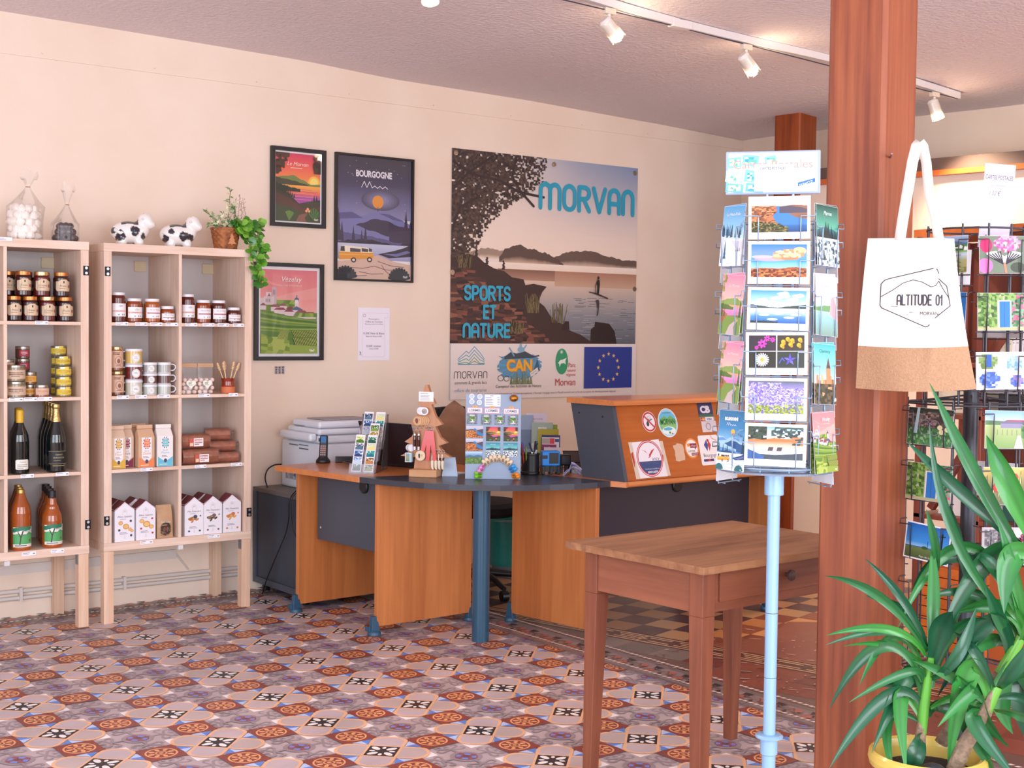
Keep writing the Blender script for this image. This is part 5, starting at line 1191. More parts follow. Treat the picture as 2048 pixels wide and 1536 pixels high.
for k in range(12):
    a = 2*pi*k/12; cx, cy = 1.25 + .088*cos(a), .184 + .088*sin(a); f.poly([(cx + (.015 if i % 2 == 0 else .006)*cos(pi/2 + i*pi/5), cy + (.015 if i % 2 == 0 else .006)*sin(pi/2 + i*pi/5)) for i in range(10)], '#ecc06a')
f.text("Cette opération est cofinancée par l'Union européenne. L'Europe s'engage dans le Massif central avec le fonds européen de développement régional.", .76, .024, .012, '#7d7378', w=1.12)
clipx(f, 0, 0, BW, BW); f.build('banner_print', VINYL, t, (0, -.001, 0)); MB().box((0, -.0009, 0), (BW, .002, BW)).build('backing', mat('banner_back', '#dcd0cb', .6), t)
EY = mat('nickel_eyelet', '#b5a58f', .3, .85)
for (x, y) in ((.028, 1.468), (.78, 1.462), (1.468, 1.462), (.012, .76), (1.48, .70), (.028, .030), (.735, .022), (1.468, .026)):
    b = MB(); b.lathe([(.006, -.002), (.008, .001), (.015, .0005), (.016, -.002)], n=16, cap=False); b.lathe([(.0, .0005), (.0065, .0008)], n=12)
    b.build('eyelet', EY, t, (x, -.0055, y), (pi/2, 0, 0))
# ------------------------------------------------------------------ reception desks
CHX = wood('cherry_flat', '#d98a52', '#c97742', axis=0, rough=.3, fine=50, coarse=5, bump=.02, coat=.2)
CHZ = wood('cherry_upright', '#cf8148', '#b96d3a', axis=2, rough=.38, fine=40, coarse=5, bump=.02)
SLATE = mat('slate_laminate', '#4a505c', .42, var=.12, scale=300, bump=.05, bscale=400); SLATET = mat('slate_worktop', '#3c3f4a', .28, var=.12, scale=300)
BLUEG = mat('blue_grey_column', '#23506a', .3, coat=.3); FOOTM = mat('blue_grey_plastic', '#2f5570', .4)
ZD = .735; TK = .026
def slab_part(name, poly, z0, z1, m, parent, bev=.004):
    return MB().prism(poly, z0, z1).build(name, m, parent, bevel=bev)
def foot(parent, x, y, rz):
    b = MB(); b.lathe([(.030, 0), (.032, .006), (.030, .018), (.024, .024)], n=18)
    b.hexa([(-.014, -.024, .02), (.014, -.024, .02), (.014, .024, .02), (-.014, .024, .02)], [(-.011, -.010, .092), (.011, -.010, .092), (.011, .016, .092), (-.011, .016, .092)])
    b.hexa([(-.005, .02, .02), (.035, .02, .02), (.035, .03, .02), (-.005, .03, .02)], [(-.005, .005, .045), (.035, .02, .04), (.035, .03, .04), (-.005, .03, .045)])
    return b.build('foot', FOOTM, parent, (x, y, 0), (0, 0, rz), bevel=.002)
def upright(parent, p, q, z0=.043, z1=ZD-TK-.0004, th=.024, m=CHZ, feet=((.012, .0), (1, 0)), name='end_panel'):
    p, q = Vector((*p, 0)), Vector((*q, 0)); d = (q-p).normalized(); n = Vector((-d.y, d.x, 0)); L = (q-p).length
    b = MB(); b.box((0, 0, z0), (L, th, z1)); o = b.build(name, m, parent, tuple(p), (0, 0, math.atan2(d.y, d.x)), bevel=.002)
    for k, (s, _) in enumerate(feet): foot(o, s*L + (-.012 if k == 0 else .004), th/2, pi/2 if k == 0 else -pi/2)
    return o
F0, F1, K_, B0 = (.813, -.556), (.905, -1.219), (1.685, -1.399), (1.60, -.498)
da = thing('desk', 'cherry desk with slate modesty panel beside the printer cabinet', 'desk')
def sub(a, b): return (a[0]-b[0], a[1]-b[1])
slab_part('worktop', [F0, F1, K_, B0][::1], ZD-TK, ZD, CHX, da)
upright(da, (.893, -.662), (1.55, -.629)); upright(da, (.950, -1.316), (1.50, -1.300))
q = upright(da, (.955+.03, -.690), (.995+.03, -1.270), .368, ZD-TK-.0004, .018, SLATE, (), 'modesty_panel')
MB().lathe([(.0, .012), (.028, .012), (.034, .008), (.035, 0)], n=24).build('cable_grommet', BLKP, q, (.405, -.0, .672), (pi/2, 0, 0))
MB().lathe([(0, .003), (.005, .002), (.006, 0)], n=10).build('screw_cap', mat('pale_cap', '#a9b2bf', .4), q, (.03, -.001, .43), (pi/2, 0, 0))
# grey quarter-round worktop with its column
lk = thing('corner_worktop', 'slate grey curved corner worktop on a blue column leg', 'desk')
arc_ = [(.9065, -1.2215), (.918, -1.276), (.940, -1.352), (.976, -1.462), (1.030, -1.580), (1.098, -1.682), (1.178, -1.768), (1.268, -1.835), (1.367, -1.888), (1.476, -1.930), (1.594, -1.960), (1.72, -1.974), (1.8045, -1.9665)]
slab_part('worktop', arc_ + [(K_[0]-.0015, K_[1]-.002)], ZD-TK, ZD, SLATET, lk, .002)
MB().lathe([(.0395, 0), (.0395, .70), (.0395, ZD-TK-.0004)], n=32).build('column_leg', BLUEG, lk, (1.283, -1.676, 0))
db = thing('counter_desk', 'long cherry counter desk with dark modesty panel behind the old table', 'desk')
slab_part('worktop', [(K_[0]+.001, K_[1]), (1.807, -1.969), (1.842, -2.034), (3.0, -2.0), (3.03, -1.21), (1.72, -1.20)], ZD-TK, ZD, CHX, db)
MB().tube([(1.846, -2.034, ZD-TK/2), (2.998, -2.0, ZD-TK/2)], TK/2, 12).build('front_edge', CHX, db)
upright(db, (1.651, -1.425), (1.722, -1.965), feet=((.0, 0), (1.0, 0)))
upright(db, (2.935, -1.965), (2.975, -1.25), feet=((.06, 0), (1, 0)))
q = upright(db, (1.735, -1.845), (2.93, -1.800), .335, ZD-TK-.0004, .018, mat('dark_modesty_panel', '#34313c', .45), (), 'modesty_panel')
MB().lathe([(.0, .012), (.028, .012), (.034, .008), (.035, 0)], n=24).build('cable_grommet', BLKP, q, (.64, -.0, .668), (pi/2, 0, 0))
# raised counter front standing on the desk
rs = thing('counter_riser', 'sloping cherry counter front covered in stickers on the desk', 'counter', (1.873, -2.020, ZD + .0003), .03)
SLP = math.atan2(.09, .348)
prof = [(-.015, 0), (.275, 0), (.365, .348), (.078, .348)]
for x in (-.042, 1.09): MB().prism(prof, x, x+.022, axis=0).build('side_panel', SLATE, rs, bevel=.002)
sp = bpy.data.objects[[o.name for o in rs.children if o.name.startswith('side_panel')][0]]
for (y, z) in ((.14, .293), (.305, .303)): MB().lathe([(0, .003), (.004, .0025), (.005, 0)], n=10).build('screw_cap', BLKP, sp, (-.042, y, z), (0, -pi/2, 0))
MB().hexa([(-.019, 0.004, .001), (1.089, .004, .001), (1.089, .024, .001), (-.019, .024, .001)], [(-.019, .094, .3475), (1.089, .094, .3475), (1.089, .114, .3475), (-.019, .114, .3475)]).build('front_board', wood('cherry_front', '#c06a2c', '#ac5a24', axis=0, rough=.35, fine=40, coarse=5, bump=.02), rs)
fb = [o for o in rs.children if o.name.startswith('front_board')][0]
tp = [(.046, .3485), (.372, .3485), (.372, .374), (.062, .374), (.050, .370), (.044, .361)]
MB().prism(tp, -.062, 1.13, axis=0).build('counter_top', CHX, rs, bevel=.002)
MB().box((-.019, .114, .001), (1.089, .27, .018)).build('base_board', CHX, rs)
def sticker(fl, x, y, label, dz=0): return fl.build('sticker', VINYL, fb, (x, .004 + y*sin(SLP) - .0006 - dz, y*cos(SLP) + .001), (-SLP, 0, 0), label)
f = Flat(6e-5); f.ell(0, 0, .047, .050, '#f0e8ea', 32); f.ring(0, 0, .041, .043, .008, '#c63a46', 36); f.stroke([(-.012, -.016), (-.010, .004), (-.002, .012)], .004, '#3a3038'); f.ell(-.012, -.010, .009, .012, '#4a3e46', 12); f.stroke([(-.002, .004), (.018, .012)], .005, '#6a6068'); f.ring(.0, .020, .010, .008, .0012, '#8a8088', 14); f.stroke([(-.030, .028), (.030, -.028)], .007, '#c63a46'); sticker(f, .196, .273, 'round no smoking sticker')
f = Flat(6e-5); f.ell(0, 0, .066, .071, '#e9eff2', 40); g = Flat(6e-5); f.ell(0, 0, .062, .067, '#a8d8ea', 40); f.ell(0, .02, .055, .035, '#6cc0e0', 30); f.poly([(-.058, .005), (-.045, .022), (-.02, .034), (.0, .022), (.02, .036), (.045, .022), (.058, .008), (.05, -.03), (0, -.04), (-.05, -.03)], '#6db36a'); f.poly([(-.052, -.01), (-.02, .012), (.02, .002), (.055, .0), (.048, -.032), (-.04, -.036)], '#8cc67a'); f.ell(0, -.038, .045, .020, '#e6f1ea', 24); f.ell(-.005, -.030, .03, .008, '#5cb4d8', 16)
f.text('MORVAN', .0, -.008, .026, '#1f5a2c', w=.098, bold=.03); f.text('Parc de Découverte', 0, .046, .008, '#2a6a9a', w=.06); f.ell(.004, -.048, .006, .006, '#2f8a4a', 10); f.rect(.014, -.056, .026, -.050, '#c8606a'); sticker(f, .320, .264, 'oval green and blue Morvan sticker')
f = Flat(6e-5)
for (a, y0, y1, c) in ((0, .285, .355, '#4a4358'), (.004, .262, .284, '#a89aa0'), (.008, .208, .262, '#d8cdd2')): f.rect(a, y0, a+.105, y1, c)
f.rect(0, .285, .105, .297, '#2f6a4a'); f.rect(.0, .297, .105, .355, '#353a64'); f.text('CB', .050, .306, .032, '#e8e2ea', w=.07, bold=.06); f.rect(.008, .264, .038, .282, '#b8342e'); f.ell(.028, .273, .010, .008, '#e0922e', 12); f.text('MasterCard', .022, .270, .005, '#f2e8e0', w=.026); f.rect(.042, .264, .10, .283, '#e8e6ee'); f.text('VISA', .07, .268, .010, '#2a4a9a', w=.04, bold=.03); f.ring(.055, .236, .016, .016, .004, '#9a8f96', 18); sticker(f, .543, 0, 'payment card stickers, CB on top')
f = Flat(6e-5); f.poly([(-.012, .175), (.215, .172), (.232, .004), (.002, .0)], '#d8c6b4'); f.poly([(.010, .172), (.190, .182), (.212, .002), (.03, .002)], '#ece6ec'); f.poly([(-.006, .12), (.008, .13), (.012, .08), (.004, .05)], '#b8412e'); f.poly([(.188, .12), (.205, .10), (.198, .07)], '#c8703a')
f.ell(.112, .093, .086, .088, '#c23a48', 40); f.ell(.112, .093, .082, .084, '#ece6ec', 40); f.ell(.112, .093, .079, .081, '#c23a48', 40); f.ell(.112, .093, .074, .076, '#efe9ef', 40)
f.poly([(.112+.074*cos(t), .093+.076*sin(t)) for t in [R(190 + 160*i/20) for i in range(21)]], '#3a4f80'); f.poly([(.062, .138), (.09, .128), (.108, .108), (.13, .130), (.152, .138), (.136, .122), (.122, .108), (.118, .10), (.100, .094), (.112, .104), (.098, .118), (.08, .130)], '#c2303c')
f.text('ancv', .150, .082, .018, '#4a5478', w=.048); f.text('CHÈQUE-VACANCES', .118, .066, .010, '#5a6488', w=.09); f.text('Une idée pour en profiter sur', .118, .040, .007, '#e0e4f0', w=.095); f.text('ancv.com', .118, .024, .013, '#f2f2f8', w=.065, bold=.02); sticker(f, .048, .006, 'large white holiday voucher sticker with red oval', .001)
f = Flat(6e-5); r = random.Random(3); f.poly([(.0 + r.uniform(-.006, .006), .075*k/6) for k in range(7)] + [(.012*k + r.uniform(-.003, .003), .078 + r.uniform(-.004, .006)) for k in range(1, 5)] + [(.064 + r.uniform(-.004, .004), .075 - .075*k/6) for k in range(7)] + [(.056 - .012*k, r.uniform(-.005, .003)) for k in range(4)], '#d8b49a'); sticker(f, .334, .078, 'pale scraped sticker remains')
f = Flat(6e-5); f.ell(0, 0, .048, .050, '#e98a3c', 32); f.ell(0, 0, .040, .042, '#f0e9e6', 32); f.poly([(-.030, .022), (-.006, .026), (-.004, .012), (-.028, .008)], '#e98a3c'); f.rect(-.010, .002, .036, .024, '#8a2f4a'); f.text('village', .012, .009, .008, '#e8d8dc', w=.036); f.poly([(.018, .002), (.026, -.008), (.030, .002)], '#8a2f4a'); f.text('Lormes', -.004, -.018, .014, '#3a3440', w=.046); f.rect(-.008, -.036, .040, -.022, '#8a2f4a'); f.text('FRANCE', .016, -.033, .008, '#e8d8dc', w=.04); sticker(f, .455, .133, 'round orange Lormes sticker')
f = Flat(6e-5); f.poly([(0, .006), (.006, 0), (.134, 0), (.140, .006), (.140, .142), (.134, .148), (.006, .148), (0, .142)], '#ece6e8'); f.poly([(.055, .125), (.035, .10), (.055, .068), (.065, .10)], '#3a4f90'); f.poly([(.070, .125), (.085, .10), (.070, .068), (.062, .10)], '#c23a48'); f.ell(.066, .122, .008, .008, '#c23a48', 12); f.text('Bourgogne', .075, .040, .018, '#3f3a46', w=.105); f.rect(.018, .018, .048, .030, '#3a3a70'); f.rect(.048, .018, .068, .030, '#c23a48'); f.rect(.068, .018, .09, .030, '#3a3a70'); f.stroke([(.09, .148), (.10, .13), (.125, .12)], .003, '#c86a70'); sticker(f, .508, .045, 'white Bourgogne sticker')
# ------------------------------------------------------------------ cabinet, printer, floor cables
cb = thing('rolling_cabinet', 'slate grey cabinet on castors carrying the printer', 'cabinet', (.965, -.02, 0))
SLD = mat('slate_dark', '#3a4250', .45, var=.1, scale=200)
MB().box((0, -.56, .545), (.60, 0, .567)).build('top', mat('slate_grey_top', '#6b625f', .45), cb, bevel=.002)
for (a, c) in (((0, -.56, .052), (.60, 0, .085)), ((0, -.56, .085), (.022, -.525, .545)), ((0, -.03, .085), (.022, 0, .545)), ((.578, -.56, .085), (.60, 0, .545)), ((.01, -.012, .085), (.58, 0, .545))): MB().box(a, c).build('frame', SLATE, cb)
MB().box((.008, -.525, .085), (.02, -.03, .545)).build('side_panel', SLD, cb); MB().box((.022, -.556, .088), (.578, -.545, .543)).build('door', SLATE, cb)
for x in (.05, .55):
    for y in (-.50, -.06):
        b = MB(); b.tube([(x-.012, y, .024), (x+.012, y, .024)], .024, 16); b.box((x-.016, y-.012, .024), (x+.016, y+.012, .052)); b.build('castor', BLKP, cb)
pr = thing('printer', 'white office printer with scanner lid behind the desk', 'printer', (1.115, -.055, .5675))
PW = mat('printer_white', '#dde1ea', .35); PG = mat('printer_grey', '#9a94a0', .5)
W_p, D_p = .40, .415
def pb(n, a, c, m=PW, bv=.012): return MB().box(a, c).build(n, m, pr, bevel=bv)
pb('body', (0, -D_p, 0), (W_p, 0, .255)); pb('upper_body', (.0, -D_p, .256), (W_p, -.04, .300)); pb('scanner', (-.004, -D_p-.004, .301), (W_p+.004, -.075, .335)); pb('document_feeder', (-.004, -D_p-.003, .336), (W_p, -.13, .372)); pb('feed_tray', (.06, -D_p+.05, .3725), (W_p-.05, -.17, .378), PG, .003)
pb('control_panel', (-.045, -D_p+.02, .268), (-.001, -.06, .310)); pb('output_slot', (-.002, -.26, .338), (.06, -.14, .36), PG, .002)
for (y0, y1, z0, z1) in ((-.30, -.20, .215, .222), (-.19, -.09, .23, .236), (-.30, -.20, .235, .24)): MB().box((-.0015, y0, z0), (.001, y1, z1)).build('vent', mat('printer_gap', '#5c6478', .5), pr)
for z in (.256, .301, .336): MB().box((-.003, -D_p-.0045, z-.001), (W_p-.01, -D_p+.0, z+.0015)).build('seam', PG, pr)
f = Flat(6e-5); f.rect(0, 0, .12, .07, '#a7adba'); f.blobs(30, (.005, .005, .115, .065), .008, .008, ['#5c6070', '#8d93a2', '#c2c6d0'], 3); f.build('sticker', PRINT, pr, (-.0012, -.05, .045), (0, 0, -pi/2))
def cable(name, pts, r, label, m=None):
    P = []; n = len(pts); V = [Vector(p) for p in pts]
    for i in range(n-1):
        p0, p1, p2, p3 = V[max(0, i-1)], V[i], V[i+1], V[min(n-1, i+2)]
        for k in range(6): t = k/6; P.append(.5*((2*p1) + (p2-p0)*t + (2*p0-5*p1+4*p2-p3)*t*t + (3*p1-p0-3*p2+p3)*t**3))
    P.append(V[-1]); o = MB().tube(P, r, 7).build(name, m or BLKP); return tag(o, label, 'cable')
cable('cable', [(.99, -.14, .57), (.985, -.12, .62), (1.02, -.08, .66), (1.07, -.06, .68), (1.113, -.06, .682)], .004, 'black looped cable rising from the cabinet top to the printer')
cable('cable', [(1.112, -.40, .62), (1.0, -.47, .60), (.93, -.50, .55), (.94, -.47, .45), (.948, -.42, .36), (.955, -.30, .22), (.956, -.2, .09), (.955, -.15, .004)], .003, 'thin black cable hanging down the cabinet side to the floor')
cable('cable', [(1.112, -.42, .64), (1.0, -.50, .60), (.935, -.51, .55), (.945, -.50, .42), (.947, -.52, .38), (.948, -.575, .32)], .0025, 'thin black cable looping back behind the desk end panel')
# ------------------------------------------------------------------ things on the desks
z = ZD + .0004
ph = thing('cordless_phone', 'black cordless phone upright in its charging base', 'phone', (1.085, -.565, z), R(-40))
b = MB(); b.lathe([(.036, 0), (.038, .006), (.036, .014), (.026, .026), (.022, .034)], n=20, ry=.9); b.build('base', BLKP, ph)
b = MB(); b.hexa([(-.022, -.012, .012), (.022, -.012, .012), (.022, .014, .012), (-.022, .014, .012)], [(-.020, .014, .140), (.020, .014, .140), (.020, .034, .140), (-.020, .034, .140)]); b.build('handset', BLKP, ph, bevel=.006)
f = Flat(5e-5); f.rect(-.014, .085, .014, .118, '#2b6fa8')
for i in range(3):
    for j in range(5): f.rect(-.014+.010*i, .02+.011*j, -.006+.010*i, .027+.011*j, '#b08a80', True)
f.build('keypad', PRINT, ph, (0, -.0135, .02), (-.2, 0, 0)); MB().box((-.026, .008, .108), (-.018, .022, .125)).build('clip', BLKP, ph, bevel=.002)
o = MB().box((-.058, -.025, 0), (.058, .025, .030)).build('power_adapter', BLKP, None, (1.205, -.60, z), (0, 0, R(-25)), bevel=.003); tag(o, 'black brick power adapter lying behind the coiled cable', 'power adapter')
P = []
for i in range(90): a = i*.24; q = .055 + .012*sin(i*.37); P.append((1.165 + q*1.25*cos(a) + .0006*i, -.735 + q*.7*sin(a), z + .005 + .006*(1+sin(i*.21)) + (.022 if 22 < i < 34 else 0)))
o = MB().tube(P, .003, 6).build('cable', mat('grey_cable', '#4a403e', .5)); tag(o, 'loosely coiled dark cable beside the cordless phone', 'cable')
lp = thing('laptop', 'open black laptop seen from behind at the photo strips', 'laptop', (1.30, -.905, z), R(-72))
MB().box((-.17, .0, 0), (.17, .235, .018)).build('base', BLKP, lp, bevel=.004)
MB().hexa([(-.17, -.006, .012), (.17, -.006, .012), (.17, .004, .012), (-.17, .004, .012)], [(-.17, -.085, .225), (.17, -.085, .225), (.17, -.078, .227), (-.17, -.078, .227)]).build('lid', mat('laptop_lid', '#2a2026', .4), lp, bevel=.003)
# photo strip stand
ss = thing('photo_strip_stand', 'clear acrylic stand holding colourful photo strips', 'display stand', (.948, -1.052, z), R(-48))
for k in range(3):
    y0, z0_ = .005 + .062*k, .0 + .052*k
    b = MB(); b.hexa([(0, y0, z0_+.002), (.125, y0, z0_+.002), (.125, y0+.003, z0_+.002), (0, y0+.003, z0_+.002)], [(0, y0+.012, z0_+.045), (.125, y0+.012, z0_+.045), (.125, y0+.015, z0_+.045), (0, y0+.015, z0_+.045)])
    b.hexa([(0, y0+.028, z0_), (.125, y0+.028, z0_), (.125, y0+.031, z0_), (0, y0+.031, z0_)], [(0, y0+.105, z0_+.165), (.125, y0+.105, z0_+.165), (.125, y0+.108, z0_+.165), (0, y0+.108, z0_+.165)])
    b.box((0, y0, z0_), (.125, y0+.03, z0_+.003)); b.build('tier', ACRYL, ss)
for x in (0, .122): MB().prism([(0, 0), (.235, 0), (.262, .27), (.225, .27), (.13, .0), (.0, .003)], x, x+.003, axis=0).build('side', ACRYL, ss)
def strip_flat(sd, w=.047, h=.19):
    f = Flat(4e-5); f.rect(0, 0, w, h, '#f2f0f4'); r = random.Random(sd); n = 5
    pal = [('#c7d94a', '#4c7a2a'), ('#bfe0c8', '#f2e08a'), ('#d8324e', '#8a1c34'), ('#2f8a6a', '#1c5a48'), ('#c8a04a', '#8a6a2c'), ('#5a8ac8', '#c8d8ea'), ('#3a6a3a', '#8aa84a'), ('#4a86c4', '#2a4a7a'), ('#8a5a2c', '#c88a4a'), ('#2f4a6a', '#5a7a94'), ('#3fae9c', '#2a7a8a')]
    for k in range(n):
        a, c = pal[(sd*3 + k*2) % len(pal)]; y0 = .006 + k*(h-.012)/n; y1 = y0 + (h-.012)/n - .004
        f.grad(.004, y0, w-.004, y1, [(0, c), (.5, a), (1, a)]); f.blobs(30, (.004, y0, w-.004, y1), .003, .003, [a, c, '#f0efe6'], sd*7+k); f.ridge(.004, w-.004, [y0+.012, y0+.018, y0+.010], y0, c, k+sd, .004, 10)
    return f
for k, (x, t_, lab) in enumerate([(.006, 0, 'photo strip with pink flower panel in the front tier of the stand'), (.066, 0, 'photo strip with blue bottom panel in the front tier, nearest the wooden tree'), (.060, 1, 'photo strip with dark leafy top panel in the middle tier of the stand'), (.010, 2, 'photo strip in the rear tier, nearer the printer'), (.070, 2, 'photo strip in the rear tier, nearer the wooden tree')]):
    f = strip_flat(k+1); b = MB(); b.box((0, .0002, 0), (.047, .0008, .19), '#f2f0f4'); f.into(b); o = b.build('photo_strip', GLOSSP)
    y0, z0_ = .005 + .062*t_, .052*t_; th = math.atan2(.077, .165)
    o.matrix_world = Matrix.Translation(ss.location) @ Matrix.Rotation(R(-48), 4, 'Z') @ Matrix.Translation((x, y0 + .019, z0_ + .0045)) @ Matrix.Rotation(-th, 4, 'X'); tag(o, lab, 'photo strip', 'photo strips in the acrylic stand')
# wooden tree with key rings
TREEW = wood('tree_wood', '#c99068', '#b87c56', axis=2, rough=.5, fine=40, coarse=4, bump=.04); TREEB = wood('tree_block', '#dca878', '#c48a5c', axis=0, rough=.5, fine=40, coarse=4, bump=.04)
TO = Vector((1.20, -1.345, z)); TRZ = R(-51)
tr = thing('display_tree', 'flat wooden tree display stand hung with key rings', 'display stand', tuple(TO), TRZ)
MB().box((-.067, -.065, 0), (.067, .065, .034)).build('base', TREEB, tr, bevel=.002)
half = [(.058, .0345), (.052, .088), (.124, .093), (.085, .115), (.062, .145), (.105, .160), (.07, .185), (.045, .235), (.08, .246), (.045, .285), (.025, .338), (.043, .343), (.020, .385), (.006, .430)]
MB().prism(half + [(-x, y) for x, y in reversed(half)], -.016, .016, axis=1).build('tree_board', TREEW, tr)
f = Flat(5e-5); f.rect(-.036, .352, .036, .398, '#f2f0f4'); f.lines(-.028, .028, [.390, .380, .374, .368, .360], .002, '#8a8590', 3); f.build('price_card', PRINT, tr, (0, -.0175, 0))
CHR = mat('chrome', '#c8c4c4', .15, 1); RED = mat('red_vinyl', '#d5221f', .3, coat=.4); WOODD = mat('light_wood_disc', '#d9a878', .5, var=.2, scale=20)
def hang(name, label, cat, bits, x, zz, group=None):
    t = thing(name, label, cat, tuple(TO + Matrix.Rotation(TRZ, 3, 'Z') @ Vector((x, -.0165, zz))), TRZ, group)
    for n, b, m in bits: b.build(n, m, t)
    return t
def ring_b(r=.011, zc=0, y=-.004): return MB().tube([(r*cos(a*.45), y + .002*sin(a*.9), zc + r*sin(a*.45)) for a in range(15)], .0012, 5)
b = MB(); c = MB()
for k in range(4): b.tube([(.0+.008*k, -.004-.006*k, 0), (.0+.008*k, -.009-.006*k, 0)], .0185, 20)
for k in range(4): c.tube([(.008*k, -.0092-.006*k, 0), (.008*k, -.0096-.006*k, 0)], .013, 16)
hang('badge_stack', 'stack of round white badges on the wooden tree', 'badge', [('peg', MB().tube([(0, .002, 0), (.02, -.03, 0)], .002, 6), CHR), ('badges', b, mat('badge_white', '#eae6e8', .3)), ('badge_faces', c, mat('badge_face', '#b9a7a2', .4, var=.5, scale=60))], -.024, .308)
b = MB(); 
for k in range(5): b.tube([(.02-.008*k, -.002-.005*k, 0), (.02-.008*k, -.0062-.005*k, 0)], .0215, 22)
f = Flat(6e-5); f.poly([(-.010, .010), (-.002, .013), (.003, .008), (.004, -.004), (.0, -.013), (-.006, -.012), (-.011, -.002)], '#7a4030'); f.stroke([(.006, .008), (.010, .006), (.012, .002)], .0015, '#7a4030'); q = MB(); f.into(q, Matrix.Translation((-.012, -.0270, 0)))
hang('wooden_disc_keyrings', 'stack of round wooden disc key rings on the wooden tree', 'key ring', [('discs', b, WOODD), ('burnt_print', q, PRINT), ('ring', ring_b(.010, -.028), CHR)], -.022, .262)
for k in range(2):
    hang('bottle_keyring', 'dark little bottle key ring hanging %s under the wooden discs' % ['nearer the laptop', 'nearer the red straps'][k], 'key ring', [('ring', ring_b(.010), CHR), ('cap', MB().lathe([(.006, -.034), (.0075, -.030), (.0075, -.022), (.003, -.012)], n=10, c=(0, -.010, 0)), CHR), ('bottle', MB().lathe([(.0075, -.082), (.008, -.05), (.0065, -.034)], n=10, c=(0, -.010, 0)), mat('cola_glass', '#3a1210', .1, coat=.5)), ('foot', MB().lathe([(.0085, -.098), (.0085, -.082)], n=10, c=(0, -.010, 0)), CHR)], -.052 + .020*k, .222)
for k in range(3):
    a = (-.10, -.02, .06)[k]; b = MB(); b.hexa([(-.008+a*.35, -.010-.003*k, -.150), (.008+a*.35, -.010-.003*k, -.150), (.008+a*.35, -.013-.003*k, -.150), (-.008+a*.35, -.013-.003*k, -.150)], [(-.013, -.008-.003*k, -.010), (.013, -.008-.003*k, -.010), (.013, -.011-.003*k, -.010), (-.013, -.011-.003*k, -.010)])
    hang('red_strap_keyring', 'glossy red strap key ring, %s of the bunch' % ['nearest the bottles', 'middle', 'nearest the clogs'][k], 'key ring', [('ring', ring_b(.011), CHR), ('strap', b, RED)], .012 + .009*k, .226)
b = MB(); b.tube([(.0, -.004, 0), (.012, -.016, 0)], .017, 20); f = Flat(6e-5); f.ell(0, 0, .0165, .0165, '#e8e4e4', 20); f.ell(0, 0, .012, .012, '#9aa08c', 16); f.ell(-.002, 0, .005, .008, '#b85c40', 10); q = MB(); f.into(q, Matrix.Translation((-.002, -.0075, 0)))
hang('round_mirror_keyring', 'round white framed mirror key ring above the photo cube', 'key ring', [('case', b, mat('white_plastic', '#e6e2e6', .3)), ('face', q, PRINT)], -.078, .133)
b = MB(); b.box((-.016, -.030, -.022), (.016, -.004, .022)); f = Flat(6e-5); f.rect(-.016, -.022, .016, .022, '#cfd8dc'); f.grad(-.012, -.018, .004, .018, [(0, '#6a8a5a'), (.5, '#a89a6a'), (1, '#8a9aa0')]); f.rect(.004, -.018, .012, .018, '#8fc4dc'); q = MB(); f.into(q, Matrix.Translation((0, -.0303, 0)))
hang('photo_cube_keyring', 'pale blue photo cube key ring low on the wooden tree', 'key ring', [('cube', b, mat('pale_blue_plastic', '#9fb4c0', .3)), ('photo', q, PRINT)], -.076, .089)
b = MB(); b.tube([(0, -.010, -.03), (.0, -.016, -.03)], .024, 22); f = Flat(6e-5); f.poly([(-.010, .006), (-.004, .010), (0, .004), (-.002, -.012), (-.008, -.010)], '#3a3430'); f.poly([(.004, .006), (.010, .008), (.012, -.002), (.006, -.006)], '#e0b43c'); q = MB(); f.into(q, Matrix.Translation((0, -.0164, -.03)))
hang('painted_disc_keyring', 'wooden disc key ring with painted figure beside the red straps', 'key ring', [('ring', ring_b(.012), CHR), ('disc', b, mat('pale_wood_disc', '#e4cdb0', .5)), ('painting', q, PRINT)], -.022, .128)
CLOGW = mat('bare_wood_clog', '#ead9c2', .5)
def clog_mb(s=1):
    b = MB(); b.grid(12, 10, lambda u, v: (lambda a, x: ((x)*s, (-.35*s*.02 + (.0095*(1-.25*x/.02))*cos(a)*s*(1 if x > -.02 else .9)) , (.006+.0075*sin(a)*(1 - .35*max(0, (x)/.024)) + max(0, x-.012)*.35)*s))(2*pi*u, -.022 + .046*v) if 0 < v < 1 else ((-.022 if v == 0 else .026)*s, 0, (.006 if v == 0 else .010)*s))
    return b
for k in range(4):
    b = clog_mb(); b.xf(Matrix.Translation((0, -.016, -.060)) @ Matrix.Rotation(pi/2, 4, 'Y'))
    hang('clog_keyring', 'tiny pale clog key ring, number %s of the bunch from the red straps' % ['one', 'two', 'three', 'four'][k], 'key ring', [('ring', ring_b(.010), CHR), ('chain', MB().tube([(0, -.010, -.010), (0, -.014, -.040)], .0015, 5), CHR), ('clog', b, CLOGW)], .034 + .0165*k, .118)
b = MB(); b.hexa([(0, 0, 0), (.075, 0, 0), (.075, .003, 0), (0, .003, 0)], [(.012, .02, .088), (.063, .02, .088), (.063, .023, .088), (.012, .023, .088)]); b.hexa([(.0, .055, 0), (.075, .055, 0), (.075, .058, 0), (0, .058, 0)], [(.012, .022, .088), (.063, .022, .088), (.063, .025, .088), (.012, .025, .088)])
o = b.build('folded_card', mat('pale_blue_card', '#c3d4ec', .6), None, (1.253, -1.395, z), (0, 0, R(-35))); tag(o, 'folded pale blue card standing behind the wooden tree', 'card')
o = MB().box((0, 0, 0), (.075, .10, .006)).build('paper_pile', PAPW, None, (1.345, -1.375, z), (0, 0, .3)); tag(o, 'small pile of white papers behind the magnet board', 'papers')
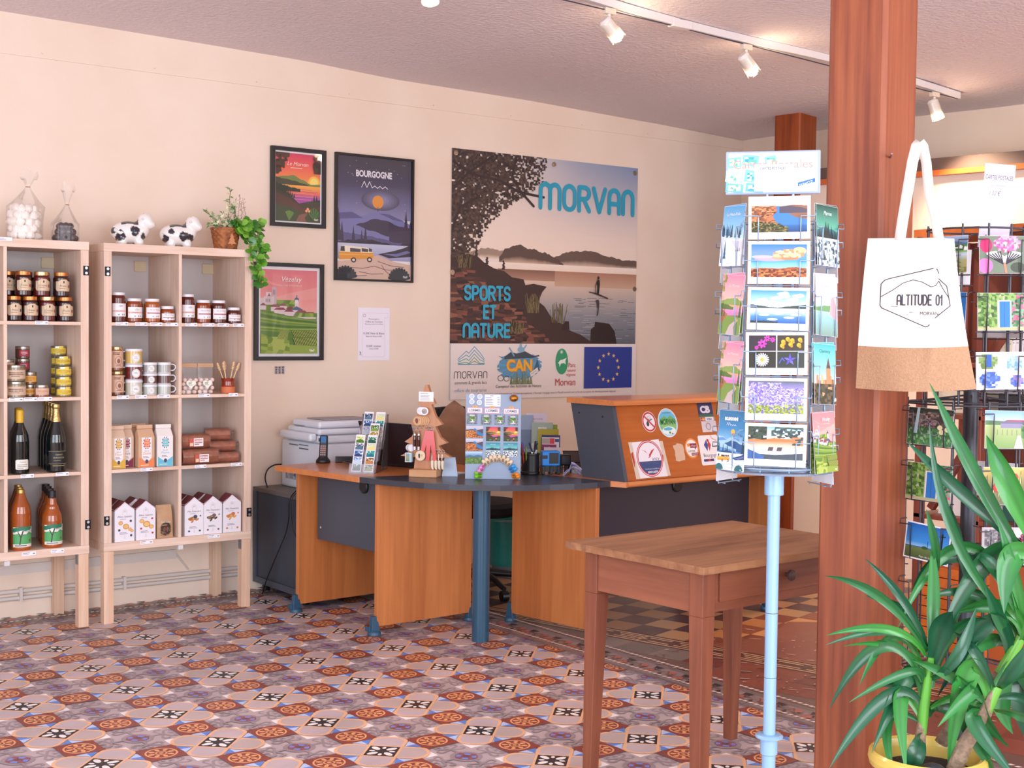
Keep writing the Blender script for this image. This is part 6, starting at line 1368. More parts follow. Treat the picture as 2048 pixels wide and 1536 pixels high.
# magnet board
MO = Vector((1.282, -1.543, z)); MRZ = math.atan2(-.150, .209); TIL = .05
mb_ = thing('magnet_board', 'upright grey blue metal board covered in souvenir magnets', 'display board', tuple(MO), MRZ)
def MT(x, y, d=0): return Vector((x, y*sin(TIL) - d, y*cos(TIL)))
MB().hexa([(0, 0, 0), (.257, 0, 0), (.257, .003, 0), (0, .003, 0)], [tuple(MT(0, .395)), tuple(MT(.257, .395)), tuple(MT(.257, .395, -.003)), tuple(MT(0, .395, -.003))]).build('panel', mat('grey_blue_metal', '#8d9cb2', .45, .3), mb_, bevel=.001)
MB().hexa([(.09, .004, .0), (.17, .004, 0), (.17, .10, 0), (.09, .10, 0)], [(.11, .016, .25), (.15, .016, .25), (.15, .02, .25), (.11, .02, .25)]).build('easel_foot', mat('grey_card', '#8a8f9a', .6), mb_)
def on_board(b, name, x, y, label, cat, group=None, m=PRINT, rz=0):
    o = b.build(name, m); o.matrix_world = Matrix.Translation(MO) @ Matrix.Rotation(MRZ, 4, 'Z') @ Matrix.Translation(MT(x, y, .0005)) @ Matrix.Rotation(-TIL, 4, 'X') @ Matrix.Rotation(-rz, 4, 'Y'); return tag(o, label, cat, group)
def bd(zx, zy): return ((zx - 92)/900*.257, (1440 - zy)/1375*.395)
for k, (zx, zy, nm) in enumerate([(188, 105, 'top one nearer the coat'), (318, 108, 'top one nearer the price sheet'), (188, 190, 'lower one nearer the coat'), (312, 202, 'lower one nearer the price sheet')]):
    b = MB(); b.tube([(0, 0, 0), (0, -.004, 0)], .0125, 20, '#eef0f4'); b.tube([(0, -.0041, 0), (0, -.0045, 0)], .009, 16, '#c4d0dc'); on_board(b, 'round_magnet', *bd(zx, zy), 'round white magnet on the grey board, %s' % nm, 'magnet', 'round white magnets')
def card_mb(w, h, f, th=.003):
    b = MB(); b.box((-w/2, -th, -h/2), (w/2, 0, h/2), '#e8e6ea'); f.into(b, Matrix.Translation((0, -th - .0001, 0))); return b
f = Flat(5e-5); f.rect(-.037, -.028, .037, .028, '#eef0f4'); f.lines(-.032, .008, [.014, .006, -.002, -.010, -.018], .0022, '#8a8f9c', 3); f.lines(.022, .033, [.014, .006, -.002, -.010, -.018], .0022, '#8a8f9c', 5); f.lines(-.012, .012, [.022], .0025, '#7a7f8c')
on_board(card_mb(.074, .056, f, .0006), 'price_sheet', *bd(527, 170), 'small white price sheet at the top of the magnet board', 'label')
b = MB(); b.ball((0, -.014, 0), .019, 16, 10, '#b07838', (1.05, .8, .86)); on_board(b, 'golden_egg_magnet', *bd(870, 128), 'shiny golden egg magnet in the top corner of the board', 'magnet', None, mat('polished_gold', '#b9792f', .2, .9, bump=.5, bscale=90))
for k, (zx, zy, nm) in enumerate([(240, 330, 'beneath the round white magnets'), (520, 335, 'beneath the price sheet'), (832, 340, 'beneath the golden egg')]):
    f = Flat(5e-5); f.rect(-.036, -.0135, .036, .0135, '#e6a0b2'); f.rect(-.033, -.0105, .033, .0105, '#f1eaf0'); f.text('LORMES', 0, -.005, .0105, '#4a4560', w=.052, bold=.02); f.rect(-.012, .0135, .012, .0215, '#e8b25c'); f.text('D 6', 0, .0155, .004, '#6a4a2a'); on_board(card_mb(.072, .027, f), 'town_sign_magnet', *bd(zx, zy), 'pink edged LORMES town sign magnet %s' % nm, 'magnet', 'LORMES sign magnets')
for k, (zx, zy) in enumerate([(195, 468), (425, 478), (645, 478), (858, 485)]):
    f = Flat(5e-5); f.rect(-.0235, -.0235, .0235, .0235, '#7b828e'); f.blobs(60, (-.0235, -.0235, .0235, .0235), .003, .003, ['#666e7a', '#8f96a0'], k); f.rect(-.011, -.016, .012, .020, '#c7d0cc'); f.blobs(20, (-.011, -.012, .012, .012), .004, .004, ['#6f9a3c', '#86b04a', '#4f7a30'], 3); f.poly([(-.006, -.016), (-.002, .0), (.004, -.004), (.008, -.016)], '#e6e8ec'); f.poly([(-.004, -.010), (-.001, -.002), (.001, -.012)], '#2a2f5a')
    on_board(card_mb(.047, .047, f, .005), 'square_magnet', *bd(zx, zy), 'square grey framed waterfall magnet, %s in the row from the coat side' % ['first', 'second', 'third', 'fourth'][k], 'magnet', 'square waterfall magnets')
def lake_card(f, x0, y0, x1, y1, sd, kind):
    g = Flat(); W, Hh = x1-x0, y1-y0; X = lambda u: x0+W*u; Y = lambda v: y0+Hh*v
    K = kind
    if K == 'autumn': 
        g.grad(x0, y0, x1, y1, [(0, '#5a2f22'), (.4, '#c8703a'), (.62, '#e0a888'), (.8, '#b8c8e4'), (1, '#e8d0cc')]); g.ridge(x0, x1, [Y(.70), Y(.74), Y(.68), Y(.76)], y0, '#5c4a56', sd, Hh*.01); g.poly([(X(.45), Y(.78)), (X(.55), Y(.80)), (X(.70), Y(.55)), (x1, Y(.35)), (x1, Y(.10)), (X(.75), Y(.25)), (X(.5), Y(.42))], '#2f7fc0'); g.blobs(150, (x0, y0, X(.62), Y(.62)), W*.035, Hh*.035, ['#d8822e', '#b8602a', '#8a4a2a', '#e09a4a'], sd); g.blobs(60, (X(.5), y0, x1, Y(.16)), W*.03, Hh*.03, ['#d8822e', '#7a4a2a'], sd+1)
    elif K == 'river': 
        g.grad(x0, y0, x1, y1, [(0, '#3a3a30'), (.62, '#8a7a72'), (.80, '#c8b0a8'), (.9, '#e8c0b0'), (1, '#a8a8c8')]); g.ridge(x0, x1, [Y(.80), Y(.80), Y(.78), Y(.82), Y(.80)], y0, '#8a5f48', sd, Hh*.01); g.blobs(160, (x0, Y(.18), X(.45), Y(.80)), W*.03, Hh*.02, ['#b06f48', '#8a5238', '#c88a5c', '#6a4232'], sd); g.poly([(X(.44), Y(.78)), (X(.48), Y(.80)), (X(.56), Y(.66)), (X(.8), Y(.45)), (x1, Y(.38)), (x1, y0), (X(.62), y0), (X(.42), Y(.36)), (X(.38), Y(.50)), (X(.46), Y(.62))], '#3f78b4'); g.grad(X(.55), y0, x1, Y(.22), [(0, '#1f3f6a'), (1, '#2f66a2')]); g.ridge(X(.50), x1, [Y(.78), Y(.80), Y(.76), Y(.70)], Y(.58), '#4f4a58', sd+3, Hh*.01); g.blobs(150, (x0, y0, X(.66), Y(.32)), W*.022, Hh*.02, ['#5f5a34', '#3f4428', '#857a48', '#2f3322'], sd+2, lambda x, y: (y-y0)/Hh < .34-.4*((x-x0)/W)**2)
    elif K == 'cloud':
        g.grad(x0, y0, x1, y1, [(0, '#7a3a22'), (.24, '#b0643a'), (.30, '#8ac0c8'), (.5, '#4a9ac8'), (.75, '#6a8ac0'), (1, '#2f74c0')]); g.ridge(x0, x1, [Y(.22), Y(.28), Y(.25), Y(.31), Y(.27)], y0, '#9a4f2c', sd, Hh*.02)
        for (u, v, a, b_, c) in ((.35, .55, .30, .07, '#a89ac0'), (.62, .62, .26, .10, '#d8946a'), (.55, .70, .16, .08, '#e8a878'), (.85, .72, .10, .12, '#e49a6c'), (.87, .80, .12, .12, '#eeb084'), (.2, .62, .2, .05, '#b0a8cc'), (.7, .57, .16, .05, '#c87a58')): g.ell(X(u), Y(v), W*a, Hh*b_, c, 18)
        g.blobs(60, (X(.4), Y(.6), X(.95), Y(.85)), W*.03, Hh*.03, ['#eab68c', '#d88a60', '#f2c8a0'], sd, lambda x, y: ((x-X(.66))/(W*.28))**2+((y-Y(.70))/(Hh*.13))**2 < 1); g.blobs(100, (x0, y0, x1, Y(.24)), W*.03, Hh*.025, ['#7a3a22', '#b86a3a', '#5a2f22', '#c87f48'], sd)
    elif K == 'sky':
        g.grad(x0, y0, x1, y1, [(0, '#1f4f9a'), (.2, '#4a86c8'), (.42, '#cfe0f0'), (.5, '#f0f4f8'), (.66, '#9cc8ee'), (1, '#3f8ad4')])
        for (u, v) in ((.2, .70), (.45, .76), (.6, .82), (.75, .72), (.85, .84), (.35, .62), (.58, .90)): g.ell(X(u), Y(v), W*.11, Hh*.05, '#f2f6fa', 14); g.ell(X(u)+W*.04, Y(v)+Hh*.03, W*.06, Hh*.04, '#fbfcfe', 12)
        for (u, v) in ((.25, .25), (.5, .30), (.7, .18), (.82, .26), (.4, .12)): g.ell(X(u), Y(v), W*.10, Hh*.035, '#d8e8f6', 12)
        g.ridge(x0, X(.55), [Y(.56), Y(.53), Y(.49), Y(.47)], Y(.455), '#3a4a4c', sd, Hh*.01); g.ridge(X(.5), x1, [Y(.48), Y(.52), Y(.55), Y(.58)], Y(.455), '#34443f', sd, Hh*.01); g.ridge(x0, X(.5), [Y(.06), Y(.07), Y(.04)], y0, '#26322c', sd, Hh*.03)
    elif K == 'sunset_lake':
        g.grad(x0, Y(.55), x1, y1, [(0, '#f2b890'), (.35, '#e8d8e0'), (1, '#6aa8e0')]); g.ridge(x0, x1, [Y(.60), Y(.62), Y(.66), Y(.64), Y(.72)], Y(.4), '#c8703a', sd, Hh*.02); g.grad(x0, Y(.2), x1, Y(.56), [(0, '#c8d0e0'), (.6, '#e0b8a0'), (1, '#b8704a')]); g.poly([(x0, y0), (x0, Y(.18)), (X(.5), Y(.14)), (x1, Y(.22)), (x1, y0)], '#3a4650'); g.poly([(x0, y0), (x0, Y(.30)), (X(.3), Y(.10)), (X(.3), y0)], '#2f5a94')
        for u in (.36, .52): g.poly([(X(u), Y(.26)), (X(u+.09), Y(.26)), (X(u+.11), Y(.38)), (X(u+.02), Y(.38))], '#4a3f44')
        g.blobs(150, (x0, Y(.55), X(.34), y1), W*.03, Hh*.035, ['#2a3a30', '#34483a', '#1f2c26'], sd, lambda x, y: (y-Y(.55))/(Hh*.45) > .1); g.blobs(150, (X(.42), Y(.66), x1, y1), W*.03, Hh*.035, ['#2f4a44', '#24383a', '#3f5a50'], sd+3, lambda x, y: random.Random(int(x*9e5+y*7e5)).random() < .75); g.blobs(40, (X(.8), Y(.45), x1, Y(.7)), W*.03, Hh*.03, ['#2f4a44', '#c8744a'], sd)
    elif K == 'valley':
        g.grad(x0, y0, x1, y1, [(0, '#4a6a2f'), (.4, '#7a9a4a'), (.6, '#6a8a9a'), (.8, '#8ab4dc'), (1, '#cfe2f4')]); g.ridge(x0, x1, [Y(.62), Y(.72), Y(.66), Y(.74), Y(.64)], Y(.3), '#4f7494', sd, Hh*.01); g.ridge(x0, x1, [Y(.5), Y(.56), Y(.52), Y(.5)], y0, '#4f7a44', sd+1, Hh*.02); g.blobs(120, (x0, y0, x1, Y(.5)), W*.04, Hh*.03, ['#3f6a2f', '#6a8a3c', '#8aa654', '#557a3a'], sd)
    elif K == 'flowers':
        q = [(x0, Y(.52), X(.49), y1, '#2a2430'), (X(.51), Y(.52), x1, y1, '#2f2a1c'), (x0, y0, X(.49), Y(.50), '#20241f'), (X(.51), y0, x1, Y(.50), '#26322c')]; g.rect(x0, y0, x1, y1, '#f0eef2')
        for a in q: g.rect(*a)
        for (cx, cy, s_) in ((.24, .74, .085), (.33, .90, .06), (.43, .86, .05), (.14, .62, .04)):
            for k in range(7): g.ell(X(cx)+W*s_*.6*cos(k*.9), Y(cy)+W*s_*.6*sin(k*.9), W*s_*.42, W*s_*.24, '#d83fae' if k % 2 else '#c430a0', 8, k*.9)
        for (cx, cy) in ((.62, .8), (.70, .88), (.75, .72), (.60, .68), (.78, .84), (.92, .86), (.9, .7)): g.ell(X(cx), Y(cy), W*.04, W*.04, '#e8a424', 10); g.ell(X(cx)+W*.02, Y(cy)-W*.03, W*.025, W*.03, '#c8861c', 8)
        for k in range(18): a = k*2*pi/18; g.stroke([(X(.24), Y(.25)), (X(.24)+W*.115*cos(a), Y(.25)+W*.115*sin(a))], W*.022, '#f2f2f6')
        g.ell(X(.24), Y(.25), W*.035, W*.035, '#e8a02c', 14)
        for k in range(5): a = pi/2+k*2*pi/5; g.poly([(X(.74), Y(.25)), (X(.74)+W*.05*cos(a-.5), Y(.25)+W*.05*sin(a-.5)), (X(.74)+W*.12*cos(a), Y(.25)+W*.12*sin(a)), (X(.74)+W*.05*cos(a+.5), Y(.25)+W*.05*sin(a+.5))], '#6a5fd0' if k % 2 else '#5548bc')
        g.stroke([(X(.55), Y(.15)), (X(.60), Y(.30)), (X(.64), Y(.22))], W*.02, '#4a56b0')
    elif K == 'lavender':
        g.grad(x0, y0, x1, y1, [(0, '#8a9a4a'), (.35, '#9a9ac8'), (.75, '#8a80c4'), (1, '#4f5a5c')]); g.blobs(700, (x0, Y(.12), x1, Y(.95)), W*.016, Hh*.02, ['#7a6cc8', '#a49ae0', '#5f52b0', '#c8c2ee', '#8f86d0'], sd, lambda x, y: not (x > X(.62) and y > Y(.78))); g.blobs(260, (x0, y0, x1, Y(.36)), W*.02, Hh*.022, ['#8a9a3c', '#a8b45a', '#6a7a30', '#6a5ab8'], sd+1, lambda x, y: (y-y0)/Hh < .2+.15*random.Random(int(x*9e5)).random())
    clipx(g, x0, y0, x1, y1); f.p += [(p, a, c_, l+f.l+1) for p, a, c_, l in g.p]; f.l += g.l + 1; return f
for k, (zx0, zx1, zy0, zy1, kd) in enumerate([(100, 378, 585, 775, 'autumn'), (97, 375, 790, 985, 'autumn'), (92, 368, 1000, 1192, 'valley')]):
    a, c = bd(zx0, zy1), bd(zx1, zy0); w, h = c[0]-a[0], c[1]-a[1]; f = Flat(4e-5); lake_card(f, -w/2, -h/2, w/2, h/2, 3+k, kd); on_board(card_mb(w, h, f), 'landscape_magnet', (a[0]+c[0])/2, (a[1]+c[1])/2, 'wide %s' % ['lake magnet with orange trees, uppermost of its column', 'lake magnet with bright blue water, middle of its column', 'green valley magnet, lowest of its column'][k], 'magnet')
def winter_art(f, x0, y0, x1, y1, cols=('#1f8a9c', '#7fd0d4', '#17404c')):
    g = Flat(); W, Hh = x1-x0, y1-y0; X = lambda u: x0+W*u; Y = lambda v: y0+Hh*v
    g.grad(x0, Y(.4), x1, y1, [(0, '#e0f0f0'), (.3, cols[1]), (1, cols[0])]); g.ridge(x0, x1, [Y(.58), Y(.64), Y(.62), Y(.58)], Y(.4), '#3f7a84', 3, Hh*.01)
    r = random.Random(4)
    for k in range(16): g.fir(X(k/15), Y(.44), Hh*(.14+.18*r.random()), cols[2], .16)
    g.rect(x0, y0, x1, Y(.46), '#e8edf0'); g.blobs(70, (x0, y0, x1, Y(.42)), W*.035, Hh*.028, ['#3f5a68', '#5f7a88', '#2f4450', '#8fa4ae'], 6); g.text('Morvan', X(.5), Y(.84), Hh*.07, '#e8f4f4', w=W*.36, slant=.2)
    clipx(g, x0, y0, x1, y1); f.p += [(p, a, c_, l+f.l+1) for p, a, c_, l in g.p]; f.l += g.l + 1
for k, zx in enumerate((541, 826)):
    for row, (zy0, zy1) in enumerate(((595, 825), (850, 1080))):
        a, c = bd(zx-115, zy1), bd(zx+115, zy0); w, h = c[0]-a[0], c[1]-a[1]; f = Flat(4e-5); (lambda *q: sunset_art(*q, title=False))(f, -w/2, -h/2, w/2, h/2) if row == 0 else winter_art(f, -w/2, -h/2, w/2, h/2)
        on_board(card_mb(w, h, f), 'square_scene_magnet', (a[0]+c[0])/2, (a[1]+c[1])/2, '%s magnet %s' % (['square pink sunset lake', 'square turquoise winter forest'][row], ['next to the wide lake magnets', 'nearest the pen holder'][k]), 'magnet')
def clog(col): b = clog_mb(1.0); b.c = []; b.v = b.v; return b
PLA = {'green': '#7cc62a', 'pink': '#ee8fd0', 'wood': '#eed6b4', 'blue': '#3a9ae0', 'orange': '#f08a1c'}
cl = [('green', 305, 1410, 180), ('green', 308, 1348, 178), ('pink', 345, 1293, 210), ('pink', 370, 1238, 212), ('wood', 408, 1180, 128), ('wood', 453, 1148, 122), ('wood', 515, 1118, 108), ('wood', 575, 1108, 98), ('wood', 643, 1103, 88), ('wood', 708, 1112, 76), ('wood', 763, 1142, 56), ('wood', 812, 1182, 48), ('blue', 850, 1245, 42), ('blue', 880, 1290, 35), ('orange', 905, 1362, 8), ('orange', 917, 1414, 3)]
cn = {}
for (c, zx, zy, an) in cl:
    cn[c] = cn.get(c, 0) + 1
    if 'clogm' + c not in _proto:
        b = MB(); s = .88
        b.ball((0, -.008, 0), .0215*s, 14, 9, PLA[c], (1.0, .42, .52)); b.ball((.009*s, -.010, 0), .0145*s, 12, 8, PLA[c], (.95, .62, .70)); b.ball((-.006*s, -.0150, 0), .010*s, 12, 7, '#8a7468' if c == 'wood' else tuple(x*.35 for x in H(PLA[c])[:3]), (1.0, .35, .62))
        _proto['clogm' + c] = b
    lab = {'green': 'green clog magnet at the foot of the board, %s', 'pink': 'pink clog magnet beside the green pair, %s', 'blue': 'blue clog magnet above the orange pair, %s', 'orange': 'orange clog magnet at the foot of the board, %s'}.get(c)
    lab = lab % ['lower one' if (c in ('green', 'pink')) else 'upper one', 'upper one' if (c in ('green', 'pink')) else 'lower one'][cn[c]-1] if lab else 'bare wood clog magnet, %s along the arch from the pink pair' % ['first', 'second', 'third', 'fourth', 'fifth', 'sixth', 'seventh', 'eighth'][cn[c]-1]
    x, y = bd(zx, max(zy, 0)); on_board(_proto['clogm' + c], 'clog_magnet', x, max(y, .012), lab, 'magnet', c + ' clog magnets', GLOSSP, R(an))
# pens, stamps, brochures
pe = thing('pen_pot', 'black cylindrical pen pot between the magnet board and stamp', 'pen pot', (1.672, -1.535, z))
MB().lathe([(.044, 0), (.046, .004), (.046, .012), (.043, .016), (.043, .092), (.046, .094), (.046, .102), (.041, .102), (.041, .006), (0, .006)], n=28).build('pot', BLKP, pe)
def pen(label, cat, x, y, ax, ay, L_, cols, w=.0045, name='pen'):
    b = MB(); b.tube([(0, 0, 0), (0, 0, L_*.72)], w, 8, cols[0]); b.tube([(0, 0, L_*.72), (0, 0, L_)], [w*1.15, w*.8], 8, cols[1]); o = b.build(name, GLOSSP, None, (1.672 + x, -1.535 + y, z + .009), (ay, ax, 0)); return tag(o, label, cat)
pen('dark pen leaning out of the pot towards the banner', 'pen', -.010, .022, -.22, -.10, .185, ('#3a3236', '#2a2428'))
pen('blue pen in the pot', 'pen', -.020, .008, -.18, .02, .148, ('#2a3fb8', '#3a5fe0')); pen('red topped black marker in the pot', 'marker', .022, -.004, .10, -.05, .150, ('#b8bcc4', '#2a2226'), .0085, 'marker')
pen('green pen at the near side of the pot', 'pen', -.026, -.010, -.16, .10, .130, ('#6a8a34', '#7a9a3c')); pen('red pen at the edge of the pot', 'pen', -.030, .0, -.20, .05, .140, ('#b83a2a', '#9a2f24'))
sc_ = thing('scissors', 'teal grey scissor handles sticking out of the pen pot', 'scissors', (1.677, -1.542, z + .009), R(-30))
b = MB(); b.tube([(0, 0, 0), (.002, 0, .10)], .005, 6)
MB().box((-.004, -.001, 0), (.004, .001, .10)).build('blades', STEEL, sc_)
for s in (-1, 1): MB().tube([(s*.004 + .012*s*(1-cos(a*.52))*.7 + .006, .002*s, .100 + .020 + .022*sin(a*.52 - pi/2)) for a in range(13)], .0042, 7).build('handle', mat('teal_plastic', '#2f5560', .4), sc_)
st = thing('blue_stamp', 'blue and black self inking stamp beside the pen pot', 'stamp', (1.765, -1.572, z), R(-28))
BLU = mat('bright_blue_plastic', '#1f86e0', .3)
MB().box((-.044, -.030, .040), (.044, .030, .112)).build('cover', BLU, st, bevel=.006); MB().box((-.010, -.0325, .052), (.036, -.0302, .104)).build('window', BLKP, st, bevel=.001); MB().box((-.0445, -.031, .075), (-.018, -.028, .092)).build('window', BLKP, st)
for (x0, x1) in ((-.044, -.030), (-.005, .010), (.030, .044)): MB().box((x0, -.032, 0), (x1, .032, .0395)).build('leg', BLKP, st, bevel=.002)
MB().box((-.030, -.022, .012), (.030, .022, .0395)).build('base', BLKP, st)
s2_ = thing('black_stamp', 'black self inking stamp next to the blue stamp', 'stamp', (1.868, -1.560, z), R(-28))
MB().box((-.026, -.026, .036), (.026, .026, .088)).build('cover', BLKP, s2_, bevel=.006)
for x in (-.024, .0, .016): MB().box((x, -.024, 0), (x+.010, .024, .0355)).build('leg', BLKP, s2_)
br = thing('brochure_rack', 'clear tiered rack of leaflets between the stamps and the counter', 'display stand', (2.0, -1.22, z), R(-38))
for k in range(4): MB().hexa([(-.085, -.02-.045*k, .0), (.085, -.02-.045*k, 0), (.085, -.017-.045*k, 0), (-.085, -.017-.045*k, 0)], [(-.085, -.035-.045*k, .075-.012*k), (.085, -.035-.045*k, .075-.012*k), (.085, -.032-.045*k, .075-.012*k), (-.085, -.032-.045*k, .075-.012*k)]).build('pocket', ACRYL, br)
MB().box((-.09, -.17, 0), (.09, .03, .003)).build('base', ACRYL, br)
def leaflet(label, w, h, x, y, zz, art, lean=.14, th=.006):
    f = Flat(5e-5); art(f, w, h); b = MB(); b.box((0, 0, 0), (w, th, h), '#e8e4e6'); f.into(b, Matrix.Translation((0, -.0002, 0))); o = b.build('leaflet', PRINT)
    o.matrix_world = Matrix.Translation(br.location) @ Matrix.Rotation(R(-38), 4, 'Z') @ Matrix.Translation((x, y, zz)) @ Matrix.Rotation(-lean, 4, 'X'); return tag(o, label, 'leaflet', 'leaflets in the clear rack')
def la(bg, band, words, ink='#f2f0f0'):
    def A(f, w, h):
        f.rect(0, 0, w, h, bg); 
        if band: f.rect(0, h*band[0], w, h*band[1], band[2])
        for (t_, y, hh, ww) in words: f.text(t_, w*.5, h*y, h*hh, ink, w=w*ww, bold=.02)
    return A
leaflet('tall pale lilac leaflet at the back of the clear rack', .105, .26, -.085, .005, .006, la('#cdbfcc', (.55, .8, '#b8a2b4'), [('Bourgogne', .87, .04, .6)], '#9a8ca0'), .10)
leaflet('blue edged leaflet at the back of the rack, beside the lilac one', .06, .25, -.112, -.006, .006, la('#8fa0b8', (.3, .7, '#6a7a94'), [], '#fff'), .10)
leaflet('grey green leaflet in the second pocket of the rack', .11, .215, -.058, -.042, .006, la('#9cab9c', (.0, .5, '#c8c0c4'), [('SENTIERS', .84, .05, .4)]))
leaflet('olive green leaflet in the second pocket, mostly hidden', .105, .205, -.030, -.036, .006, la('#8a9a2c', None, [('VIVRE', .86, .06, .4), ('EN PARC', .76, .05, .4)]))
leaflet('yellow green leaflet standing in the third pocket of the rack', .105, .185, -.025, -.086, .006, la('#a89c1c', None, [('NIVERNAIS', .76, .07, .7), ('MORVAN', .64, .05, .6)], '#efe8b0'))
leaflet('navy and red leaflet with purple band in the front pockets', .095, .158, -.008, -.130, .006, lambda f, w, h: (f.rect(0, 0, w, h, '#2a2f6a'), f.rect(.003, .0, w-.005, h*.93, '#e8e2e6'), f.rect(.003, h*.72, w*.45, h*.9, '#b0a49c'), f.rect(w*.45, h*.72, w*.7, h*.9, '#d83a3c'), f.rect(w*.72, h*.78, w*.94, h*.88, '#2a3f8a'), f.rect(.003, h*.48, w*.8, h*.70, '#8a1f5c'), f.text('gîtes', w*.5, h*.54, h*.10, '#f0e4ea', w=w*.4)))
leaflet('white card with dark red square in the lowest pocket of the rack', .085, .10, .005, -.172, .006, lambda f, w, h: (f.rect(0, 0, w, h, '#e4dae4'), f.text('Réception', w*.5, h*.72, h*.08, '#6a5f6a', w=w*.45), f.rect(w*.28, h*.12, w*.7, h*.5, '#8a2a34'), f.ell(w*.62, h*.48, w*.07, w*.06, '#d8a83c', 10)))
ch_ = thing('card_tray', 'black wire mesh card tray beside the counter side panel', 'tray', (2.03, -1.43, z), R(-30))
MB().hexa([(-.045, -.02, .0), (.045, -.02, 0), (.045, .03, 0), (-.045, .03, 0)], [(-.05, -.035, .004), (.05, -.035, .004), (.05, .04, .004), (-.05, .04, .004)]).build('base', BLKP, ch_)
MB().tube([(-.05, .02, .084), (.05, .02, .084), (.042, -.02, .03), (-.042, -.02, .03)], .003, 6, closed=True).build('rim', BLKP, ch_)
MB().hexa([(-.042, -.02, .004), (.042, -.02, .004), (.042, -.018, .004), (-.042, -.018, .004)], [(-.05, .02, .083), (.05, .02, .083), (.05, .022, .083), (-.05, .022, .083)]).build('mesh_panel', mat('wire_mesh', '#5a4f4c', .5), ch_)
b = MB(); b.grid(10, 8, lambda u, v: (.085*(u-.5), .05*(v-.5) + .004*sin(9*u), .045*sin(pi*u)*.6 + .07*(1-v)*.5*(u > .3) + .006*sin(13*v+5*u)))
o = b.build('paper_bag', mat('white_blue_paper', '#dcdbe6', .6, var=.5, scale=25, dark='#6a6aa8'), None, (1.80, -1.70, z + .002), (0, 0, -.6), solid=.003); tag(o, 'crumpled white and blue paper bag against the counter panel', 'bag')
o = MB().box((-.06, -.09, 0), (.06, .09, .014)).build('notepad', mat('pale_notepad', '#cfd6e4', .6), None, (1.905, -1.50, z), (0, 0, -.4), bevel=.001); o.location = (1.955, -1.585, z); tag(o, 'pale notepad lying behind the stamps by the counter', 'notepad')
# ------------------------------------------------------------------ office chair with a coat, bin under the desk
oc = thing('office_chair', 'black swivel office chair behind the desk under a brown coat', 'chair', (1.98, -.73, 0), R(25))
for k in range(5): a = 2*pi*k/5 + .3; MB().tube([(0, 0, .11), (.16*cos(a), .16*sin(a), .095), (.29*cos(a), .29*sin(a), .065)], [.022, .018, .013], 8).build('base_arm', BLKP, oc); b = MB(); x, y = .29*cos(a), .29*sin(a); b.tube([(x-.018*sin(a), y+.018*cos(a), .029), (x+.018*sin(a), y-.018*cos(a), .029)], .028, 14); b.build('castor', BLKP, oc)
MB().lathe([(.03, .09), (.028, .25), (.018, .26), (.018, .42)], n=16).build('gas_lift', BLKP, oc)
b = MB(); b.lathe([(.0, .42), (.20, .425), (.235, .45), (.235, .48), (.20, .50), (0, .505)], n=28, ry=.95); b.build('seat', mat('black_fabric', '#1a191d', .85), oc)
MB().tube([(-.02, .22, .44), (-.03, .27, .52), (-.03, .27, .70)], .018, 8).build('back_post', BLKP, oc)
b = MB(); b.grid(12, 12, lambda u, v: (-.03 + .40*(u-.5)*(1-.25*v*v), .245 - .05*(2*u-1)**2, .56 + .44*v)); b.build('backrest', mat('black_fabric', '#1a191d', .85), oc, solid=.04)
COAT = mat('brown_wool', '#96694c', .9, var=.2, scale=14, bump=.3, bscale=200, sheen=.3)
b = MB()
def coatf(u, v):   # v 0 at the collar over the chair back, 1 at the hem; u around
    a = pi*(1.05*u - .02) + pi; w = .098 + .045*v + .012*sin(22*u)*v + .006*sin(41*u + 4*v)*v; s = min(1, v*5)**.5
    return (1.795 + w*1.05*s*cos(a) + .018*v, -.715 + .085*s*sin(a)*(1+.2*sin(18*u)*v), 1.045 - .50*v - .012*sin(pi*u)*(1-v) + .03*(cos(a)**2)*0 - .02*s*abs(cos(a)))
b.grid(60, 26, coatf); o = b.build('coat', COAT, None, solid=.008); tag(o, 'brown coat draped over the office chair behind the desk', 'coat')
bi = thing('waste_bin', 'teal bin liner and bin seen under the desk', 'bin', (2.42, -.42, 0))
MB().lathe([(.11, 0), (.14, .30), (.135, .30), (.105, .01)], n=20, cap=False).build('bin', mat('grey_bin', '#8a8f94', .5), bi)
b = MB(); b.grid(24, 8, lambda u, v: ((.15+.012*sin(14*u))*cos(2*pi*u)*(1-.08*v), (.15+.012*sin(14*u))*sin(2*pi*u)*(1-.08*v), .33 - .26*v)); b.build('liner', mat('teal_liner', '#2f8a80', .35), bi)
# ------------------------------------------------------------------ old wooden table
OLDT = wood('old_table_top', '#a87650', '#7f5034', axis=0, rough=.55, fine=35, coarse=7, bump=.15, c3='#5f3a28', sat=.35); OLDW = wood('old_table_wood', '#8f5238', '#713c2a', axis=0, rough=.5, fine=40, coarse=6, bump=.12, c3='#4c281e'); OLDL = wood('old_table_leg', '#8f5238', '#713c2a', axis=2, rough=.5, fine=40, coarse=6, bump=.12, c3='#4c281e')
tb = thing('old_table', 'worn brown wooden table with tapering legs and a drawer', 'table', (.401, -3.332, 0), R(2.3))
TW, TD = .805, .596
b = MB(); n = 40; rr = random.Random(2); P = []
for i in range(n): P.append((TW*i/n, -TD + rr.uniform(-.002, .002)))
for i in range(30): P.append((TW + rr.uniform(-.002, .002), -TD + TD*i/30))
for i in range(n): P.append((TW - TW*i/n, rr.uniform(-.002, .002)))
for i in range(30): P.append((rr.uniform(-.002, .002), -TD*i/30))
b.prism(P, .738, .760); b.build('tabletop', OLDT, tb, bevel=.003)
o_ = .047; lt, lb_ = .054, .036
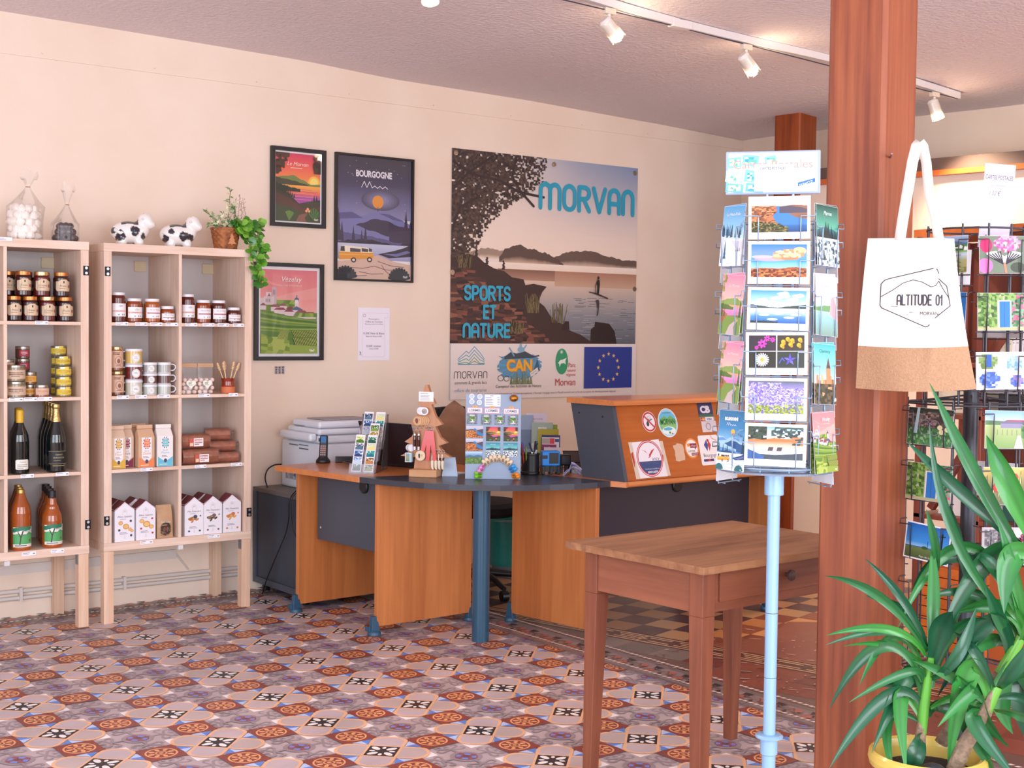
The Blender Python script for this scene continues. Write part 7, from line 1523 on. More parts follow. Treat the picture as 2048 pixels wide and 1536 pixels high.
for (sx, sy) in ((0, 0), (0, 1), (1, 0), (1, 1)):
    x = o_ if not sx else TW-o_-lt; y = -o_-lt if not sy else -TD+o_
    def q4(w, z, k): # taper on the inner faces
        a = x if not sx else x+lt-w; c = y+lt-w if not sy else y
        return [(a, c, z), (a+w, c, z), (a+w, c+w, z), (a, c+w, z)]
    b = MB(); b.hexa(q4(lb_, 0, 0), q4(lt, .60, 0)); b.hexa(q4(lt, .60, 0), q4(lt, .7375, 0)); b.build('leg', OLDL, tb, bevel=.002)
zb = .610
MB().box((o_+lt, -TD+o_+.006, zb), (TW-o_-lt, -TD+o_+.026, .7375)).build('apron', OLDW, tb); MB().box((o_+lt, -o_-.026, zb), (TW-o_-lt, -o_-.006, .7375)).build('apron', OLDW, tb)
for x in (o_+.006, TW-o_-.026): MB().box((x, -TD+o_+lt, zb), (x+.02, -o_-lt, .7375)).build('apron', OLDL if 0 else wood('old_table_side', '#9a5c40', '#7d4632', axis=1, rough=.5, fine=40, coarse=6, bump=.12, c3='#4c281e'), tb)
dr = MB().box((o_+lt+.02, -TD+o_-.002, zb+.030), (TW-o_-lt-.02, -TD+o_+.0055, .732)).build('drawer', OLDW, tb, bevel=.001)
MB().lathe([(.006, 0), (.006, .012), (.016, .018), (.017, .026), (.010, .031), (0, .032)], n=16).build('knob', mat('dark_knob', '#4f3a38', .4), dr, (.42, -TD+o_-.002, .69), (pi/2, 0, 0))
# ------------------------------------------------------------------ postcards
def postcard(w, h, border, art, cap=True, dark=None):
    f = Flat(2.5e-5); f.rect(0, 0, w, h, '#f3f2f6')
    bb = border; y0 = bb*2.2 if cap else bb
    art(f, bb, y0, w-bb, h-bb)
    if cap: f.text('LE MORVAN', w/2, y0*.55, h*.018, '#9a97a4', w=w*.16); f.lines(w*.2, w*.8, [y0*.30], h*.008, '#c4c2cc')
    b = MB(); b.box((0, 0, 0), (w, .0006, h), '#eeeef2'); f.into(b, Matrix.Translation((0, -.0002, 0))); return b
def plain(art): return lambda w, h: postcard(w, h, .0005, art, False)
def lk(kind, sd=2): return lambda f, a, b_, c, d: lake_card(f, a, b_, c, d, sd, kind)
def titled(t_, col='#f4f4f4', y=.84):
    return lambda f, a, b_, c, d: f.text(t_, (a+c)/2, b_+(d-b_)*y, (d-b_)*.05, col, w=(c-a)*.62, slant=.2)
def combo(*fs):
    def A(f, a, b_, c, d):
        for q in fs: q(f, a, b_, c, d)
    return A
def snow_art(f, x0, y0, x1, y1):
    g = Flat(); W, Hh = x1-x0, y1-y0; X = lambda u: x0+W*u; Y = lambda v: y0+Hh*v
    g.grad(x0, Y(.4), x1, y1, [(0, '#d8ecf6'), (.4, '#8ec6e4'), (1, '#4f9ccc')]); r = random.Random(4)
    for k in range(22): g.fir(X(r.random()), Y(.46+.06*r.random()), Hh*(.12+.10*r.random()), r.choice(['#2f4f6a', '#3f6480', '#23405a']), .14)
    g.poly([(x0, Y(.50)), (X(.4), Y(.46)), (x1, Y(.44)), (x1, y0), (x0, y0)], '#eef1f6'); g.poly([(X(.5), Y(.42)), (x1, Y(.40)), (x1, Y(.25)), (X(.7), Y(.3))], '#d8d4e4'); g.fir(X(.22), Y(.12), Hh*.34, '#2f6a84', .14); g.fir(X(.08), Y(.05), Hh*.22, '#3f7a94', .14)
    for u in (.72, .80, .88): g.poly([(X(u), Y(.24)), (X(u+.03), Y(.30)), (X(u+.05), Y(.24))], '#5f3f5a')
    clipx(g, x0, y0, x1, y1); f.p += [(p, a, c, l+f.l+1) for p, a, c, l in g.p]; f.l += g.l + 1
def pink_path(f, x0, y0, x1, y1):
    g = Flat(); W, Hh = x1-x0, y1-y0; X = lambda u: x0+W*u; Y = lambda v: y0+Hh*v
    g.grad(x0, Y(.45), x1, y1, [(0, '#f6d2a8'), (.4, '#f7b8b0'), (1, '#f08aa8')]); g.ridge(x0, x1, [Y(.56), Y(.60), Y(.62), Y(.56)], Y(.4), '#8fa85a', 3, Hh*.01); g.grad(x0, Y(.32), x1, Y(.50), [(0, '#e87ac0'), (.6, '#f0a0c8'), (1, '#f4b078')])
    g.ridge(x0, X(.6), [Y(.52), Y(.50), Y(.46)], Y(.42), '#5f7a3c', 4, Hh*.02); g.poly([(x0, Y(.40)), (X(.4), Y(.32)), (x1, Y(.34)), (x1, y0), (x0, y0)], '#7f9a4a'); g.poly([(x0, Y(.44)), (X(.35), Y(.34)), (X(.15), Y(.2)), (x0, Y(.2))], '#b0704a'); g.poly([(X(.35), y0), (X(.5), Y(.16)), (X(.85), Y(.28)), (X(.70), Y(.14)), (X(.75), y0)], '#c8b4b4')
    for k in range(3): g.ell(X(.78+.05*(k % 2)), Y(.22+.03*k), W*.035, W*.035, '#e8c09a', 10)
    for x, h_ in ((.08, .2), (.92, .3), (.2, .15)): g.fir(X(x), Y(.30), Hh*h_, '#4a6a3c', .16)
    g.blobs(50, (x0, Y(.62), X(.26), y1), W*.05, Hh*.03, ['#8a8a4a', '#a09a5a', '#c09a7a'], 3, lambda x, y: (x-x0)/W < .24*((y-Y(.6))/(Hh*.4))); g.text('Le Morvan', X(.55), Y(.80), Hh*.045, '#fbe6e0', w=W*.5, slant=.2)
    clipx(g, x0, y0, x1, y1); f.p += [(p, a, c, l+f.l+1) for p, a, c, l in g.p]; f.l += g.l + 1
def pale_lake(f, x0, y0, x1, y1):
    g = Flat(); W, Hh = x1-x0, y1-y0; X = lambda u: x0+W*u; Y = lambda v: y0+Hh*v
    g.grad(x0, y0, x1, y1, [(0, '#7a9a8a'), (.3, '#8fc0c4'), (.5, '#b8d4c8'), (.6, '#e6cfd4'), (1, '#cfc8d4')]); g.ridge(x0, x1, [Y(.46), Y(.50), Y(.52)], Y(.4), '#6a9a6a', 2, Hh*.01); g.poly([(X(.62), Y(.36)), (X(.7), Y(.62)), (X(.80), Y(.66)), (x1, Y(.45)), (x1, Y(.25))], '#d8a8b0'); g.fir(X(.88), y0, Hh*.3, '#5f7a5a', .14); g.text('Les Settons', X(.48), Y(.80), Hh*.05, '#a8a0b4', w=W*.6, slant=.2)
    clipx(g, x0, y0, x1, y1); f.p += [(p, a, c, l+f.l+1) for p, a, c, l in g.p]; f.l += g.l + 1
def cathedral(f, x0, y0, x1, y1, top='#3fb0b4'):
    g = Flat(); W, Hh = x1-x0, y1-y0; X = lambda u: x0+W*u; Y = lambda v: y0+Hh*v
    g.grad(x0, Y(.3), x1, y1, [(0, '#d8e8d8'), (.4, '#8fd0c8'), (1, top)]); 
    for k in range(8): g.rect(X(.1+.1*k), Y(.1), X(.2+.1*k), Y(.38+.12*random.Random(k).random()), ['#c8946a', '#a8704a', '#dcb088'][k % 3])
    g.rect(X(.55), Y(.3), X(.75), Y(.60), '#c08a64'); g.poly([(X(.55), Y(.60)), (X(.65), Y(.78)), (X(.75), Y(.60))], '#5f4a4a'); g.blobs(60, (x0, y0, x1, Y(.34)), W*.06, Hh*.03, ['#4a4a38', '#6a5a40', '#38382c'], 5); g.text('Clamecy', X(.5), Y(.86), Hh*.05, '#2a5a64', w=W*.5)
    clipx(g, x0, y0, x1, y1); f.p += [(p, a, c, l+f.l+1) for p, a, c, l in g.p]; f.l += g.l + 1
def green_winter(f, a, b_, c, d): winter_art(f, a, b_, c, d, ('#12463f', '#5fb49a', '#1f2f34'))
# ------------------------------------------------------------------ postcard spinner
SPB = mat('pale_blue_metal', '#8fb4d4', .35, .1); WIR = mat('pale_blue_wire', '#8ea3ba', .35, .4); GRW = mat('dark_grey_wire', '#4a4a52', .4, .5)
SC_ = Vector((.277, -4.313, 0)); SRZ = R(-48.5)
sp_ = thing('postcard_spinner', 'pale blue spinner stand of postcards in front of the table', 'postcard rack', tuple(SC_), SRZ)
b = MB(); b.lathe([(.17, 0), (.17, .012), (.03, .03), (.026, .05)], n=28); b.build('floor_base', SPB, sp_)
MB().lathe([(.0175, .04), (.0175, .36)], n=20).build('lower_pole', SPB, sp_)
MB().lathe([(.020, .350), (.022, .352), (.022, .39), (.035, .394), (.036, .398), (.030, .402), (.018, .403)], n=24).build('collar', SPB, sp_)
for (z0_, z1_) in ((.403, .5485), (.550, .7155), (.717, 1.072)): MB().lathe([(.0155, z0_), (.0158, z0_+.002), (.0158, z1_-.002), (.0155, z1_)], n=20).build('pole', SPB, sp_)
MB().lathe([(.024, 1.020), (.0245, 1.022), (.0245, 1.072), (.024, 1.074)], n=20).build('top_socket', SPB, sp_)
MB().lathe([(.0245, 1.074), (.09, 1.080), (.14, 1.082), (.142, 1.087), (.10, 1.090), (.0, 1.090)], n=36).build('tray', WIR, sp_)
MB().lathe([(.011, 1.09), (.011, 1.73)], n=12).build('centre_tube', WIR, sp_)
b = MB(); rad = .118
def hexp(r, z, off=0): return [(r*sin(R(60*k+30+off)), -r*cos(R(60*k+30+off)), z) for k in range(6)]
for z_ in (1.092, 1.40, 1.70): b.tube(hexp(rad/cos(R(30)), z_), .0022, 6, closed=True)
for k in range(6):
    for s in (-.035, .035):
        a = R(60*k); cx, cy = rad*sin(a) + s*cos(a), -rad*cos(a) + s*sin(a); b.tube([(cx, cy, 1.088), (cx, cy, 1.715)], .0022, 6)
    a = R(60*k); b.tube([(0, 0, 1.40), (rad*sin(a), -rad*cos(a), 1.40)], .0018, 5)
b.tube([(.142*cos(k*.2244), .142*sin(k*.2244), 1.098) for k in range(28)], .0028, 6, closed=True)
b.build('wire_frame', WIR, sp_)
def facem(phi, r, y, z, x=0): # matrix of a card frame on a face
    return Matrix.Rotation(R(phi), 4, 'Z') @ Matrix.Translation((x, -r + y, z))
def pocket(b, M, w, h, wr=.0016, up=.55):
    st = len(b.v)
    for s in (-1, 1):
        b.tube([(s*(w/2+.012), .02, h*up+.012), (s*(w/2+.012), -.010, h*up+.012), (s*(w/2+.010), -.012, h*up), (s*w*.34, -.012, h*up), (s*w*.34, -.012, h*up-.006), (s*w*.34, -.010, -.004), (s*w*.34, .012, -.006)], wr, 6)
    b.tube([(-w/2-.004, .004, -.004), (w/2+.004, .004, -.004)], wr, 6); b.xf(M, st)
def put_card(rack, rz, mbuilder, M, label, group, tilt=-.05, name='postcard'):
    o = mbuilder.build(name, GLOSSP); o.matrix_world = Matrix.Translation(rack) @ Matrix.Rotation(rz, 4, 'Z') @ M @ Matrix.Rotation(tilt, 4, 'X'); tag(o, label, 'postcard', group); return o
fz = [1.660, 1.552, 1.441, 1.330, 1.219, 1.108]
fc = [('river', 'winding lake between dark hills, topmost in the front column of the spinner'), ('cloud', 'orange clouds over autumn hills, second from the top of the spinner front'), ('sky', 'blue lake mirroring white clouds, third from the top of the spinner front'), ('flowers', 'four flower photos including a daisy on the spinner front'), ('lavender', 'field of purple blue flowers on the spinner front'), ('sunset_lake', 'two chairs by a sunset lake, lowest on the spinner front')]
pw = MB()
for k, (kd, lb) in enumerate(fc):
    pocket(pw, facem(0, rad, -.018, fz[k]), .148, .103)
    put_card(SC_, SRZ, postcard(.148, .104, .0075, lk(kd, 3+k)), facem(0, rad, -.026, fz[k], -.074) @ Matrix.Rotation(.015*(k % 3 - 1), 4, 'Y'), 'postcard of %s' % lb, 'landscape postcards on the spinner')
sz = [1.600, 1.430, 1.260, 1.088]
L4 = [(snow_art, 'Le Haut-Folin', 'snowy blue winter slope postcard, top of the spinner side towards the banner'), (pink_path, None, 'tall pink sunset lake postcard, second on the spinner side towards the banner'), (pink_path, None, 'tall pink lake and grey path postcard, third on the spinner side towards the banner'), (lambda *q: night_art(*q, day=True), None, 'blue Bourgogne postcard with yellow van, lowest on the spinner side towards the banner')]
R4 = [(green_winter, None, 'dark green winter forest postcard, top of the spinner side towards the post'), (pale_lake, None, 'pale lilac lake postcard, second on the spinner side towards the post'), (cathedral, None, 'turquoise topped village church postcard, third on the spinner side towards the post'), (vez_art, None, 'pink and green hill village postcard, lowest on the spinner side towards the post')]
for (phi, four, gp) in ((-58, L4, 'towards the banner'), (58, R4, 'towards the post')):
    for k, (art, tt, lb) in enumerate(four):
        pocket(pw, facem(phi, rad, -.016, sz[k]), .106, .150, up=.62)
        A = combo(art, titled(tt)) if tt else art
        put_card(SC_, SRZ, plain(A)(.105, .150), facem(phi + (10 if (phi < 0 and k == 3) else 0), rad, -.024 - .006*(k == 3), sz[k], -.0525) @ Matrix.Rotation((.03, .06, .05, -.01)[k]*(1 if phi < 0 else 1), 4, 'Y'), lb, 'portrait postcards on the spinner', -.07)
        put_card(SC_, SRZ, plain(A)(.105, .150), facem(phi, rad, -.016, sz[k]+.001, -.050), 'postcard tucked behind the front card, row %s of the side %s' % (['one', 'two', 'three', 'four'][k], gp), 'second postcards on the spinner sides', -.03)
    for k in range(4):
        pocket(pw, facem(phi*2.05, rad, -.016, sz[k] - .04), .106, .150, up=.6)
        put_card(SC_, SRZ, plain(R4[(k+1) % 4][0] if phi < 0 else L4[k][0])(.105, .150), facem(phi*2.05, rad, -.022, sz[k]-.04, -.0525), 'white backed postcard on the far spinner side %s, row %s from top' % (gp, ['one', 'two', 'three', 'four'][k]), 'far side postcards', -.06)
pw.build('pocket_wires', WIR, sp_)
sg = MB().box((-.117, -.004, 1.781), (.117, .004, 1.890)).build('sign_board', mat('grey_blue_frame', '#9aa8c4', .4), sp_, (0, -.02, 0), (0, R(-.6), 0), bevel=.003)
for x in (-.032, .032): MB().tube([(x, -.02, 1.70), (x, -.02, 1.782)], .0035, 8).build('sign_post', WIR, sp_)
f = Flat(3e-5); f.rect(-.110, 1.787, .110, 1.885, '#eef2f6'); r = random.Random(2)
for (x, y, w, h, an) in ((-.095, 1.862, .034, .026, .1), (-.055, 1.866, .040, .028, -.1), (-.005, 1.862, .028, .030, .12), (-.095, 1.826, .044, .028, -.12), (-.045, 1.826, .05, .030, -.15), (-.095, 1.798, .044, .022, -.1), (-.045, 1.798, .044, .022, -.1)):
    P = [(x + a*w/2*cos(an) - b_*h/2*sin(an), y + a*w/2*sin(an) + b_*h/2*cos(an)) for a, b_ in ((-1, -1), (1, -1), (1, 1), (-1, 1))]; f.poly(P, r.choice(['#7cc4d4', '#a8d8e0', '#6ab4cc'])); f.blobs(14, (x-w*.36, y-h*.32, x+w*.36, y+h*.32), .004, .003, ['#3f9ab4', '#d8e8c8', '#e8d89a', '#5fae9c', '#f0f6f8'], int(x*900) + 200)
f.text('Cartes Postales', .0, 1.846, .021, '#e8918a', w=.196); f.rect(-.046, 1.789, .052, 1.856, '#eff0f4'); f.text('CARTES POSTALES', .0, 1.843, .0065, '#4a4a5c', w=.064, bold=.02)
for k, (a, c) in enumerate((('Zooms, ciel étoilé...', '1.00 €'), ('Morvan', '1.50 €'), ('We love Bourgogne', '2.00 €'), ('Cartes en bois', '5.00 €'))): f.text(a, -.036, 1.829 - .0115*k, .005, '#a0a0b0', w=.05 if k != 1 else .018, al='l'); f.text(c, .045, 1.829 - .0115*k, .005, '#8c8c9c', w=.016, al='r')
f.rect(.060, 1.806, .105, 1.840, '#c4dcf0'); f.poly([(.062, 1.800), (.104, 1.810), (.104, 1.820), (.062, 1.809)], '#2f6ab4'); f.text('créatOZ', .083, 1.804, .0075, '#e8f2fa', w=.034, rot=.22)
f.build('printed_sheet', GLOSSP, sg, (0, -.0043, 0))
# ------------------------------------------------------------------ grey postcard rack by the post
RC = Vector((1.105, -4.325, 0)); RRZ = R(-56.1)
rk = thing('wire_postcard_rack', 'dark grey wire postcard rack behind the potted plant', 'postcard rack', tuple(RC), RRZ)
MB().lathe([(.022, .02), (.022, 1.30)], n=16).build('pole', GRW, rk); MB().lathe([(.16, 0), (.16, .012), (.03, .022)], n=24).build('floor_base', GRW, rk)
b = MB(); q = MB()
def ringw(bb, r, z_, w=.003): bb.tube([(r*cos(k*pi/8), r*sin(k*pi/8), z_) for k in range(16)], w, 6, closed=True)
for (r_, z0_, z1_, bb) in ((.135, 1.24, 1.735, b), (.185, .45, 1.235, q)):
    n_ = 12
    for z_ in ((z0_, z1_) if r_ < .15 else (z0_, .8, z1_)): ringw(bb, r_, z_)
    for k in range(n_): a = 2*pi*(k+.5)/n_; bb.tube([(r_*cos(a), r_*sin(a), z0_-.01), (r_*cos(a), r_*sin(a), z1_+.012)], .003, 6)
for k in range(4): a = k*pi/2; q.tube([(.0, 0, .5), (.185*cos(a), .185*sin(a), .45)], .003, 5); q.tube([(0, 0, 1.235), (.185*cos(a), .185*sin(a), 1.235)], .003, 5); b.tube([(0, 0, 1.26), (.135*cos(a), .135*sin(a), 1.24)], .003, 5)
def voy(f, x0, y0, x1, y1):
    g = Flat(); W, Hh = x1-x0, y1-y0; X = lambda u: x0+W*u; Y = lambda v: y0+Hh*v
    g.grad(x0, y0, x1, y1, [(0, '#8a9a5a'), (.35, '#a8b48a'), (.5, '#c8dae6'), (.65, '#5f9a4a'), (.78, '#6a8aa8'), (1, '#a8c4e4')]); g.ridge(x0, x1, [Y(.82), Y(.92), Y(.86), Y(.80)], Y(.7), '#5a6f94', 3); g.grad(x0, Y(.55), x1, Y(.76), [(0, '#8ab87a'), (1, '#4a8a44')]); g.rect(X(.05), Y(.32), X(.45), Y(.42), '#8f86b4'); g.blobs(60, (x0, y0, x1, Y(.34)), W*.04, Hh*.03, ['#b8a86a', '#7a8a4a', '#c8bc8a', '#8a7a4a'], 4); g.blobs(20, (X(.5), Y(.6), x1, Y(.75)), W*.04, Hh*.03, ['#3f6a3a', '#e8ece8'], 3); g.text('Voyages de Bernatel', X(.55), Y(.45), Hh*.06, '#4a5a6a', w=W*.6, slant=.2)
    f.p += [(p, a, c, l+f.l+1) for p, a, c, l in g.p]; f.l += g.l + 1
def rose(f, x0, y0, x1, y1):
    g = Flat(); W, Hh = x1-x0, y1-y0; X = lambda u: x0+W*u; Y = lambda v: y0+Hh*v
    g.rect(x0, y0, x1, y1, '#1f74c0'); g.stroke([(x0, Y(.8)), (X(.4), Y(.78)), (X(.7), Y(.88))], W*.02, '#22383a'); g.stroke([(X(.65), Y(.62)), (X(.45), Y(.4)), (X(.2), Y(.2))], W*.02, '#22383a'); g.ell(X(.78), Y(.72), W*.12, Hh*.07, '#5f7a3c', 12, .3); g.ell(X(.12), Y(.45), W*.06, Hh*.14, '#1f3030', 10)
    g.poly([(X(.42), Y(.3)), (X(.55), Y(.55)), (X(.78), Y(.45)), (X(.82), Y(.3)), (X(.7), Y(.12)), (X(.5), Y(.10))], '#f0d4cc'); g.poly([(X(.6), Y(.5)), (X(.8), Y(.42)), (X(.84), Y(.28)), (X(.72), Y(.12)), (X(.68), Y(.3))], '#e0788a'); g.ell(X(.6), Y(.28), W*.08, Hh*.1, '#f4e4d8', 10)
    f.p += [(p, a, c, l+f.l+1) for p, a, c, l in g.p]; f.l += g.l + 1
def bfly(f, x0, y0, x1, y1):
    g = Flat(); W, Hh = x1-x0, y1-y0; X = lambda u: x0+W*u; Y = lambda v: y0+Hh*v
    g.rect(x0, y0, x1, y1, '#6f7f6c'); g.ell(X(.14), Y(.75), W*.13, Hh*.2, '#e02a6a', 14); g.ell(X(.12), Y(.2), W*.16, Hh*.2, '#e878b8', 14); g.ell(X(.8), Y(.16), W*.16, Hh*.14, '#3f4a3c', 14); g.blobs(160, (X(.30), Y(.56), X(.86), y1), W*.03, Hh*.035, ['#e06aa4', '#f09cc4', '#d04a8a', '#f4bcd4'], 3, lambda x, y: ((x-X(.58))/(W*.28))**2+((y-Y(.80))/(Hh*.22))**2 < 1)
    for s in (-1, 1):
        g.poly([(X(.52), Y(.22)), (X(.52+s*.36), Y(.45)), (X(.52+s*.38), Y(.55)), (X(.52+s*.18), Y(.60)), (X(.52), Y(.45))], '#e8e4ea')
        for k in range(6): g.stroke([(X(.52+s*.03), Y(.25)), (X(.52+s*(.36-.055*k)), Y(.47+.022*k))], W*.022, '#2a2630')
    g.stroke([(X(.52), Y(.26)), (X(.55), Y(.02))], W*.05, '#c8806a')
    clipx(g, x0, y0, x1, y1); f.p += [(p, a, c, l+f.l+1) for p, a, c, l in g.p]; f.l += g.l + 1
def door(f, x0, y0, x1, y1):
    g = Flat(); W, Hh = x1-x0, y1-y0; X = lambda u: x0+W*u; Y = lambda v: y0+Hh*v
    g.rect(x0, y0, x1, y1, '#b4b49c'); g.blobs(200, (x0, Y(.05), X(.40), y1), W*.035, Hh*.04, ['#4f7a34', '#6f9a48', '#3a5f2a', '#8aae5c'], 3); g.blobs(140, (X(.68), Y(.1), x1, y1), W*.035, Hh*.04, ['#4f8a5a', '#7ab08a', '#3f6a4a', '#d06a8a'], 4); g.blobs(60, (X(.3), Y(.82), X(.8), y1), W*.03, Hh*.03, ['#4f7a34', '#8aae5c'], 5); g.rect(X(.42), Y(.08), X(.70), Y(.80), '#e8e4e0'); g.rect(X(.45), Y(.08), X(.67), Y(.78), '#2a78c4'); g.rect(X(.55), Y(.08), X(.56), Y(.78), '#1f5a9a'); g.rect(x0, y0, x1, Y(.08), '#b8b48a')
    f.p += [(p, a, c, l+f.l+1) for p, a, c, l in g.p]; f.l += g.l + 1
def collage(f, x0, y0, x1, y1):
    g = Flat(); W, Hh = x1-x0, y1-y0; X = lambda u: x0+W*u; Y = lambda v: y0+Hh*v
    g.rect(x0, y0, x1, y1, '#e4e2d2')
    for (cx, cy, rx, ry, cs) in ((.25, .75, .2, .2, ['#6a8a4a', '#8aa86a']), (.28, .25, .22, .22, ['#4a6ac8', '#6a8ae0', '#3a5ab0']), (.8, .7, .16, .2, ['#7aa8d8', '#a8c4e0']), (.85, .22, .14, .16, ['#4a6ac8', '#8f7ab8'])): g.blobs(40, (X(cx-rx), Y(cy-ry), X(cx+rx), Y(cy+ry)), W*.035, Hh*.04, cs, int(cx*99), lambda x, y: ((x-X(cx))/(W*rx))**2+((y-Y(cy))/(Hh*ry))**2 < 1)
    g.rect(X(.20), Y(.6), X(.32), Y(.93), '#2a5ab0'); f.p += [(p, a, c, l+f.l+1) for p, a, c, l in g.p]; f.l += g.l + 1
def bike(f, x0, y0, x1, y1):
    g = Flat(); W, Hh = x1-x0, y1-y0; X = lambda u: x0+W*u; Y = lambda v: y0+Hh*v
    g.grad(x0, y0, x1, y1, [(0, '#4a8a5a'), (.4, '#2f5a34'), (1, '#24302a')]); g.blobs(120, (x0, Y(.5), x1, Y(.9)), W*.04, Hh*.03, ['#6a5a54', '#8a7a72', '#3a2f30', '#4a4440'], 3); g.blobs(80, (x0, y0, x1, Y(.45)), W*.02, Hh*.04, ['#5f9a5a', '#8ab88a', '#3f7a44'], 4)
    for cx in (.38, .60): g.ring(X(cx), Y(.48), W*.12, Hh*.2, W*.015, '#8a7f94', 18)
    g.stroke([(X(.38), Y(.48)), (X(.5), Y(.72)), (X(.6), Y(.48)), (X(.46), Y(.5))], W*.018, '#7a5a6a')
    for (cx, cy) in ((.72, .50), (.76, .38), (.88, .46)): g.ell(X(cx), Y(cy), W*.06, Hh*.07, '#e8dfae', 10)
    g.poly([(X(.14), Y(.3)), (X(.2), y1), (X(.26), y1), (X(.22), Y(.3))], '#a8c4cc'); f.p += [(p, a, c, l+f.l+1) for p, a, c, l in g.p]; f.l += g.l + 1
def cross_(f, x0, y0, x1, y1):
    g = Flat(); W, Hh = x1-x0, y1-y0; X = lambda u: x0+W*u; Y = lambda v: y0+Hh*v
    g.grad(x0, Y(.3), x1, y1, [(0, '#a8d0ec'), (.25, '#3f94dc'), (1, '#1564b8')]); g.ridge(x0, x1, [Y(.34), Y(.36), Y(.33)], Y(.2), '#3a6a94', 3); g.grad(x0, y0, x1, Y(.32), [(0, '#4a5a34'), (1, '#6a7a44')]); g.stroke([(X(.84), Y(.2)), (X(.84), Y(.84))], W*.03, '#22282a'); g.stroke([(X(.78), Y(.76)), (X(.90), Y(.78))], W*.025, '#22282a'); g.ell(X(.45), Y(.34), W*.07, Hh*.05, '#2f5a34', 10); g.stroke([(X(.52), Y(.32)), (X(.52), Y(.55))], W*.012, '#2a3438'); g.rect(X(.60), Y(.28), X(.66), Y(.38), '#39434a'); g.text('Pays de Lormes', X(.55), Y(.05), Hh*.05, '#e8ece8', w=W*.4)
    f.p += [(p, a, c, l+f.l+1) for p, a, c, l in g.p]; f.l += g.l + 1
def barn(f, x0, y0, x1, y1):
    g = Flat(); W, Hh = x1-x0, y1-y0; X = lambda u: x0+W*u; Y = lambda v: y0+Hh*v
    g.grad(x0, Y(.6), x1, y1, [(0, '#c8d8ee'), (1, '#7aa8e0')]); g.ridge(x0, x1, [Y(.74), Y(.72), Y(.74)], Y(.5), '#5a7a5a', 3); g.grad(x0, y0, x1, Y(.62), [(0, '#7a9a5c'), (1, '#a8b87a')]); g.rect(X(.32), Y(.54), X(.78), Y(.68), '#8a84a4'); g.poly([(X(.30), Y(.66)), (X(.45), Y(.76)), (X(.82), Y(.75)), (X(.80), Y(.66))], '#6f6a84'); g.rect(X(.46), Y(.73), X(.80), Y(.76), '#c83a4a'); g.poly([(X(.60), y0), (X(.68), Y(.35)), (X(.74), Y(.35)), (X(.80), y0)], '#d0c0b8')
    for k in range(6): g.rect(X(.25+.1*k), Y(.35), X(.265+.1*k), Y(.5), '#8a7f78')
    g.blobs(40, (X(.75), Y(.2), x1, Y(.6)), W*.04, Hh*.05, ['#3f6a44', '#5f8a54'], 5); f.p += [(p, a, c, l+f.l+1) for p, a, c, l in g.p]; f.l += g.l + 1
def poppy(f, x0, y0, x1, y1):
    g = Flat(); W, Hh = x1-x0, y1-y0; X = lambda u: x0+W*u; Y = lambda v: y0+Hh*v
    g.grad(x0, y0, x1, y1, [(0, '#6a6a4a'), (.5, '#8a8a5a'), (1, '#d8b86a')]); r = random.Random(3)
    for k in range(50): x = r.random(); y = r.random()*.6; g.stroke([(X(x), Y(y)), (X(x+r.uniform(-.06, .06)), Y(y+.3))], W*.012, r.choice(['#c8b88a', '#5a6a44', '#e0d0a0', '#7a7a54']))
    for (cx, cy, q) in ((.62, .74, .09), (.30, .46, .11), (.40, .58, .06), (.78, .36, .05)): g.ell(X(cx), Y(cy), W*q, Hh*q*1.2, '#e0362a', 14); g.ell(X(cx)-W*.01, Y(cy)+Hh*.02, W*q*.5, Hh*q*.6, '#f0583c', 10)
    clipx(g, x0, y0, x1, y1); f.p += [(p, a, c, l+f.l+1) for p, a, c, l in g.p]; f.l += g.l + 1
def grapes(f, x0, y0, x1, y1):
    g = Flat(); W, Hh = x1-x0, y1-y0; X = lambda u: x0+W*u; Y = lambda v: y0+Hh*v
    g.rect(x0, y0, x1, y1, '#b8b0b4')
    for k in range(6): g.rect(X(.16*k), y0, X(.16*k+.008), y1, '#8f878c')
    g.blobs(40, (X(.05), Y(.5), X(.35), Y(.95)), W*.03, Hh*.03, ['#8a848a', '#6a646a'], 3); g.blobs(30, (X(.32), Y(.6), X(.6), Y(.9)), W*.04, Hh*.04, ['#2f2a2e', '#4a444a'], 4); g.ell(X(.86), Y(.5), W*.27, Hh*.52, '#e4e0ec', 24); r = random.Random(6)
    for k in range(46): x, y = .70+.30*r.random(), .08+.75*r.random(); g.ell(X(x), Y(y), W*.042, W*.042, r.choice(['#7a1c3c', '#8f2a4c', '#5a1430']), 10); g.ell(X(x)-W*.012, Y(y)+W*.012, W*.010, W*.010, '#d89ab0', 6)
    clipx(g, x0, y0, x1, y1); f.p += [(p, a, c, l+f.l+1) for p, a, c, l in g.p]; f.l += g.l + 1
zr = [1.605, 1.446, 1.281, 1.122, .965, .797]
RK = [(-33, 0, voy, 'misty valley postcard, top of the grey rack column beside the tote bag'), (-33, 1, rose, 'pink rose on blue postcard beside the tote bag'), (-33, 2, collage, 'postcard mostly hidden by the tote bag, third row of the grey rack'), (30, 0, bfly, 'striped butterfly on pink blossom postcard, top of the grey rack'), (30, 1, door, 'blue door among green leaves postcard, upper tier of the grey rack'), (30, 2, collage, 'pale collage postcard with blue flowers on the grey rack'),
      (-33, 3, bike, 'old bicycle and pale flowers postcard on the grey rack'), (-33, 4, door, 'blue door and ivy postcard in the lower tier of the grey rack'), (-33, 5, cross_, 'deep blue sky and wayside cross postcard, lowest card of the grey rack'), (30, 3, barn, 'red roofed barn and path postcard on the grey rack'), (30, 4, poppy, 'red poppies in dry grass postcard on the grey rack'), (30, 5, grapes, 'red currants in a bowl postcard, lowest of its column on the grey rack')]
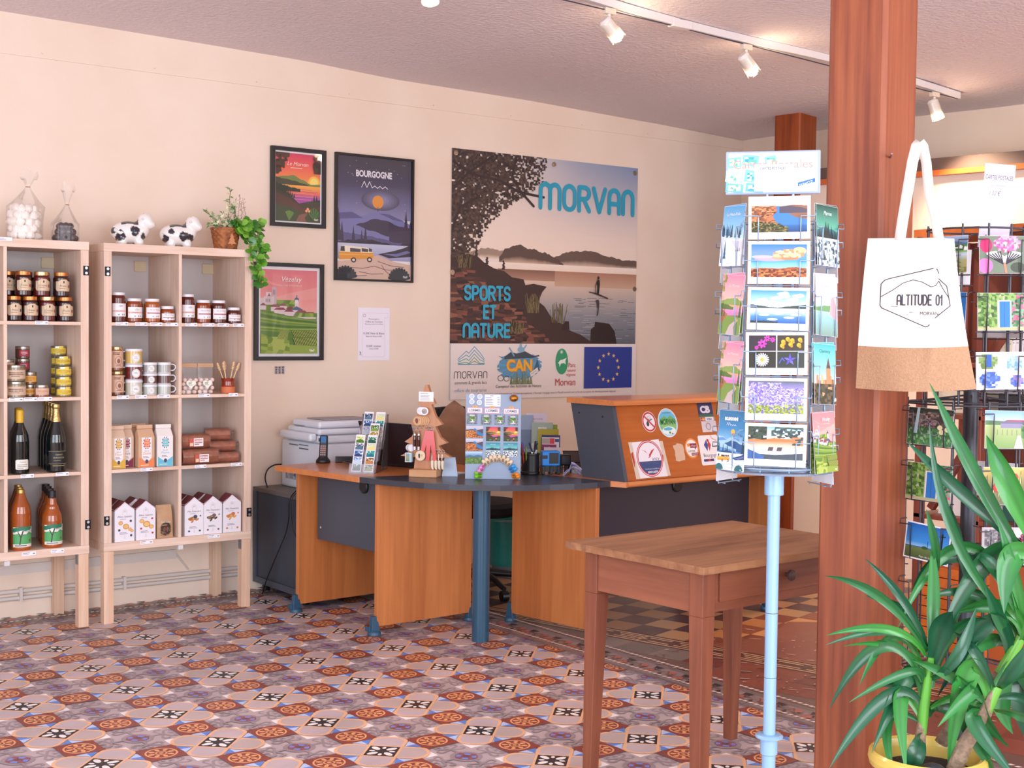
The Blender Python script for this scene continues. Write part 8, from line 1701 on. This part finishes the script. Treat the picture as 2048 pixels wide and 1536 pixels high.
for (phi, row, art, lb) in RK:
    r_ = .135 if row < 3 else .185; bb = b if row < 3 else q
    pocket(bb, facem(phi, r_, -.012, zr[row]), .148, .105, .0018, .9)
    bd_ = .004 if art is cross_ else .0006
    put_card(RC, RRZ, (lambda w, h: postcard(w, h, bd_, art, False))(.148, .105), facem(phi, r_, -.018 - .004*(art is cross_), zr[row], -.074) @ Matrix.Rotation(.07 if art is cross_ else (.02 if row > 2 else -.015), 4, 'Y'), lb, 'postcards on the grey rack')
def backf(f, a, b_, c, d): f.rect(a, b_, c, d, '#cfc6cf'); f.lines(a+.09, c-.01, [b_+.03, b_+.045, b_+.06], .0008, '#9a92a0'); f.rect(c-.025, d-.028, c-.008, d-.008, '#bdb4c0')
for k, (phi, row) in enumerate([(95, 0), (95, 1), (95, 2), (-100, 3), (-100, 4), (100, 3), (150, 1), (150, 2), (160, 4), (-150, 0)]):
    r_ = .135 if row < 3 else .185; pocket(b if row < 3 else q, facem(phi, r_, -.012, zr[row]-.02), .148, .105, .0018, .9)
    put_card(RC, RRZ, (lambda w, h: postcard(w, h, .0006, lk('valley', k+3), False))(.148, .105), facem(phi, r_, -.018, zr[row]-.02, -.074), 'postcard on the far faces of the grey rack, seen from its plain back', 'far side cards of the grey rack')
for phi in (-33, 30, 95, -95):
    for z_ in (.63, .48): pocket(q, facem(phi, .185, -.012, z_), .148, .105, .0018, .9)
b.build('upper_wire_tier', GRW, rk); q.build('lower_wire_tier', GRW, rk)
f = Flat(4e-5); f.rect(0, 0, .088, .24, '#d5cde4'); f.text('CARTES POSTALES', .044, .196, .012, '#4a4458', w=.080, bold=.01); f.text('EN ÉVÉNEMENT', .044, .176, .005, '#7a7488', w=.04); f.rect(.018, .140, .044, .168, '#ece8f2'); f.text('1,50 €', .034, .150, .013, '#3a3648', w=.03, slant=.2)
bm = MB(); bm.box((0, 0, 0), (.088, .0008, .24), '#d5cde4'); f.into(bm, Matrix.Translation((0, -.0002, 0))); o = bm.build('price_sign', PRINT); o.matrix_world = Matrix.Translation(RC) @ Matrix.Rotation(RRZ + R(20), 4, 'Z') @ Matrix.Translation((-.012, -.05, 1.685)) @ Matrix.Rotation(R(4), 4, 'Y'); tag(o, 'lavender paper sign reading cartes postales above the grey rack', 'sign')
MB().tube([(.028, -.045, 1.25), (.028, -.045, 1.72)], .002, 6).build('sign_wire', GRW, rk)
# ------------------------------------------------------------------ tote bag hanging on the post
px = .00140
tg_ = thing('tote_bag', 'cream canvas tote bag with jute base hanging on the wooden post', 'bag', (.572, -4.330, 1.288), math.atan2(-.79, .61))
CANV = mat('cream_canvas', '#efe6dc', .85, bump=.15, bscale=400); JUTE = mat('jute', '#bd9472', .9, var=.2, scale=200, bump=.4, bscale=300)
FX = 142*px
def bag_y(x, z):
    k = z/.40; fold = FX - .012*(1-k); y = .0
    if x > fold: y += (x-fold)*(.75*k + .12)
    y += -.010*math.exp(-((x-fold)/.012)**2)*k - .012*sin(pi*min(1, max(0, x/.30)))*(1-k*.5) + .003*sin(x*40 + z*12)*(1-k)
    return y
def bag_pt(u, v, back=0):
    xl = 16*px*v - .004*sin(pi*v); xr = (219 - 46*v - 14*v*(1-v))*px; x = xl + (xr-xl)*u; z = .398*v - .012*(1-v)*sin(pi*u)*.6 + (.004*(1-v))*u
    return (x, bag_y(x, z) + back*(.004 + .018*sin(pi*u)*(1-v*.6)), z)
for (n_, v0, v1, m) in (('canvas_body', .285, 1, CANV), ('jute_base', 0, .285, JUTE)):
    bb = MB(); bb.grid(44, 24, lambda u, v: bag_pt(u, v0+(v1-v0)*v)); st_ = len(bb.v); bb.grid(44, 24, lambda u, v: bag_pt(1-u, v0+(v1-v0)*v, 1))
    for u_ in (0, 1): bb.grid(2, 24, lambda u, v: tuple(Vector(bag_pt(u_, v0+(v1-v0)*v)).lerp(Vector(bag_pt(u_, v0+(v1-v0)*v, 1)), u if u_ else 1-u)))
    if v0 == 0: bb.grid(44, 2, lambda u, v: tuple(Vector(bag_pt(u, 0, 1)).lerp(Vector(bag_pt(u, 0)), v)))
    bb.build(n_, m, tg_)
def strap(pts, w):
    bb = MB(); st_ = [Vector(p) for p in pts]; vs = []
    for i, p in enumerate(st_):
        d = (st_[min(i+1, len(st_)-1)] - st_[max(i-1, 0)]).normalized(); s = Vector((0, 1, 0)).cross(d).normalized()*w/2 if abs(d.y) < .9 else Vector((w/2, 0, 0)); vs += [p - s, p + s]
    bb.add(vs, [(2*i, 2*i+1, 2*i+3, 2*i+2) for i in range(len(st_)-1)], None, True); return bb
sA = [(74*px, -.004, .392), (78*px, .0, .44), (86*px, .012, .52), (94*px, .025, .60), (101*px, .04, .645), (107*px, .052, .655)]
sB = [(107*px, .052, .655), (113*px, .055, .645), (120*px, .060, .60), (126*px, .058, .52), (138*px, .045, .46), (146*px, .02, .385)]
strap(sA, .028).build('strap', CANV, tg_, solid=.003); strap(sB, .026).build('strap', CANV, tg_, solid=.003)
f = Flat(2e-5); ink = '#2f2b3a'
def bq(pts): return [((x-1696)*px, (770-y)*px) for x, y in pts]
f.stroke(bq([(1738, 572), (1744, 565), (1752, 562), (1830, 543), (1838, 544), (1842, 552)]), .0022, ink); f.stroke(bq([(1842, 562), (1857, 575), (1862, 600), (1864, 612), (1838, 634), (1825, 650), (1820, 652), (1740, 617), (1737, 612), (1738, 572)]), .0022, ink)
f.stroke(bq([(1738, 596), (1760, 583), (1778, 570), (1796, 564), (1812, 568), (1828, 577), (1836, 575), (1842, 566), (1850, 580), (1862, 598)]), .0018, ink); f.stroke(bq([(1757, 614), (1850, 618)]), .0013, ink)
f.caps('ALTITUDE 01', (1768-1696)*px, (612-0-770)*-px if False else (770-611)*px, .026, 82*px, .0034, ink, .28); f.text('MORVAN', (1826-1696)*px, (770-630)*px, .009, ink, w=.046); f.stroke(bq([(1790, 625), (1796, 625)]), .0012, ink)
bb = MB()
for pts, fs, col, l in f.p: bb.add([(p[0], bag_y(p[0], p[1]) - .0012 - l*1e-5, p[1]) for p in pts], fs, col)
bb.build('print', PRINT, tg_)
hk = MB().tube([(.0, 0, 0), (0, -.05, .004)], .0025, 8).build('nail', ZINC, None, (.815, -4.2545, 1.925), (0, 0, R(-20))); tag(hk, 'small nail in the post holding the tote bag', 'nail'); hk.location = (.79, -4.259, 1.925); hk.rotation_euler = (0, 0, R(-49))
# ------------------------------------------------------------------ potted plant
PO = Vector((.605, -4.560, 0)); PRZ = R(-51.5)
pl = thing('potted_plant', 'tall green leafy plant in a yellow pot beside the post', 'plant', tuple(PO), PRZ)
POT = mat('yellow_glazed_pot', '#e3c25c', .3, coat=.3)
MB().lathe([(.095, 0), (.10, .005), (.130, .30), (.133, .318), (.146, .325), (.150, .340), (.148, .356), (.140, .362), (.130, .358), (.126, .34), (.120, .30)], n=40, cap=False).build('pot', POT, pl); MB().lathe([(.1, .004), (0, .004)], n=24, cap=False).build('pot_bottom', POT, pl)
MB().lathe([(.122, .312), (.08, .322), (0, .326)], n=30, cap=False).build('soil', mat('wet_soil', '#241c1c', .85, bump=1, bscale=60, var=.4, scale=40), pl)
MB().ball((.01, -.06, .335), .03, 12, 8, None, (1, .8, .5)).build('stone', mat('dark_pebble', '#3c4046', .4), pl)
LEAFP = print_mat('long_leaf', .35, .25); STEMM = mat('woody_stem', '#a38a72', .8, var=.5, scale=60, bump=.6, bscale=60)
K = .000395
def Z6(zx, zy, y=0): return Vector(((zx-744)*K, y, .365 + (1420-zy)*K))
def blade(b, p0, p1, p2, w, sd, tone=1):
    r = random.Random(sd); n = 14; P0, P1, P2 = p0, 2*p1 - (p0+p2)/2, p2; vs = []; cs = []
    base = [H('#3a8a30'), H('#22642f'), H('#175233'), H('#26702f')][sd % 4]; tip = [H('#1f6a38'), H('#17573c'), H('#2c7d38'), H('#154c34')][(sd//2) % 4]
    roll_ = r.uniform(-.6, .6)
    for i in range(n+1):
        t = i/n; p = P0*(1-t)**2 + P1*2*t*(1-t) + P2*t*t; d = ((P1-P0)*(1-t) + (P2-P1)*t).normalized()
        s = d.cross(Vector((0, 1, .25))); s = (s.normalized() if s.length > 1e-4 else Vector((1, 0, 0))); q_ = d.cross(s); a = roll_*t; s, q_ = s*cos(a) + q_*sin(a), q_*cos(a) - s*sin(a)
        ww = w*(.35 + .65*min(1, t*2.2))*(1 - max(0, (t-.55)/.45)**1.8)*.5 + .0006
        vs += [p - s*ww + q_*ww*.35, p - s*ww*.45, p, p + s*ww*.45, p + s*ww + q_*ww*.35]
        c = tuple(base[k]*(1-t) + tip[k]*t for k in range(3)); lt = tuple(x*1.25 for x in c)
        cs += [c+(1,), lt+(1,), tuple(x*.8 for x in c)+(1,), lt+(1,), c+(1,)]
    fs = [(5*i+k, 5*i+k+1, 5*i+k+6, 5*i+k+5) for i in range(n) for k in range(4)]
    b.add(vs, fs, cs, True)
LV = {'a': [((720,760),(420,400),(65,315),.028), ((715,730),(560,420),(320,190),.022), ((715,770),(590,540),(330,410),.036), ((720,870),(480,730),(195,700),.020), ((735,870),(755,480),(735,60),.032), ((745,850),(800,600),(850,440),.055), ((700,960),(430,735),(115,1180),.032), ((705,900),(520,690),(300,965),.024), ((700,960),(600,880),(240,1080),.022), ((690,1110),(470,1060),(125,1510),.036), ((700,1060),(610,925),(385,1395),.050), ((690,1190),(560,1060),(600,1500),.040), ((690,1230),(490,1220),(530,1560),.028), ((690,1300),(660,1390),(620,1580),.045), ((750,1000),(880,640),(1080,520),.030), ((750,1130),(870,1060),(1000,1000),.022), ((740,1190),(860,1140),(1210,1275),.036), ((745,940),(890,740),(1010,450),.030), ((715,800),(500,640),(85,715),.020), ((710,790),(480,600),(85,690),.022), ((730,900),(880,870),(860,910),.02), ((720,1000),(620,1000),(380,1050),.02)],
      'b': [((1130,980),(1010,720),(880,620),.026), ((1150,960),(1280,800),(1420,690),.036), ((1100,1010),(960,840),(860,1510),.062), ((1110,1050),(1040,940),(775,1150),.045), ((1140,1020),(1280,990),(1420,1060),.024), ((1130,1090),(1280,1070),(1420,1220),.030), ((1110,1080),(1040,1080),(1205,1280),.050), ((1060,1150),(990,1170),(1175,1560),.055), ((1150,950),(1230,760),(1390,520),.04), ((1080,1120),(1010,1160),(1260,1450),.04), ((1140,1000),(1010,900),(800,920),.022), ((1090,1060),(860,880),(620,820),.03)],
      'c': [((1270,720),(1180,560),(1060,300),.034), ((1310,700),(1350,560),(1420,380),.034), ((1260,740),(1120,700),(950,800),.040), ((1240,780),(1090,560),(800,1090),.055), ((1280,830),(1350,880),(1420,1140),.060), ((1310,650),(1260,320),(1120,-140),.030), ((1374,240),(1030,-320),(690,-976),.036), ((1374,140),(950,-230),(566,-589),.034), ((1320,620),(900,60),(707,-707),.026), ((1390,80),(1210,-300),(1060,-640),.058), ((1250,340),(890,110),(535,620),.034), ((1240,280),(860,180),(620,400),.030), ((1390,160),(1120,150),(800,690),.052), ((1400,170),(1230,120),(1180,480),.062), ((780,260),(750,40),(690,-168),.022), ((960,300),(910,60),(842,-185),.026), ((1300,560),(1130,220),(1010,160),.03), ((1330,700),(1200,480),(890,560),.04), ((1320,760),(1180,1000),(1250,1240),.05), ((1360,800),(1330,1050),(1420,1400),.06), ((1290,690),(1060,420),(700,440),.028), ((1330,680),(1000,430),(870,780),.038)]}
for key, (stm, y0, rad_) in {'a': ([(690, 1440), (690, 1330), (705, 1180), (735, 880)], -.02, [.017, .014, .012, .008]), 'b': ([(900, 1500), (960, 1330), (1080, 1110), (1140, 960)], -.05, [.022, .020, .017, .012]), 'c': ([(830, 1400), (960, 1150), (1200, 900), (1300, 680)], .04, [.018, .016, .015, .012])}.items():
    sb = MB(); P = [Z6(*p, y0) for p in stm]; sb.tube(P, rad_, 10); sb.build('stem', STEMM, pl); r = random.Random(ord(key)); fb_m = MB()
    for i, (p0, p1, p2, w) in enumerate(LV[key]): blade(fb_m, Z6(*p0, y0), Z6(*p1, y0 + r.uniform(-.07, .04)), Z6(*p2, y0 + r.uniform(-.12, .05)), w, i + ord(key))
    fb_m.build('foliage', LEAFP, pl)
sb = MB(); sb.tube([Z6(700, 1300, -.02), Z6(705, 1180, -.02), Z6(745, 800, -.02)], [.012, .014, .009], 10, '#5fae3c'); sb.tube([Z6(1040, 1180, -.05), Z6(1090, 1090, -.05), Z6(1150, 940, -.05)], [.014, .016, .012], 10, '#6ab040'); sb.tube([Z6(1190, 910, .04), Z6(1310, 660, .04)], [.018, .013], 10, '#6ab040'); sb.build('green_shoots', LEAFP, pl)
# ------------------------------------------------------------------ book display behind the racks
RBW = wood('red_brown_wood', '#8a4430', '#6a2f22', axis=2, rough=.45, fine=40, coarse=5, bump=.05); ORW = wood('orange_pine', '#d4702e', '#b85a20', axis=1, rough=.4, fine=30, coarse=5, bump=.1)
bc = thing('book_display', 'red brown timber book display with orange drawers behind the postcard rack', 'bookcase', (2.85, -2.90, 0), R(-90))
def bb_(n, a, c, m=RBW, bv=.003): return MB().box(a, c).build(n, m, bc, bevel=bv)
bb_('drawer_unit', (.0, .02, .0), (.36, .36, .40), mat('drawer_carcass', '#a8501f', .5)); 
for k in range(8): bb_('drawer_slat', (.0, .0, .015+.047*k), (.36, .02, .058+.047*k), ORW, .002)
for x in (-.03, .275, .62): bb_('post', (x, .0, 0 if x != -.03 else 0), (x+.035, .04, 1.86)); bb_('post', (x, .33, 0), (x+.035, .37, 1.86))
for z_ in (.62, 1.08, 1.31): bb_('shelf', (-.03, .0, z_-.022), (.66, .37, z_))
bb_('top_board', (-.05, -.02, 1.865), (.68, .39, 1.905), ORW)
for (x0, z0_, x1, z1_) in ((.30, 1.32, .50, 1.60), (.50, 1.60, .62, 1.32), (.02, .64, .27, 1.05)):
    b = MB(); d = Vector((x1-x0, 0, z1_-z0_)); nrm = Vector((-d.z, 0, d.x)).normalized()*.016; A, B_2 = Vector((x0, .05, z0_)), Vector((x1, .05, z1_))
    b.hexa([tuple(A-nrm), tuple(A+nrm), tuple(A+nrm+Vector((0, .03, 0))), tuple(A-nrm+Vector((0, .03, 0)))], [tuple(B_2-nrm), tuple(B_2+nrm), tuple(B_2+nrm+Vector((0, .03, 0))), tuple(B_2-nrm+Vector((0, .03, 0)))]); b.build('brace', RBW, bc)
MB().box((-.03, .355, .40), (.66, .365, 1.86)).build('back_panel', wood('red_back', '#7a3620', '#5f2618', axis=2, rough=.5, fine=30, coarse=5, bump=.05), bc)
BKL = [('#8a8a86', .018, .16), ('#d8c8b0', .020, .175), ('#cbb79c', .016, .175), ('#e0d4c0', .022, .17), ('#ece8ea', .018, .18), ('#e8e2e6', .018, .18), ('#efeaec', .020, .18), ('#c83a44', .018, .17), ('#e8e4e8', .018, .18), ('#b8a890', .02, .17)]
x = .335; Rb = Matrix.Rotation(R(-90), 3, 'Z')
for k, (c, w, h) in enumerate(BKL):
    b = MB(); b.box((0, 0, 0), (w-.001, .12, h), c)
    if k in (4, 5, 6, 8): b.box((-.0002, -.0003, 0), (w-.0008, .12, .045), '#c0283c')
    ft = Flat(3e-5); ft.lines(.004, w-.004, [h*.8, h*.72, h*.62, h*.5], .003, '#7a6a64', k); ft.into(b, Matrix.Translation((0, -.0006, 0)))
    loc = Vector((2.85, -2.90, 0)) + Rb @ Vector((x, .06, 1.3102)); o = b.build('book', PRINT, None, tuple(loc), (0, 0, R(-90))); tag(o, '%s book, number %s in the row on the display shelf' % (['grey', 'sand', 'beige', 'cream', 'white and red', 'white and red', 'white and red', 'red', 'white and red', 'tan'][k], ['one', 'two', 'three', 'four', 'five', 'six', 'seven', 'eight', 'nine', 'ten'][k]), 'book', 'books on the display shelf'); x += w
def prop(nm, a, m, loc, label, cat, rz=-90, bev=.002):
    o = MB().box((0, 0, 0), a).build(nm, m, None, tuple(Vector((2.85, -2.90, 0)) + Rb @ Vector(loc)), (0, 0, R(rz)), bevel=bev); return tag(o, label, cat)
prop('book', (.15, .02, .21), mat('black_cover', '#2a2a2e', .4), (.36, .05, 1.0802), 'black covered book standing face out on the middle display shelf', 'book')
prop('book', (.17, .02, .20), mat('green_cover', '#2f5a50', .4), (.36, .10, .6202), 'dark green covered book face out on the lower display shelf', 'book')
prop('paper_stack', (.20, .26, .10), mat('pale_papers', '#dcd2ce', .7), (.06, .06, .6202), 'stack of pale papers on the lower display shelf', 'papers')
prop('paper_box', (.17, .22, .16), mat('beige_card', '#dcc6ac', .7), (.03, .08, 1.0802), 'beige paper box on the middle display shelf', 'box')
prop('book', (.03, .16, .2), mat('blue_cover', '#3a4f8a', .4), (.565, .06, 1.0802), 'blue book on the middle display shelf by the end post', 'book')
f = Flat(5e-5); f.rect(0, 0, .30, .42, '#f3e3d4'); f.text('INFO', .15, .30, .06, '#c8343a', w=.2, bold=.03); f.lines(.03, .27, [.24, .21, .18, .15, .12], .010, '#b8a89c', 3)
# ------------------------------------------------------------------ track lighting
TRK = mat('track_white', '#e6dfdc', .4); LWH = mat('lamp_white', '#ece6e0', .35); CRM = mat('cream_plastic', '#e9d8c4', .4)
TYA, TYB = -2.19, -2.09
def ty(x): return TYA + (TYB-TYA)*(x+1)/5.25
tk = thing('lighting_track', 'white lighting track running across the stippled ceiling', 'lighting track')
for (a, c) in ((-1.0, 2.02), (2.06, 4.24)):
    b = MB(); n = 10
    for i in range(n):
        x0, x1 = a+(c-a)*i/n, a+(c-a)*(i+1)/n; z0_, z1_ = cz(x0, ty(x0))-.002, cz(x1, ty(x1))-.002
        b.hexa([(x0, ty(x0)-.018, z0_-.034), (x1, ty(x1)-.018, z1_-.034), (x1, ty(x1)+.018, z1_-.034), (x0, ty(x0)+.018, z0_-.034)], [(x0, ty(x0)-.018, z0_), (x1, ty(x1)-.018, z1_), (x1, ty(x1)+.018, z1_), (x0, ty(x0)+.018, z0_)])
    b.build('rail', TRK, tk)
    b = MB(); b.hexa([(a, ty(a)-.005, cz(a, ty(a))-.037), (c, ty(c)-.005, cz(c, ty(c))-.037), (c, ty(c)+.005, cz(c, ty(c))-.037), (a, ty(a)+.005, cz(a, ty(a))-.037)], [(a, ty(a)-.005, cz(a, ty(a))-.0345), (c, ty(c)-.005, cz(c, ty(c))-.0345), (c, ty(c)+.005, cz(c, ty(c))-.0345), (a, ty(a)+.005, cz(a, ty(a))-.0345)]); b.build('slot', mat('track_slot', '#3a3f58', .5), tk)
zj = cz(2.04, ty(2.04)); MB().box((1.98, ty(2.04)-.020, zj-.040), (2.10, ty(2.04)+.020, zj-.003)).build('joint', TRK, tk, bevel=.003)
BULB = mat('lit_bulb', '#fff2dc', .3, emit='#ffe2b8', est=26); GLS = clear('lamp_glass', (1, .98, .95), .1, .6, .04, .10, '#fff0dd')
def track_lamp(x, d, label, power, size=70):
    y = ty(x); zc = cz(x, y) - .0395; d = Vector(d).normalized()
    t = thing('track_spotlight', label, 'spotlight', (x, y, zc), 0, 'spotlights on the ceiling track')
    MB().box((-.030, -.014, -.026), (.030, .014, 0)).build('adapter', CRM, t, bevel=.003)
    MB().tube([(0, 0, -.026), (0, 0, -.075)], .007, 8).build('stem', LWH, t)
    q = d.to_track_quat('Z', 'Y').to_matrix().to_4x4(); P = Matrix.Translation((0, 0, -.078)) @ q @ Matrix.Translation((0, 0, -.018))
    b = MB(); b.lathe([(.0, -.022), (.022, -.020), (.030, -.010), (.030, .060), (.024, .062)], n=22); b.xf(P); b.build('holder', LWH, t)
    b = MB(); b.lathe([(.032, -.006), (.034, .0), (.034, .085), (.036, .092), (.033, .094)], n=24, cap=False); b.xf(P); b.build('glass_shade', GLS, t)
    b = MB(); b.lathe([(.012, .058), (.025, .074), (.027, .084), (.022, .092), (0, .096)], n=18); b.xf(P); b.build('bulb', BULB, t)
    l = bpy.data.lights.new('spot', 'SPOT'); l.energy = power; l.color = (1.0, .76, .52); l.spot_size = R(size); l.spot_blend = .7; l.shadow_soft_size = .03
    o = bpy.data.objects.new('spot_beam', l); COL.objects.link(o); o.location = Vector((x, y, zc)) + P.to_3x3() @ Vector((0, 0, .12)) + Vector((0, 0, -.078)); o.rotation_euler = d.to_track_quat('-Z', 'Y').to_euler()
    g = bpy.data.lights.new('glow', 'POINT'); g.energy = power*.035; g.color = (1.0, .74, .48); g.shadow_soft_size = .02
    o = bpy.data.objects.new('bulb_glow', g); COL.objects.link(o); o.location = Vector((x, y, zc)) + Vector((0, 0, -.078)) + q.to_3x3() @ Vector((0, 0, .094))
track_lamp(.645, (-.15, -.35, -1), 'white track spotlight nearest the pictures, pointing straight down', 45)
track_lamp(1.602, (.75, -.15, -.75), 'white track spotlight tilted towards the far room, second along the ceiling track', 60)
track_lamp(2.490, (.80, -.1, -.85), 'white track spotlight tilted towards the far room, above the counter', 80)
track_lamp(4.020, (.25, -.25, -1), 'white track spotlight at the far end of the ceiling track, beyond the post', 55, 110)
